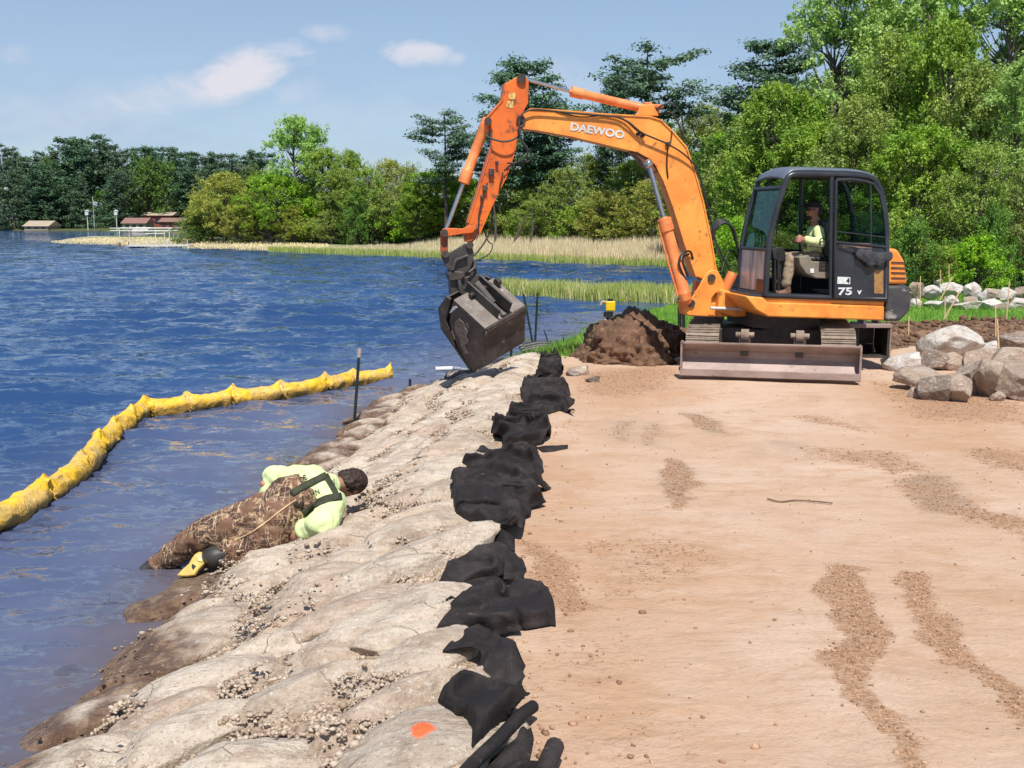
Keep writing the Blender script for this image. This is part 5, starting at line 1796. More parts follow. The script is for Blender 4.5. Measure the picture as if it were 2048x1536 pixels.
# far shore, left: conifers and a few broad-leaved trees
FG = 'trees on the far shore'
spec = [(-30, 290), (12, 284), (40, 305), (70, 318), (98, 306), (122, 300), (146, 272), (170, 285), (196, 268), (222, 285), (250, 296), (278, 300), (300, 292), (330, 296), (352, 298), (378, 300), (404, 302), (430, 306), (456, 304), (482, 308), (508, 300), (534, 306)]
places = ['at the left edge of the picture', 'over the pale cottage at the left', 'left of the flagpole', 'right above the flagpole', 'above the red boathouse', 'left of the yellow-green willow', 'behind the yellow-green willow', 'behind the tall poplar']
for i, (px, ty) in enumerate(spec):
    k = ['fpine1', 'fpine2', 'fspruce'][i % 3] if px not in (146, 196) else ('fpine1' if px == 146 else 'fpine2')
    pl = places[min(7, max(0, int(px / 62)))]
    tree(k, px, 455, ty + tr_rnd.uniform(-4, 5), tr_rnd.uniform(60, 84) * (1.25 if px in (146, 196) else 1), tr_rnd.uniform(228, 262), 'pine_tree', 'dark %s pine %s' % (['broad', 'slender', 'pointed'][i % 3], pl), FG, rot())
for i, (px, ty) in enumerate([(-10, 320), (30, 340), (62, 350), (110, 362), (140, 372), (95, 330), (165, 345), (84, 398), (56, 404), (225, 352), (255, 340), (385, 335), (420, 340), (60, 400)]):
    tree(['fspruce', 'fpine2', 'fpine1'][i % 3], px, 455, ty, tr_rnd.uniform(48, 66), tr_rnd.uniform(218, 226), 'pine_tree', 'lower %s conifer in front %s' % (['pointed', 'spreading', 'dense'][i % 3], places[min(7, max(0, int(px / 62)))]), FG, rot())
for i, (px, ty, w) in enumerate([(300, 312, 84), (335, 322, 60), (100, 312, 40), (450, 340, 60), (500, 330, 80), (280, 345, 60), (200, 380, 40)]):
    tree('fdecid', px, 455, ty, w, 222 + i * 1.5, 'leafy_tree', 'bright green leafy tree among the dark pines %s' % ['above the red boathouse', 'right of the boathouse', 'left of the twin tall pines', 'behind the willow', 'left of the tall poplar', 'behind the flagpole', 'beside the flagpole'][i], FG, rot())

# the point in the middle: willows, poplar, brush
MG = 'trees on the point'
mid = [
    ('willow1', 452, 488, 345, 135, 88, 'willow_tree', 'rounded yellow-green willow at the left end of the point'),
    ('willow1', 412, 486, 378, 60, 92, 'willow_tree', 'low willow left of the rounded yellow-green willow'),
    ('maple2', 548, 494, 346, 105, 84, 'maple_tree', 'flat-topped green tree leaning beside the tall poplar'),
    ('cotton1', 598, 494, 232, 128, 86, 'poplar_tree', 'tallest pale green poplar on the point'),
    ('maple1', 652, 494, 296, 74, 84, 'maple_tree', 'bright green tree right of the tall poplar'),
    ('maple1', 706, 495, 300, 60, 86, 'maple_tree', 'narrow bright tree between poplar and olive brush'),
    ('olive1', 690, 496, 335, 90, 82, 'willow_tree', 'olive willow under the narrow bright tree'),
    ('willow2', 736, 497, 330, 100, 81, 'willow_tree', 'olive willow left of the arm cylinder, second from the poplar'),
    ('willow1', 782, 498, 318, 100, 83, 'willow_tree', 'yellowish willow in the middle of the point'),
    ('willow2', 822, 500, 326, 92, 80, 'willow_tree', 'olive willow left of the bright maples'),
    ('maple2', 872, 502, 338, 130, 76, 'maple_tree', 'bright green maple left of the excavator arm'),
    ('maple1', 838, 501, 380, 80, 74, 'maple_tree', 'low bright maple at the water left of the grapple'),
    ('maple2', 930, 503, 352, 100, 75, 'maple_tree', 'bright maple right behind the arm cylinder'),
    ('olive1', 1010, 505, 330, 110, 73, 'willow_tree', 'olive tree just right of the excavator arm'),
    ('maple1', 1075, 505, 300, 110, 76, 'maple_tree', 'green maple under the maker lettering of the boom'),
    ('willow2', 1135, 508, 330, 120, 70, 'willow_tree', 'silvery willow under the middle of the boom'),
    ('olive1', 1180, 505, 305, 110, 78, 'willow_tree', 'tall olive tree under the boom bend'),
    ('willow1', 1215, 512, 380, 130, 66, 'willow_tree', 'pale grey-green willow low behind the reeds'),
    ('willow1', 1300, 514, 360, 120, 64, 'willow_tree', 'pale willow left of the boom cylinder'),
    ('maple1', 1260, 508, 320, 90, 72, 'maple_tree', 'dark green maple left of the boom cylinder'),
    ('olive1', 1330, 508, 240, 110, 74, 'willow_tree', 'olive tree behind the boom bend'),
    ('olive1', 1400, 508, 205, 130, 70, 'willow_tree', 'yellow-olive tree right of the boom bend'),
    ('olive1', 1455, 510, 225, 110, 66, 'willow_tree', 'olive tree between boom and cab'),
]
for a in mid:
    tree(a[0], a[1], a[2], a[3], a[4], a[5] * 1.12, a[6], a[7], MG, rot())
pn = [
    ('pine2', 893, 505, 222, 120, 80, 'crooked dark pine left of the excavator arm'),
    ('pine1', 1050, 505, 122, 145, 82, 'tall dark pine behind the top of the arm'),
    ('pine2', 1100, 505, 205, 130, 84, 'spreading dark pine right of the arm top'),
    ('pine2', 1288, 505, 90, 175, 74, 'tallest crooked pine above the boom'),
    ('pine1', 1222, 505, 150, 70, 86, 'slim grey pine left of the tallest pine'),
    ('pine1', 1535, 515, 78, 170, 62, 'tall pine behind the cab beside the cottonwoods'),
    ('pine2', 985, 505, 262, 110, 88, 'dark pine peeking out behind the arm'),
]
for k, px, by, ty, w, Y, lab in pn:
    tree(k, px, by, ty, w, Y, 'pine_tree', lab, MG, rot())
brush_where = ['at the tip of the point', 'under the flat-topped tree', 'at the foot of the poplar', 'below the olive willows', 'left of the grapple', 'behind the grapple', 'right of the excavator arm', 'under the boom lettering', 'under the boom bend', 'left of the boom cylinder', 'between boom and cab', 'behind the cab', 'right of the cab']
for i in range(44):
    px = 400 + i * 26 + tr_rnd.uniform(-8, 8)
    by = np.interp(px, [400, 900, 1340, 1500], [490, 503, 515, 530])
    Y = np.interp(px, [400, 900, 1340, 1500, 1600], [99, 85, 72, 54, 46]) + tr_rnd.uniform(-2, 8)
    tall = tr_rnd.uniform(60, 118)
    pale = i % 3 != 0
    tree(['shrub1', 'shrub2', 'willow2', 'willow1'][i % 4], px, by, by - tall, tr_rnd.uniform(60, 95), Y, 'shrub', '%s green bush %s, %s' % (['dark', 'bright', 'olive', 'pale'][i % 4], brush_where[min(12, int((px - 400) / 90))], 'low' if tall < 85 else 'tall'), 'undergrowth on the shore', rot())

# the wood on the right
RG = 'trees of the wood behind the excavator'
rt = [
    ('cotton1', 1660, 560, -70, 250, 47, 'cottonwood_tree', 'huge pale cottonwood above the cab, sky showing through'),
    ('cotton2', 1790, 565, -60, 230, 49, 'cottonwood_tree', 'huge cottonwood right of the cab, second from the right'),
    ('cotton1', 1980, 570, -110, 260, 44, 'cottonwood_tree', 'huge cottonwood in the upper right corner'),
    ('maple1', 1545, 555, 165, 150, 44, 'maple_tree', 'bright green maple above the left half of the cab'),
    ('maple2', 1630, 556, 240, 170, 42, 'maple_tree', 'bright maple behind the cab roof'),
    ('maple1', 1500, 550, 275, 120, 46, 'maple_tree', 'yellowish maple left of the cab'),
    ('olive1', 1765, 560, 60, 170, 42, 'ash_tree', 'fine-leaved olive tree right above the cab'),
    ('maple1', 1865, 562, 36, 150, 40, 'maple_tree', 'green upright tree over the rock row'),
    ('olive1', 1925, 565, 120, 140, 38, 'ash_tree', 'slender olive tree behind the rock row'),
    ('cotton2', 2040, 570, 90, 180, 36, 'cottonwood_tree', 'pale tree at the right edge of the wood'),
    ('olive1', 1700, 560, 190, 150, 38, 'ash_tree', 'olive tree behind the rear of the cab'),
    ('maple2', 1830, 570, 250, 170, 36, 'maple_tree', 'dark-stemmed tree right of the engine hood'),
    ('willow2', 1960, 570, 280, 170, 34, 'willow_tree', 'olive bushy tree behind the rock row'),
    ('olive1', 1450, 540, 300, 120, 50, 'ash_tree', 'olive tree beside the hydraulic hoses'),
    ('willow2', 2060, 575, 320, 150, 33, 'willow_tree', 'bushy pale tree at the far right edge'),
    ('olive1', 1590, 556, 330, 130, 40, 'ash_tree', 'low olive tree seen through the cab'),
]
for k, px, by, ty, w, Y, nm, lab in rt:
    tree(k, px, by, ty, w, Y, nm, lab, RG, rot())
for i in range(17):
    px = 1430 + i * 40 + tr_rnd.uniform(-10, 10)
    Y = tr_rnd.uniform(29.5, 36)
    by = 540 + (36 - Y) * 3
    tree(['shrub1', 'shrub2', 'shrub1', 'willow1'][i % 4], px, by, by - tr_rnd.uniform(60, 150), tr_rnd.uniform(80, 130), Y, 'shrub', '%s bush at the foot of the wood %s' % (['dark', 'bright', 'deep green', 'pale'][i % 4], 'behind the cab' if px < 1780 else 'just right of the engine hood' if px < 1870 else 'above the rock row' if px < 1980 else 'at the right edge'), 'bushes at the edge of the wood', rot())
for i in range(16):   # deeper rows close the wood
    px = 1380 + i * 48
    tree(['olive1', 'fdecid', 'maple1'][i % 3], px, 540, np.interp(px, [1380, 1600, 2100], [300, 170, 90]) + tr_rnd.uniform(-20, 60), 150, tr_rnd.uniform(55, 64), 'leafy_tree', 'shaded leafy tree deep in the wood %s' % ('left of the cab' if px < 1500 else 'behind the cab' if px < 1760 else 'right of the cab' if px < 1920 else 'near the right edge'), RG, rot())
for i in range(14):   # low far wood closing the point
    px = 560 + i * 62
    tree(['fdecid', 'fspruce', 'fdecid'][i % 3], px, 470, np.interp(px, [560, 900, 1400], [350, 345, 330]) + tr_rnd.uniform(-10, 20), 120, tr_rnd.uniform(100, 116), 'leafy_tree' if i % 3 != 1 else 'spruce_tree', '%s behind the point %s' % ('round leafy tree' if i % 3 != 1 else 'dark spruce', brush_where[min(12, int((px - 400) / 90))]), 'trees behind the point', rot())
# bare leaning trunk and stems by the reeds
for x0, y0, x1, y1, lab in ((1020, 492, 1052, 430, 'bare leaning pale trunk right of the excavator arm'), (990, 492, 986, 400, 'pale upright stem behind the arm foot'), (1060, 490, 1064, 420, 'dark upright stem right of the leaning trunk')):
    mb = MB(); mb.tube(curve_pts([at_y(x0, y0 + 6, 72.6), at_y((x0 + x1) / 2 + 3, (y0 + y1) / 2, 72.4), at_y(x1, y1, 72.2)], 4), [.10, .095, .09, .085, .08, .075, .06, .05, .04][:9], 7)
    tag(mb.build('dead_tree', M('bark_pale'), smooth=60), lab, 'tree trunk', 'bare stems by the reeds')

# ------------------------------------------------------------------ reeds and grass
def blades(name, X, Y, Z, H, Wd, mat, seed, lean=.25):
    r = np.random.RandomState(seed); n = len(X)
    an = r.uniform(0, math.pi, n); ux, uy = np.cos(an) * Wd / 2, np.sin(an) * Wd / 2
    lx, ly = r.normal(size=n) * lean * H, r.normal(size=n) * lean * H
    V = np.stack([np.stack([X - ux, Y - uy, Z], 1), np.stack([X + ux, Y + uy, Z], 1), np.stack([X + ux * .8 + lx * .4, Y + uy * .8 + ly * .4, Z + H * .6], 1), np.stack([X - ux * .8 + lx * .4, Y - uy * .8 + ly * .4, Z + H * .6], 1), np.stack([X + lx, Y + ly, Z + H], 1)], 1).reshape(-1, 3)
    b = np.arange(n) * 5
    F3 = np.concatenate([np.stack([b, b + 1, b + 2], 1), np.stack([b, b + 2, b + 3], 1), np.stack([b + 3, b + 2, b + 4], 1)])
    return tag(link_mesh(name, quick_mesh(name, V, F3), mat), kind='stuff')


g = np.random.RandomState(8)
# shore reeds of the point
n = 26000
px = g.uniform(660, 1560, n)
yb = np.interp(px, [660, 850, 1000, 1340, 1400, 1500, 1560], [504, 512.5, 518.5, 531.5, 535, 544, 560])
Yf = (CAMZ - WZ) * FPX / (yb - 435)
Yr = Yf * (1 + g.rand(n) ** 1.3 * np.interp(px, [660, 850, 1000], [.06, .16, .24]))
Xr = (px - 1024) / FPX * Yr
clumpy = fbm(Xr * .5, Yr * .3, 0, 12)
Hh = g.uniform(.40, .85, n) * np.interp(px, [660, 800, 900, 1560], [.15, .3, 1.1, 1.1]) * (.7 + .8 * clumpy)
blades('dry_reeds', Xr, Yr, np.maximum(ground_z(Xr, Yr, False), WZ), Hh, .045, M('reed_dry'), 3, .10)
n = 9000
px = g.uniform(540, 1500, n); yb = np.interp(px, [560, 850, 1000, 1340, 1400, 1500], [502.5, 512.5, 518.5, 531.5, 535, 544])
Yr = (CAMZ - WZ) * FPX / (yb - 435) * (1 + (g.rand(n) - .3) * .03); Xr = (px - 1024) / FPX * Yr
blades('green_reeds', Xr, Yr, np.maximum(ground_z(Xr, Yr, False), WZ), g.uniform(.2, .55, n), .05, M('reed_green'), 4, .12)
# reed island
n = 12000
px = g.uniform(1000, 1500, n)
Yr = np.interp(px, [1000, 1200, 1500], [36.8, 33.6, 31.6]) + g.rand(n) * np.interp(px, [1000, 1060, 1500], [.8, 2.2, 2.6])
Xr = (px - 1024) / FPX * Yr
blades('marsh_reeds', Xr, Yr, np.full(n, WZ - .02), g.uniform(.22, .62, n) * (.55 + .9 * fbm(Xr * .8, Yr, 0, 4)), .03, M('reed_green'), 5, .12)
dry = np.where(g.rand(n) < .6)[0]
blades('marsh_straw', Xr[dry] + .05, Yr[dry], np.full(len(dry), WZ - .02), g.uniform(.25, .55, len(dry)), .028, M('reed_dry'), 6, .12)
# sandbar stubble
n = 6000
px = g.uniform(110, 660, n); yb = np.interp(px, [110, 400, 660], [484, 497, 504]); Yr = (CAMZ - WZ) * FPX / (yb - 435) * (1 + g.rand(n) * np.interp(px, [110, 300, 660], [.03, .2, .12])); Xr = (px - 1024) / FPX * Yr
blades('sandbar_stubble', Xr, Yr, ground_z(Xr, Yr, False), g.uniform(.04, .20, n), .08, M('reed_dry'), 7, .25)
# lawn, near bank and behind
n = 60000
Yr = 16.4 + 13 * g.rand(n) ** 1.2; Xr = g.uniform(-.6, 15, n)
d_ = sdist(Xr, Yr, LP)
ll = np.maximum(17.0 + (Xr - 0.6) * 0.50, 16.9)
k_ = (d_ > .05) & (((Yr + (fbm(Xr * 1.3, Yr * 1.3, 0, 3) - .5) * 1.6) > ll) | ((Xr < 1.3) & (Yr > 16.2)))
Xr, Yr, d_ = Xr[k_], Yr[k_], d_[k_]
Hh = g.uniform(.05, .12, len(Xr)) + .16 * np.exp(-d_ / .5) * g.rand(len(Xr)) + .10 * (Xr < 2.2) * g.rand(len(Xr))
blades('lawn_grass', Xr, Yr, ground_z(Xr, Yr, False), Hh, .014, M('lawn_grass'), 9, .35)

# ------------------------------------------------------------------ far shore bits
def gable(name, px, by, w, d_, h, rh, Y, wall, roof, label, cat='house'):
    c = at_y(px, by, Y); z = gz(c.x, Y)
    e = empty(name, (c.x, Y, z), label, cat)
    mb = MB(); mb.par((c.x - w / 2, Y, z - .3), (w, 0, 0), (0, d_, 0), (0, 0, h + .3)); wl = mb.build('wall', M(wall), e)
    mb = MB()
    mb.prism([(c.x - w / 2 - .3, Y - .4, z + h), (c.x - w / 2 - .3, Y + d_ / 2, z + h + rh), (c.x - w / 2 - .3, Y + d_ + .4, z + h)], (w + .6, 0, 0))
    mb.build('roof', M(roof), e)
    for k in range(3):
        mb = MB(); mb.par((c.x - w / 2 + w * (.12 + .3 * k), Y - .05, z + h * .35), (w * .16, 0, 0), (0, .08, 0), (0, 0, h * .4)); mb.build('window', M('window_dark'), wl)
    return e


gable('cottage', 72, 452, 4.8, 6, .7, 1.1, 214, 'house_wall', 'roof_tan', 'low pale cottage with tan roof under the pines at the left')
gable('boathouse', 268, 452, 4.6, 5, 1.1, 1.1, 150 + 62, 'house_wall', 'roof_brown', 'small house with brown roof right of the flagpole')
gable('boathouse', 342, 455, 4.5, 5, 1.4, .8, 210, 'house_red', 'roof_brown', 'red boathouse left of the willow')
gable('garage', 315, 444, 6, 5, 2.6, .7, 219, 'house_red', 'roof_tan', 'grey-roofed house behind the red boathouse')
gable('cottage', 535, 478, 3.5, 3, 1.0, .8, 96, 'house_wall', 'roof_brown', 'small hut glimpsed under the flat-topped tree')
for px, by, lab in ((176, 458, 'white martin house on a pole left of the flagpole'), (234, 458, 'white martin house on a pole right of the flagpole')):
    c = at_y(px, by, 207); e = empty('birdhouse', tuple(c), lab, 'birdhouse', 'martin houses on poles')
    mb = MB(); mb.cyl(c - UZ * .3, c + UZ * 2.8, .07, 8); mb.build('pole', M('white_paint'), e)
    mb = MB(); mb.box(c + UZ * 3.05, .6, .6, .7); mb.prism([c + Vector((-.4, -.4, 3.4)), c + Vector((.4, -.4, 3.4)), c + Vector((0, -.4, 3.7))], (0, .8, 0)); mb.build('nest_box', M('white_paint'), e)
c = at_y(189, 457, 208); e = empty('flagpole', tuple(c), 'grey flagpole with a small striped flag among the pines', 'flagpole')
mb = MB(); mb.cyl(c - UZ * .3, c + UZ * 6, .06, 8); mb.ell(c + UZ * 6, .12, .12, .12); mb.build('pole', M('grey_and_reflection'), e)
mb = MB(); mb.prism([c + Vector((.05, 0, 5.3)), c + Vector((.9, .1, 5.1)), c + Vector((.8, .1, 4.3)), c + Vector((.05, 0, 4.6))], (0, .03, 0)); mb.build('flag', M('blue_cloth'), e)
c = at_y(280, 466, 196); e = empty('pontoon_boat', tuple(c), 'white boat moored below the brown-roofed house', 'boat')
mb = MB(); mb.prism([(c.x - 1.6, 196, -.55), (c.x - 1.3, 196, .35), (c.x + 1.7, 196, .35), (c.x + 1.4, 196, -.55)], (0, 1.8, 0)); mb.build('hull', M('white_paint'), e, bevel=.08)
mb = MB(); mb.box(c + Vector((3.2, 0, .2)) - UZ * .1, 2.2, 1.6, .55); mb.build('cover', M('cap_black'), e, bevel=.15)
# boat lifts standing in the shallows: posts with a light frame on top
for (x0, x1, ty, by, Y, lab) in ((240, 340, 456.5, 490, 104, 'wide white boat lift frame over the sandbar'), (312, 330, 462, 492, 98, 'small boat lift at the white dock')):
    a, b = at_y(x0, by, Y), at_y(x1, by, Y); e = empty('boat_lift', ((a.x + b.x) / 2, Y, WZ), lab, 'boat lift', 'boat lifts')
    zt = at_y(x0, ty, Y).z
    for xx in (a.x, b.x):
        for yy_ in (Y, Y + 2.6):
            mb = MB(); mb.cyl((xx, yy_, WZ - .4), (xx, yy_, zt), .045, 8); mb.build('post', M('white_paint'), e)
    mb = MB()
    for p0, p1 in (((a.x - .9, Y, zt), (b.x + .4, Y, zt)), ((a.x - .9, Y + 2.6, zt), (b.x + .4, Y + 2.6, zt)), ((a.x, Y, zt), (a.x, Y + 2.6, zt)), ((b.x, Y, zt), (b.x, Y + 2.6, zt)), ((a.x - .9, Y, zt - .25), (b.x, Y, zt - .25))):
        mb.cyl(p0, p1, .05, 6)
    mb.build('top_frame', M('white_paint'), e)
a, b = at_y(262, 491, 95), at_y(372, 494, 93); e = empty('dock', tuple(a), 'low white dock beside the sandbar', 'dock')
mb = MB(); mb.par((a.x, 94, WZ + .12), (b.x - a.x, 0, 0), (0, 1.1, 0), (0, 0, .12)); mb.build('deck', M('white_paint'), e)
for xx in np.linspace(a.x + .2, b.x - .2, 4):
    mb = MB(); mb.cyl((xx, 94.1, WZ - .3), (xx, 94.1, WZ + .7), .04, 6); mb.build('post', M('white_paint'), e)
for px, hh in ((240, .45), (258, .5)):
    q = at_y(px, 492, 96); mb = MB(); mb.tube([(q.x, 96, WZ - .1), (q.x, 96, WZ + hh * .5), (q.x, 96, WZ + hh)], [.16, .12, .03], 8)
    tag(mb.build('marker_cone', M('boot_leather')), 'small dark marker standing off the sandbar, %s of two' % ('left' if px == 240 else 'right'), 'marker', 'markers off the sandbar')
# ------------------------------------------------------------------ yellow float boom on the water
from mathutils.bvhtree import BVHTree
bp_px = [(-60, 1085), (0, 1052), (35, 1036), (75, 1012), (120, 985), (165, 948), (200, 905), (245, 862), (287, 830), (330, 824), (375, 819), (465, 807), (562, 795), (650, 779), (706, 768), (783, 759)]
path = curve_pts([at_z(a, b, WZ) for a, b in bp_px], 10)
acc = [0.0]
for i in range(1, len(path)): acc.append(acc[-1] + (path[i] - path[i - 1]).length)


def along(s):
    i = min(len(path) - 2, max(0, int(np.searchsorted(acc, s)) - 1))
    f = (s - acc[i]) / max(1e-6, acc[i + 1] - acc[i])
    return path[i].lerp(path[i + 1], f), (path[i + 1] - path[i]).normalized()


joint_px = [(-60, 1085), (85, 1004), (165, 948), (197, 906), (230, 875), (262, 846), (290, 829), (372, 819), (463, 807), (561, 795), (647, 779), (704, 768), (783, 759)]
js = []
for a, b in joint_px:
    q = at_z(a, b, WZ); js.append(acc[min(range(len(path)), key=lambda i: (path[i] - q).length)])
FB_ = empty('float_boom', tuple(path[len(path) // 2]), 'long yellow silt boom of sausage-like floats curving across the water', 'silt boom')
for j in range(len(js) - 1):
    s0, s1 = js[j], js[j + 1]
    ns, nr_ = 34, 22
    V = []
    for i in range(ns + 1):
        f = i / ns; s = s0 + (s1 - s0) * f
        p, d = along(s)
        w = Vector((-d.y, d.x, 0))
        e0 = min(f, 1 - f)
        pin = math.exp(-(e0 / 0.075) ** 2)
        body = 1 - 0.14 * pin
        for k in range(nr_):
            a = 2 * math.pi * k / nr_
            cs, sn = math.cos(a), math.sin(a)
            rx = (0.115 - 0.035 * pin) * body
            rz = 0.135 * body + (0.075 * pin * max(0, sn) ** 3 if sn > 0 else 0)
            zz = 0.075 - 0.02 * math.sin(math.pi * f)
            x = rx * cs * (1.0 if sn > -0.2 else 0.9); z = rz * sn
            q = p + w * x + UZ * (z + zz)
            nz = float(fbm(s * 3.2 + 3 * cs, sn * 2.6 + j, cs * 1.5, 5, 3)) - .5
            cre = float(vnoise(s * 16 + cs * 3, a * 2.2, 0, 8)) - .5
            q += (w * cs + UZ * sn) * (nz * 0.075 + cre * (0.03 + 0.06 * pin))
            V.append(q)
    mb = MB()
    fs = []
    for i in range(ns):
        for k in range(nr_):
            fs.append((i * nr_ + k, i * nr_ + (k + 1) % nr_, (i + 1) * nr_ + (k + 1) % nr_, (i + 1) * nr_ + k))
    fs += [tuple(range(nr_)), tuple(ns * nr_ + k for k in range(nr_ - 1, -1, -1))]
    mb.add(V, fs)
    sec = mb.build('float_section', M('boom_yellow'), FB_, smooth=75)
    if 0 < j:
        p, d = along(s0); w = Vector((-d.y, d.x, 0))
        tw = w * (-1) if w.y > 0 else w
        mb = MB()
        tipz = 0.235 + 0.04 * ((j * 37) % 5) / 5
        mb.add([p - d * .07 + UZ * .17, p + d * .015 + UZ * tipz, p + d * .09 + UZ * .17, p + d * .02 + w * .10 + UZ * .10, p - d * .02 - w * .10 + UZ * .10, p + d * .01 + tw * .13 + UZ * .02], [(0, 1, 3), (1, 2, 3), (0, 4, 1), (1, 4, 2), (4, 5, 2), (0, 5, 4), (2, 5, 3)])
        fl = mb.build('end_flap', M('boom_yellow'), sec)
        sm = fl.modifiers.new('solid', 'SOLIDIFY'); sm.thickness = .012

# ------------------------------------------------------------------ man lying on the rocks
def K(px, py, z): return at_z(px, py, z)


MAN_ = empty('person', tuple(K(560, 1060, -.3)), 'man in camouflage waders and lime shirt lying on the rocks at the water', 'person')
hip = K(535, 1040, -.10); pel = K(560, 1030, -.06); wst = K(592, 1005, .02); chest = K(628, 985, .07)
sh1 = K(622, 958, .13); sh2 = K(662, 1006, .02); neck = K(668, 968, .09); hd = K(700, 967, .06)
el1 = K(548, 957, .10); wr1 = K(536, 985, .0); el2 = K(650, 1046, -.05); wr2 = K(612, 1058, -.12)
kn1 = K(405, 1070, -.22); ft1 = K(318, 1128, -.50); kn2 = K(500, 1098, -.30); ft2 = K(430, 1112, -.33)
ax_ = (hd - neck).normalized()
UPV = (UZ * .8 + Vector((0, -.6, 0))).normalized(); UPV = (UPV - ax_ * ax_.dot(UPV)).normalized(); SD = ax_.cross(UPV).normalized()
hand1 = []
for (c0, dirx) in ((wr1, Vector((.2, .1, -.5)).normalized()), (wr2 + Vector((-.05, .0, -.03)), Vector((-.7, .3, -.5)).normalized())):
    u_, v_ = frame(dirx)
    hand1.append(('c', c0 - dirx * .08, .032, c0, .030)); hand1.append(('e', c0 + dirx * .045, .024, .042, .05, u_, v_, dirx))
    for k in range(4):
        b0 = c0 + dirx * .08 + v_ * (.03 - .02 * k)
        hand1.append(('c', b0, .0115, b0 + dirx * (.035 + .006 * (k in (1, 2))) + u_ * .012, .0105))
        hand1.append(('c', b0 + dirx * .036 + u_ * .012, .0105, b0 + dirx * .055 + u_ * .032, .0095))
    hand1.append(('c', c0 + dirx * .02 + v_ * .035, .014, c0 + dirx * .06 + v_ * .062 + u_ * .02, .011))
blob('body', [('e', hd, .088, .098, .112, SD, UPV, ax_), ('e', hd - ax_ * .01 - UPV * .05, .065, .07, .085, SD, UPV, ax_), ('c', neck - ax_ * .02, .058, hd - ax_ * .03, .06),
              ('e', hd - UPV * .115 - ax_ * .0, .016, .03, .022, SD, UPV, ax_), ('e', hd + SD * .09 - UPV * .01, .014, .024, .034, SD, UPV, ax_), ('e', hd - SD * .09 - UPV * .01, .014, .024, .034, SD, UPV, ax_),
              ('c', wst, .11, chest, .12), ('c', sh1, .05, el1, .04), ('c', el1, .04, wr1, .03), ('c', sh2, .05, el2, .04), ('c', el2, .04, wr2, .03), ('c', chest, .1, neck, .06)] + hand1, M('skin'), MAN_, .010, 5)
blob('hair', [('e', hd + UPV * .022 + ax_ * .022, .103, .098, .118, SD, UPV, ax_), ('e', hd + UPV * .04 - ax_ * .045, .09, .065, .075, SD, UPV, ax_)], M('hair'), MAN_, .008, 4, .012, 26)
shirt = blob('shirt', [('c', wst - (chest - wst) * .15, .165, chest, .175), ('e', chest, .17, .15, .16), ('c', sh1, .105, sh2, .105), ('c', sh1, .098, el1, .088), ('c', el1, .085, wr1 + UZ * .02, .062), ('c', sh2, .10, el2, .092),
               ('c', el2, .09, wr2, .07), ('e', el2 - Vector((.03, 0, .0)), .11, .09, .08), ('c', chest, .15, neck + (chest - neck) * .25, .085)], M('lime_shirt'), MAN_, .011, 6, .020, 8)
waders = blob('waders', [('c', wst - (wst - pel) * .3, .172, pel, .20), ('e', hip, .215, .20, .20), ('c', hip, .195, kn1, .115), ('c', hip + Vector((.05, -.08, -.08)), .15, kn2, .115), ('c', kn1, .112, kn1.lerp(ft1, .55), .085), ('c', kn1.lerp(ft1, .5), .088, ft1, .07),
                ('c', kn2, .11, ft2 + Vector((.1, 0, .02)), .09), ('e', wst + Vector((-.02, .0, .02)), .20, .19, .18)], M('camo'), MAN_, .012, 6, .022, 7)
blob('boot', [('c', ft2 + Vector((.10, .0, .02)), .075, ft2 + Vector((.01, -.01, 0)), .082), ('c', ft2, .08, K(405, 1118, -.40), .06)], M('boot_rubber'), MAN_, .01, 5)
pn_ = Vector((-.25, -.80, .55)).normalized(); pp_ = K(392, 1122, -.38) - Vector((0, .03, 0))
mb = MB(); mb.prism([at_plane(a, b, pp_, pn_) for a, b in [(352, 1151), (372, 1152), (388, 1150), (396, 1138), (404, 1130), (414, 1119), (415, 1110), (409, 1104), (397, 1103), (389, 1108), (383, 1116), (377, 1127), (364, 1138)]], -pn_ * .035)
sole = mb.build('boot_sole', M('boot_sole'), MAN_, bevel=.008, smooth=40)
mb = MB(); mb.prism([at_plane(a, b, pp_ + pn_ * .004, pn_) for a, b in [(384, 1127), (392, 1132), (386, 1140), (383, 1134)]], -pn_ * .02)
mb.build('heel_notch', M('boot_rubber'), sole)
mb = MB(); mb.prism([at_plane(a, b, pp_ + pn_ * .010, pn_) for a, b in [(391, 1113), (398, 1107), (408, 1108), (410, 1116), (403, 1124), (395, 1122)]], -pn_ * .02)
mb.build('heel_pad', pmat('sole_pale', (0.74, 0.60, 0.30), None, 12, 0.6), sole, bevel=.004)
blob('boot', [('c', ft1 + Vector((.05, .03, .05)), .075, ft1 + Vector((-.10, -.03, -.04)), .05)], M('boot_rubber'), MAN_, .012, 4)


def bvh_of(*objs):
    V, Fc = [], []
    for o in objs:
        off = world_loc(o); b = len(V)
        V += [v.co + off for v in o.data.vertices]; Fc += [tuple(b + i for i in p.vertices) for p in o.data.polygons]
    return BVHTree.FromPolygons(V, Fc)


BV = bvh_of(shirt, waders)
CAMP = Vector((0, 0, CAMZ))


def on_surface(px, py, lift=.008):
    d = ray(px, py).normalized()
    hit, nrm, _, _ = BV.ray_cast(CAMP, d)
    if hit is None: return None
    if nrm.dot(d) > 0: nrm = -nrm
    return hit + nrm * lift


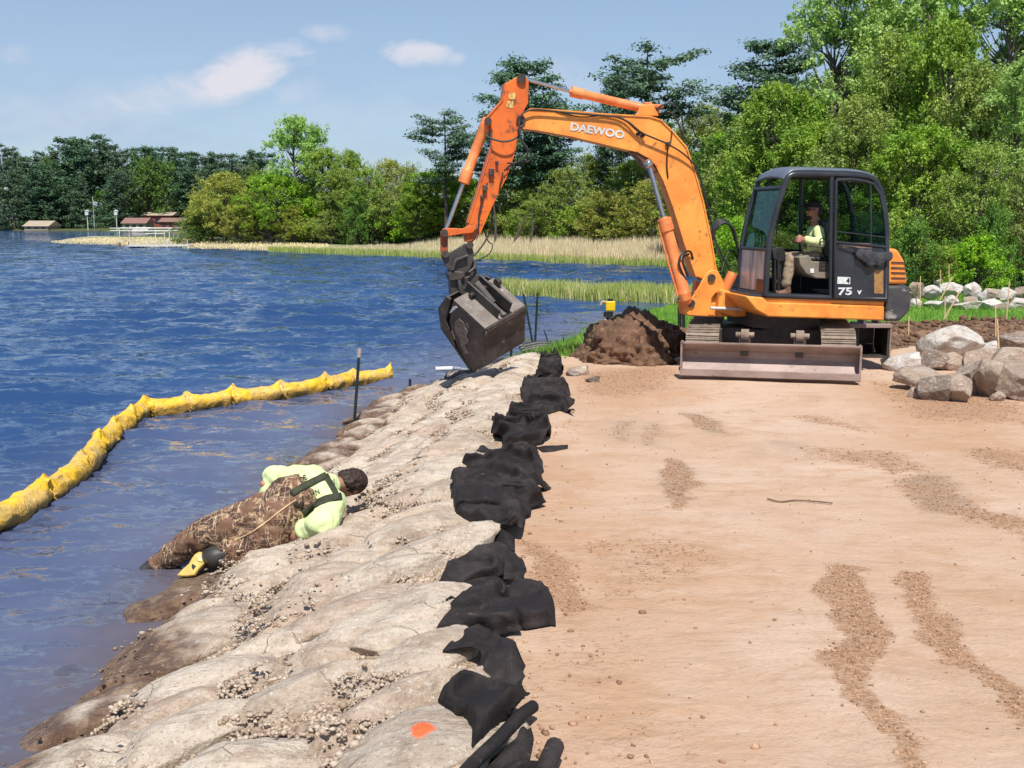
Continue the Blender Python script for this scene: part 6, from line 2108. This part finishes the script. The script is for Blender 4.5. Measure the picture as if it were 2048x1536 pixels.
def ribbon(name, pts, wpx, mat, parent, lift=.010, th=.006):
    P = curve_pts([Vector((a, b, 0)) for a, b in pts], 6)
    rows = []
    for i, p in enumerate(P):
        d = (P[min(i + 1, len(P) - 1)] - P[max(0, i - 1)]).normalized(); n = Vector((-d.y, d.x, 0))
        r_ = [on_surface(p.x + n.x * wpx * k, p.y + n.y * wpx * k, lift) for k in (-.5, -.17, .17, .5)]
        if all(r_): rows.append(r_)
    if len(rows) < 2: return
    mb = MB(); mb.add([v for r_ in rows for v in r_], [(i * 4 + k, i * 4 + k + 1, i * 4 + k + 5, i * 4 + k + 4) for i in range(len(rows) - 1) for k in range(3)])
    o = mb.build(name, M(mat), parent, smooth=80)
    sm = o.modifiers.new('solid', 'SOLIDIFY'); sm.thickness = th
    return o


ribbon('suspender', [(583, 988), (604, 975), (630, 962), (652, 951)], 13, 'strap', MAN_)
ribbon('suspender', [(606, 1027), (625, 1012), (650, 1000), (682, 993)], 13, 'strap', MAN_)
ribbon('cross_strap', [(650, 950), (658, 965), (667, 980), (676, 996)], 10, 'strap', MAN_)
ribbon('waist_cord', [(592, 999), (560, 1022), (530, 1046), (500, 1066), (470, 1080)], 3, 'lath', MAN_, .006, .004)
ribbon('buckle', [(588, 1005), (600, 1012), (604, 1003)], 9, 'hair', MAN_)


def letters_on(body, x0, y0, dx, dy, h, parent):
    cu = bpy.data.curves.new('lettering', 'FONT'); cu.body = body; cu.size = 1.0; cu.offset = .02
    o = bpy.data.objects.new('lettering', cu); COL.objects.link(o); bpy.context.view_layer.update()
    me = bpy.data.meshes.new_from_object(o.evaluated_get(bpy.context.evaluated_depsgraph_get())); bpy.data.objects.remove(o)
    L = math.hypot(dx, dy); ux, uy = dx / L, dy / L
    off = world_loc(parent)
    for v in me.vertices:
        q = on_surface(x0 + (ux * v.co.x + uy * v.co.y) * h, y0 + (uy * v.co.x - ux * v.co.y) * h, .006)
        v.co = (q or chest) - off
    me.materials.clear(); me.materials.append(M('strap'))
    o = bpy.data.objects.new('lettering', me); COL.objects.link(o); o.parent = parent


letters_on('DE', 600, 966, 22, -11, 14, MAN_)
letters_on('HN', 622, 993, 24, -9, 13, MAN_)

# ------------------------------------------------------------------ posts and stakes
def post(px, py0, py1, z, r, mat, name, label, cat, group=None, lean=None, tip=None, tipmat='post_tip'):
    b = at_z(px, py0, z)
    px1 = px if lean is None else lean
    tpt = at_y(px1, py1, b.y)
    e = empty(name, tuple(b), label, cat, group)
    mb = MB(); bot = b - (tpt - b).normalized() * .25
    end = tpt if tip is None else b.lerp(tpt, 1 - tip)
    ux = (tpt - b).normalized(); side = Vector((1, 0, 0)); side = (side - ux * ux.dot(side)).normalized(); fw = ux.cross(side)
    mb.box((bot + end) / 2, r * 2, r * .35, (end - bot).length, side, fw, ux); mb.box((bot + end) / 2 + fw * r * .5, r * .35, r * 1.1, (end - bot).length * .999, side, fw, ux)
    mb.build('shaft', M(mat), e)
    if tip is not None:
        mb = MB(); mb.box((end + tpt) / 2, r * 2.1, r * .8, (tpt - end).length, side, fw, ux); mb.build('painted_tip', M(tipmat), e)
    return e


post(708, 858, 697, WZ, .019, 'post_green', 'steel_post', 'tall dark steel fence post with pale tip standing at the water edge', 'post', None, 719, .11)
post(820, 785, 758, WZ, .02, 'post_green', 'steel_post', 'short dark post stub in the water left of the grapple', 'post')
post(1021, 737, 690, WZ + .1, .022, 'post_green', 'steel_post', 'dark post under the right side of the grapple', 'post', None, 1023)
post(1066, 690, 588, WZ, .022, 'post_green', 'steel_post', 'leaning dark post right of the grapple, left of the crossed pair', 'post', 'posts right of the grapple', 1047)
post(1070, 690, 586, WZ, .024, 'post_green', 'steel_post', 'upright dark post right of the grapple, right of the crossed pair', 'post', 'posts right of the grapple', 1075)
post(1096, 684, 660, WZ, .014, 'post_green', 'steel_post', 'thin short leaning stick in the bank grass', 'post', None, 1088)
post(1127, 698, 675, -.2, .010, 'post_green', 'steel_post', 'small dark peg in the grass beside the dirt pile', 'post')
post(1359, 668, 610, 0, .035, 'post_green', 'steel_post', 'pair-standing dark green post behind the dirt pile, left one', 'post', 'two posts behind the dirt pile')
post(1367, 669, 612, 0, .03, 'post_green', 'steel_post', 'dark green post behind the dirt pile, right one nearest the boom foot', 'post', 'two posts behind the dirt pile')
for (px, y0, y1, ln, lab) in ((1840, 617, 552, 1841, 'thin wooden lath at the left end of the rock row'), (1881, 600, 540, 1881, 'thin wooden lath behind the rock row, left of the tallest'), (1899, 600, 528, 1898, 'tallest thin lath behind the rock row'),
                              (1884, 646, 582, 1920, 'yellow lath leaning strongly to the right on the lawn'), (1890, 645, 592, 1890, 'upright lath beside the strongly leaning one'), (2013, 643, 562, 2019, 'pale lath on the lawn near the right edge'),
                              (1992, 690, 612, 1991, 'brown lath above the stone pile at the right'), (1998, 702, 638, 1995, 'yellow lath with a pale knot above the stone pile'), (1817, 678, 632, 1818, 'pale lath right behind the counterweight'), (1874, 612, 553, 1905, 'grey lath leaning right against the rock row')):
    post(px, y0, y1, 0.0, .010 if ln - px < 10 else .015, 'lath', 'survey_stake', lab, 'stake', 'survey stakes on the lawn', ln)

# white pipe and pale stone at the water
mb = MB(); a, b = at_z(871, 738, WZ + .03), at_z(905, 737, WZ + .03); mb.cyl(a, b, .04, 14)
tag(mb.build('plastic_pipe', M('white_paint'), smooth=40), 'white plastic pipe floating left of the grapple tip', 'pipe')
mb = MB(); a, b = at_z(908, 736, WZ + .04), at_z(935, 741, WZ + .1); mb.cyl(a, b, .035, 12)
tag(mb.build('plastic_pipe', M('grey_and_reflection'), smooth=40), 'grey pipe end lying right under the grapple tip', 'pipe')
mb = MB()
for k in range(5):
    y_ = 690 + (k % 3) * 5; q0, q1 = at_z(1038 + k * 3, y_ + 3, WZ + .04 + .02 * k), at_z(1105 + k * 2, y_ - 2, WZ + .08 + .02 * k)
    mb.tube(curve_pts([q0, (q0 + q1) / 2 + UZ * .04, q1], 4), .05, 8)
tag(mb.build('rolled_netting', M('dark_steel'), smooth=70), 'dark roll of netting lying in the water right of the grapple', 'netting')


# ------------------------------------------------------------------ loose stones
rk = [rock_mesh('rock', 300 + k, cuts=11, noise=0.10, cut=(0.48, 0.82), base=ICO4, sharp=.0) for k in range(10)]


def rock_at(x0, y0, x1, y1, label, mat, k, group, z=0.0, dep=None, name='rock', cat='rock', lift=0.0, hk=1.0):
    c = at_z((x0 + x1) / 2, y1, z)
    w = (x1 - x0) / FPX * c.y
    d = (w * .8) if dep is None else dep
    cy_ = c.y + d * .42
    slope_ = (CAMZ - z) / cy_
    h = max(.12, (y1 - y0) / FPX * c.y - d * .5 * slope_) * hk
    o = link_mesh(name, rk[k % 10], M(mat))
    o.scale = (w * 1.06, d, h * 1.12)
    o.location = (c.x * cy_ / c.y, cy_, z + h * .5 - .04 + lift)
    o.rotation_euler = (0, 0, 0 if k < 10 else math.pi)
    if o.active_material.name != mat:
        o.material_slots[0].link = 'OBJECT'; o.material_slots[0].material = M(mat)
    return tag(o, label, cat, group)


PG = 'stones of the pile beside the excavator'
for i, a in enumerate([
        (1836, 646, 1966, 728, 'largest grey boulder with a peaked top behind the stone pile', 'pale_rock', 3, .75),
        (1832, 692, 1905, 742, 'mossy dark boulder under the peaked grey one', 'dark_rock', 1, None),
        (1765, 697, 1842, 744, 'rounded pale stone nearest the excavator blade', 'pale_rock', 5, None),
        (1866, 698, 1928, 742, 'pale stone with dark underside between the big boulders', 'pile_rock', 2, None),
        (1788, 727, 1882, 783, 'broad brownish stone at the left front of the pile', 'pile_rock', 7, None),
        (1832, 740, 1900, 804, 'dark-faced block in front of the pile', 'dark_rock', 4, .45),  # dark colour stands in for shade on the block's front face
        (1882, 738, 1946, 806, 'angular brown block right of the dark-faced block', 'pile_rock', 9, .45),
        (1910, 706, 1965, 790, 'tall brown block with vertical streaks', 'pile_rock', 6, .5),
        (1945, 712, 2004, 800, 'striated block with a lit right edge', 'pile_rock', 0, .5),
        (1995, 722, 2110, 808, 'big brown block cut by the right edge', 'pile_rock', 8, .8),
        (1985, 656, 2080, 702, 'dark flat rock at the back by the right edge', 'dark_rock', 2, None),
        (1958, 676, 1994, 704, 'small pale stone right of the peaked boulder', 'pale_rock', 5, None),
        (1975, 686, 2100, 760, 'wide grey stone high in the pile at the right edge', 'pile_rock', 1, .7),
        (1980, 776, 2011, 803, 'small stone wedged at the foot of the pile', 'pile_rock', 3, None),
        (1818, 770, 1846, 797, 'small tan stone before the broad brownish one', 'pile_rock', 8, None),
        (1925, 690, 1985, 745, 'grey stone in the middle of the pile', 'pile_rock', 4, None)]):
    rock_at(a[0], a[1], a[2], a[3], a[4], a[5], a[6], PG, dep=a[7])
BG = 'row of pale rocks along the wood'
wh = ['leftmost', 'left', 'left middle', 'middle', 'right middle', 'right', 'rightmost']
for i, (x0, y0, x1, y1, m_) in enumerate([
        (1813, 560, 1846, 604, 'pile_rock'), (1838, 567, 1882, 602, 'pale_rock'), (1866, 552, 1884, 574, 'pale_rock'), (1876, 561, 1927, 596, 'pale_rock'), (1924, 560, 1958, 598, 'pale_rock'),
        (1955, 578, 1972, 602, 'pale_rock'), (1967, 576, 2001, 602, 'pile_rock'), (1994, 572, 2030, 607, 'pale_rock'), (2026, 568, 2070, 600, 'pile_rock'),
        (1820, 594, 1842, 616, 'pale_rock'), (1844, 599, 1892, 619, 'pale_rock'), (1884, 588, 1917, 617, 'pale_rock'), (1904, 598, 1957, 620, 'pale_rock'), (1925, 590, 1962, 612, 'pile_rock'),
        (1958, 594, 2002, 620, 'pale_rock'), (1990, 600, 2018, 622, 'pile_rock'), (2016, 594, 2066, 620, 'pale_rock'), (1795, 575, 1822, 612, 'pale_rock'), (1700, 590, 1760, 618, 'pile_rock')]):
    up = y1 < 608
    rock_at(x0, y0 + (8 if up else 0), x1, (y1 + 12) if up else y1, '%s rock in the %s layer of the rock row, %s' % ('white' if m_ == 'pale_rock' else 'brownish', 'upper' if up else 'lower', wh[int(np.clip((x0 - 1790) / 38, 0, 6))] + (' one' if i % 2 else ' part')), m_, (i * 3) % 10, BG, lift=.18 if up else 0, hk=.8 if up else 1.0)
rock_at(890, 738, 1000, 766, 'dark flat rock with painted shadow under the grapple tip', 'shadowed_rock', 4, None, z=-.32, dep=.45, hk=1.3)  # dark stone, with the grapple's shadow put into its colour
rock_at(835, 777, 850, 791, 'small white stone at the water left of the grapple', 'pale_rock', 3, None, z=-.45)
rock_at(1135, 722, 1178, 750, 'pale rounded stone beside the far end of the black cloth', 'boulder', 5, None, z=0)
rock_at(1170, 745, 1200, 764, 'dark small stone on the sand by the dirt pile', 'dark_rock', 6, None, z=0)
rock_at(1132, 737, 1160, 752, 'dark small stone next to the pale rounded one', 'dark_rock', 2, None, z=0)
rock_at(1345, 712, 1366, 726, 'small white stone at the left end of the blade', 'pale_rock', 2, None, z=0)

# ------------------------------------------------------------------ dirt pile
DP = at_z(1272, 728, 0.0); DP = Vector((DP.x, DP.y + .75, 0))
pile = empty('dirt_pile', tuple(DP), 'brown pile of rooty topsoil left of the excavator', 'dirt pile')
V0, F0 = ico(6)
V = V0.copy()
ang = np.arctan2(V[:, 1], V[:, 0])
V[:, 0] *= 0.84 * (1 + .12 * np.sin(ang * 3 + 1)); V[:, 1] *= .85
V[:, 2] = np.where(V[:, 2] > 0, V[:, 2] ** 1.35 * .70, V[:, 2] * .15)
# steeper on the left, a long tail to the right
V[:, 0] += np.where(V[:, 0] > 0, V[:, 0] * .25 * (1 - np.clip(V[:, 2] / .5, 0, 1)), 0)
N_ = V0
q = V * 2.2
n1_ = fbm(q[:, 0], q[:, 1], q[:, 2] * 1.3, 4, 5, .62) - .5
q = V * 9
n2_ = np.abs(fbm(q[:, 0], q[:, 1], q[:, 2], 6, 4, .6) - .5)
V = V + N_ * (n1_ * .55 + n2_ * .34)[:, None]
me = quick_mesh('soil', V, F0, False); link_mesh('soil', me, M('soil_clump'), pile)
dr_ = random.Random(5)
lm = rock_mesh('clod', 400, cuts=3, noise=.28, base=ICO3)
for k in range(46):
    i = dr_.randrange(len(V)); v = V[i]
    if v[2] < .02: continue
    o = link_mesh('clod', lm, M('soil_clump'), pile); s_ = dr_.uniform(.07, .2); o.scale = (s_, s_ * .8, s_ * .7); o.location = tuple(v); o.rotation_euler = (dr_.random() * 6, dr_.random() * 6, dr_.random() * 6)
for k in range(26):
    i = dr_.randrange(len(V)); v = Vector(V[i])
    if v.z < .05 or v.y > .3: continue
    d = Vector((dr_.uniform(-1, 1), dr_.uniform(-.9, .1), dr_.uniform(-.4, .8))).normalized(); L = dr_.uniform(.12, .34)
    mb = MB(); w0 = v + DP; mb.tube(curve_pts([w0 - d * .05, w0 + d * L * .5 + Vector((0, 0, dr_.uniform(-.05, .05))), w0 + d * L], 4), [.007, .007, .006, .006, .005, .005, .004, .004, .003], 5)
    mb.build('root', M('root_wood'), pile)
Xs, Ys, Zs = [], [], []
for k in range(700):
    i = dr_.randrange(len(V)); v = V[i]
    if v[2] > .05 and fbm(np.array([v[0] * 3]), np.array([v[1] * 3]), v[2] * 3, 33)[0] > .56:
        Xs.append(v[0]); Ys.append(v[1]); Zs.append(v[2] - .01)
gb = blades('grass_tuft', np.array(Xs), np.array(Ys), np.array(Zs), g.uniform(.03, .09, len(Xs)), .012, M('reed_green'), 15, .5)
gb.parent = pile
tag(gb, kind='stuff')
# soil clods scattered behind the machine
n = 900
X_c = g.uniform(.8, 12, n); Y_c = 15.9 + (X_c - .6) * .3 + g.rand(n) * 2.2
scatter_pebbles('soil_clods', np.stack([X_c, Y_c, ground_z(X_c, Y_c, False)], 1), .02, .075, M('soil_clump'), .8, .3)

# ------------------------------------------------------------------ laser level on its tripod
lb = at_y(1217, 612, 17.6)
LS = empty('laser_level', (lb.x, lb.y, 0), 'yellow laser level on a white-legged tripod behind the dirt pile', 'laser level')
zh = lb.z
for k, (dx, dy) in enumerate(((-.34, -.18), (.30, -.12), (.02, .38))):
    mb = MB(); tp_ = Vector((lb.x, lb.y, zh - .16)); ft = Vector((lb.x + dx, lb.y + dy, -.02)); mb.tube([tp_ + (ft - tp_).normalized() * .05, ft], [.022, .016], 8)
    lg = mb.build('tripod_leg', M('rubber'), LS, smooth=50)
    for f0 in (.12, .32, .52):
        p0, p1 = tp_.lerp(ft, f0), tp_.lerp(ft, f0 + .11); mb = MB(); mb.tube([p0, p1], .028, 8); mb.build('white_band', M('white_paint'), lg, smooth=50)
mb = MB(); mb.cyl((lb.x, lb.y, zh - .18), (lb.x, lb.y, zh - .10), .08, 16); mb.build('tripod_head', M('cap_black'), LS, smooth=40)
mb = MB(); mb.box((lb.x + .03, lb.y, zh), .16, .14, .17); hs = mb.build('housing', M('laser_yellow'), LS, bevel=.02)
mb = MB(); mb.tube(curve_pts([(lb.x - .04, lb.y, zh + .06), (lb.x - .10, lb.y, zh + .07), (lb.x - .13, lb.y, zh + .02)], 4), .02, 8); mb.build('carry_handle', M('lath'), LS, smooth=50)
mb = MB(); mb.cyl((lb.x + .03, lb.y, zh + .085), (lb.x + .03, lb.y, zh + .12), .05, 14); mb.build('rotor_window', M('window_dark'), LS, smooth=40)

# ------------------------------------------------------------------ black ground cloth along the crest
GT = empty('ground_cloth', tuple(at_z(970, 1150, 0)), 'crumpled black geotextile cloth running along the top of the rock slope', 'geotextile cloth')


def flap(poly, z0, amp, seed, dome=.05, res=.018, lift=None, mat='geotextile', fr=3.0, zpl=0.05):
    PW = np.array([(p.x, p.y) for p in (at_z(a, b, zpl) for a, b in poly)])
    lo, hi = PW.min(0) - .03, PW.max(0) + .03
    res = max(res, (hi[1] - lo[1]) / 120)
    xs_ = np.arange(lo[0], hi[0] + res, res); ys_ = np.arange(lo[1], hi[1] + res, res)
    X, Y = np.meshgrid(xs_, ys_)
    cxm, cym = (X[:-1, :-1] + res / 2), (Y[:-1, :-1] + res / 2)
    ins = sdist(cxm.ravel(), cym.ravel(), PW).reshape(cxm.shape) > -res * .2
    nx = X.shape[1]
    jj, ii = np.where(ins)
    F = np.stack([jj * nx + ii, jj * nx + ii + 1, (jj + 1) * nx + ii + 1, (jj + 1) * nx + ii], 1)
    used, inv = np.unique(F, return_inverse=True); F = inv.reshape(F.shape)
    x, y = X.ravel()[used], Y.ravel()[used]
    d = sdist(x, y, PW)
    # bring ragged border vertices onto the traced outline
    e_ = res * .9
    near_ = d < e_
    gx_ = (sdist(x[near_] + 1e-3, y[near_], PW) - d[near_]) / 1e-3; gy_ = (sdist(x[near_], y[near_] + 1e-3, PW) - d[near_]) / 1e-3
    tgt = np.where(d[near_] < e_ * .45, 0.0, d[near_])
    x[near_] += gx_ * (tgt - d[near_]); y[near_] += gy_ * (tgt - d[near_])
    d = np.maximum(sdist(x, y, PW), 0)
    r = np.random.RandomState(seed)
    an = r.uniform(0, 3.14)
    u = x * math.cos(an) + y * math.sin(an); v = -x * math.sin(an) + y * math.cos(an)
    wv_ = fbm(u * 1.2, v * 1.2, 0, seed, 3) * 1.2
    rid = 1 - np.abs(fbm(u * fr + wv_ * 2, v * fr * .38 + wv_, 0, seed + 3, 2) - .5) * 5
    rid2 = 1 - np.abs(fbm(v * fr * 1.6 + wv_, u * fr * .6, 0, seed + 9, 2) - .5) * 5
    rid = np.clip(rid, 0, 1) ** 1.1; rid2 = np.clip(rid2, 0, 1) ** 1.1
    edge = np.clip(d / .07, 0, 1)
    curl = (1 - np.clip(d / .09, 0, 1)) ** 1.5 * np.clip(fbm(x * 2.3, y * 2.3, 0, seed + 20, 2) - .42, 0, 1) * 3.2
    es = smooth01(d / .055)
    z = np.maximum(ground_z(x, y, False), -.2) + z0 * (.30 + .45 * es) + amp * 1.15 * es * (rid * .85 + .22 * rid2) + dome * .8 * es * fbm(x * 2, y * 2, 0, seed, 2) + curl * amp * 1.0
    if lift is not None:
        z = z + lift(x, y)
    hgt = z - ground_z(x, y, False)
    y = y - np.clip(hgt - .05, 0, .3) * .9
    off = world_loc(GT)
    me = quick_mesh('fold', np.stack([x, y, z], 1) - np.array(off[:])[None], F, True)
    o = link_mesh('fold', me, M(mat), GT)
    sm = o.modifiers.new('solid', 'SOLIDIFY'); sm.thickness = .007; sm.offset = -1
    return o


flap([(1075, 724), (1088, 712), (1098, 718), (1110, 708), (1122, 724), (1127, 740), (1118, 752), (1090, 755), (1068, 760), (1076, 745)], .05, .14, 1, .08)
flap([(1040, 768), (1050, 758), (1080, 762), (1110, 758), (1132, 768), (1142, 783), (1128, 795), (1150, 800), (1135, 812), (1150, 826), (1120, 815), (1095, 822), (1070, 822), (1052, 806), (1042, 790)], .05, .12, 2, .06)
flap([(1060, 750), (1085, 748), (1100, 765), (1080, 775), (1055, 772)], .08, .06, 22, .03)
flap([(1012, 820), (1024, 812), (1048, 820), (1068, 816), (1092, 824), (1103, 845), (1101, 868), (1085, 880), (1062, 885), (1035, 890), (1000, 897), (1008, 876), (990, 873), (981, 855), (984, 842), (998, 845), (1014, 848)], .04, .16, 3, .08)
flap([(1010, 862), (1040, 836), (1058, 834), (1062, 880), (1030, 888), (1003, 890)], .12, .05, 23, .05)
flap([(1070, 884), (1095, 886), (1112, 884), (1136, 880), (1136, 887), (1110, 893), (1085, 895)], .02, .02, 24, .01)
flap([(945, 902), (960, 888), (985, 900), (1005, 902), (1010, 915), (992, 930), (975, 938), (958, 928), (944, 918)], .05, .08, 4, .06)
flap([(895, 962), (903, 940), (925, 932), (960, 932), (1000, 922), (1035, 910), (1062, 912), (1082, 932), (1088, 950), (1076, 962), (1104, 967), (1074, 980), (1066, 1000), (1030, 1000), (960, 1000), (905, 1000), (900, 980)], .05, .13, 5, .08)
flap([(900, 1000), (915, 975), (950, 960), (990, 962), (1030, 966), (1062, 985), (1094, 1000), (1064, 1008), (1062, 1022), (1045, 1030), (990, 1035), (930, 1030), (905, 1036)], .09, .12, 6, .06)
flap([(905, 1034), (908, 1010), (945, 1000), (960, 990), (1000, 975), (1030, 985), (1044, 1005), (1052, 1030), (1048, 1058), (1044, 1066), (1010, 1062), (975, 1060), (945, 1045), (930, 1045)], .13, .07, 7, .05)
flap([(975, 1055), (1010, 1058), (1030, 1072), (1030, 1092), (1008, 1086), (985, 1070)], .06, .03, 8, .02)
flap([(925, 1108), (945, 1092), (970, 1082), (1005, 1080), (1022, 1088), (1035, 1108), (1046, 1130), (1052, 1150), (1042, 1162), (1010, 1158), (980, 1162), (950, 1150), (920, 1140), (905, 1130)], .05, .14, 9, .07)
flap([(874, 1172), (885, 1148), (905, 1128), (930, 1120), (960, 1128), (985, 1138), (1010, 1140), (1008, 1158), (970, 1165), (930, 1180), (900, 1188), (874, 1190)], .07, .10, 10, .04)
flap([(858, 1228), (880, 1215), (900, 1185), (925, 1165), (965, 1152), (1000, 1152), (1018, 1165), (1012, 1180), (985, 1190), (940, 1210), (890, 1232), (870, 1232)], .08, .09, 11, .05)
flap([(1000, 1190), (1010, 1178), (1045, 1172), (1096, 1169), (1100, 1185), (1110, 1212), (1112, 1238), (1106, 1236), (1085, 1240), (1050, 1246), (1030, 1240), (1010, 1225)], .05, .04, 12, .10)
flap([(860, 1277), (868, 1250), (885, 1225), (915, 1205), (950, 1180), (985, 1170), (1005, 1178), (1010, 1200), (1038, 1205), (1047, 1225), (1040, 1245), (1044, 1258), (1020, 1258), (995, 1272), (965, 1265), (925, 1262), (900, 1268)], .11, .07, 13, .05)
flap([(884, 1308), (905, 1290), (920, 1268), (955, 1258), (990, 1262), (1010, 1280), (1028, 1300), (1042, 1320), (1052, 1335), (1045, 1350), (1050, 1362), (1036, 1372), (1030, 1384), (1008, 1390), (975, 1380), (945, 1375), (942, 1355), (958, 1330), (965, 1315), (945, 1306), (915, 1305)], .06, .09, 14, .05)
flap([(876, 1412), (890, 1388), (915, 1370), (945, 1364), (975, 1370), (1010, 1382), (1035, 1395), (1060, 1402), (1045, 1418), (1010, 1450), (980, 1490), (955, 1512), (935, 1520), (928, 1500), (932, 1470), (920, 1445), (905, 1445), (900, 1430)], .09, .09, 15, .05)
flap([(965, 1520), (990, 1490), (1030, 1450), (1062, 1445), (1068, 1465), (1060, 1500), (1030, 1520), (1000, 1545), (960, 1560)], .03, .05, 16, .03)
flap([(940, 1545), (1000, 1530), (1060, 1518), (1085, 1520), (1075, 1545), (1020, 1570), (950, 1580)], .05, .06, 17, .03)
# dusty roll lying on the cloth and a stub roll at the bottom
mb = MB(); mb.tube(curve_pts([at_z(1066, 1413, .07), at_z(1040, 1432, .09), at_z(1000, 1475, .09), at_z(958, 1515, .09), at_z(925, 1550, .09)], 6), .028, 12); mb.build('roll', M('geotextile'), GT, smooth=60)
mb = MB(); mb.tube(curve_pts([at_z(1110, 1492, .08), at_z(1100, 1515, .08), at_z(1085, 1550, .06)], 6), [.038] * 12 + [.036], 12); mb.build('roll', M('geotextile'), GT, smooth=60)
# clods thrown up along the cloth
n = 420
Yc_ = 3.9 + 9 * g.rand(n) ** 1.4; Xc_ = xc_of(Yc_) + .12 + np.abs(g.normal(size=n)) * .38
scatter_pebbles('sand_clods', np.stack([Xc_, Yc_, ground_z(Xc_, Yc_)], 1), .005, .018, M('clod_mat'), .8, .2)
# thin shreds and a twig on the sand
for i, pts in enumerate((((1535, 997), (1560, 1003), (1590, 1000), (1625, 1002), (1665, 1006)), ((1100, 820), (1125, 812), (1148, 826)))):
    mb = MB(); mb.tube(curve_pts([at_z(a, b, .012) for a, b in pts], 5), .006, 5)
    tag(mb.build('twig', M('root_wood')), ['long thin dry twig lying alone on the open sand', 'thin dark shred beside the far end of the black cloth'][i], 'twig')
# ------------------------------------------------------------------ labels: tell look-alikes of one spot apart
from collections import defaultdict
bylab = defaultdict(list)
for o in bpy.data.objects:
    if o.parent is None and 'label' in o and 'category' in o:
        bylab[o['label']].append(o)
NEAR = {2: ['nearer of two', 'farther of two'], 3: ['nearest of three', 'middle of three', 'farthest of three'], 4: ['nearest', 'second nearest', 'third nearest', 'farthest'], 5: ['nearest', 'second nearest', 'middle one', 'second farthest', 'farthest']}
LEFT = {2: ['left of two', 'right of two'], 3: ['left of three', 'middle of three', 'right of three'], 4: ['leftmost', 'second from left', 'third from left', 'rightmost'], 5: ['leftmost', 'second from left', 'middle one', 'second from right', 'rightmost']}
for lab, obs in bylab.items():
    if 1 < len(obs) <= 5:
        if obs[0]['category'] == 'boulder':
            obs.sort(key=lambda o: o.location.y); words_ = NEAR[len(obs)]
        else:
            obs.sort(key=lambda o: o.location.x / o.location.y); words_ = LEFT[len(obs)]
        for o, w_ in zip(obs, words_):
            o['label'] = lab.rstrip(',') + ', ' + w_
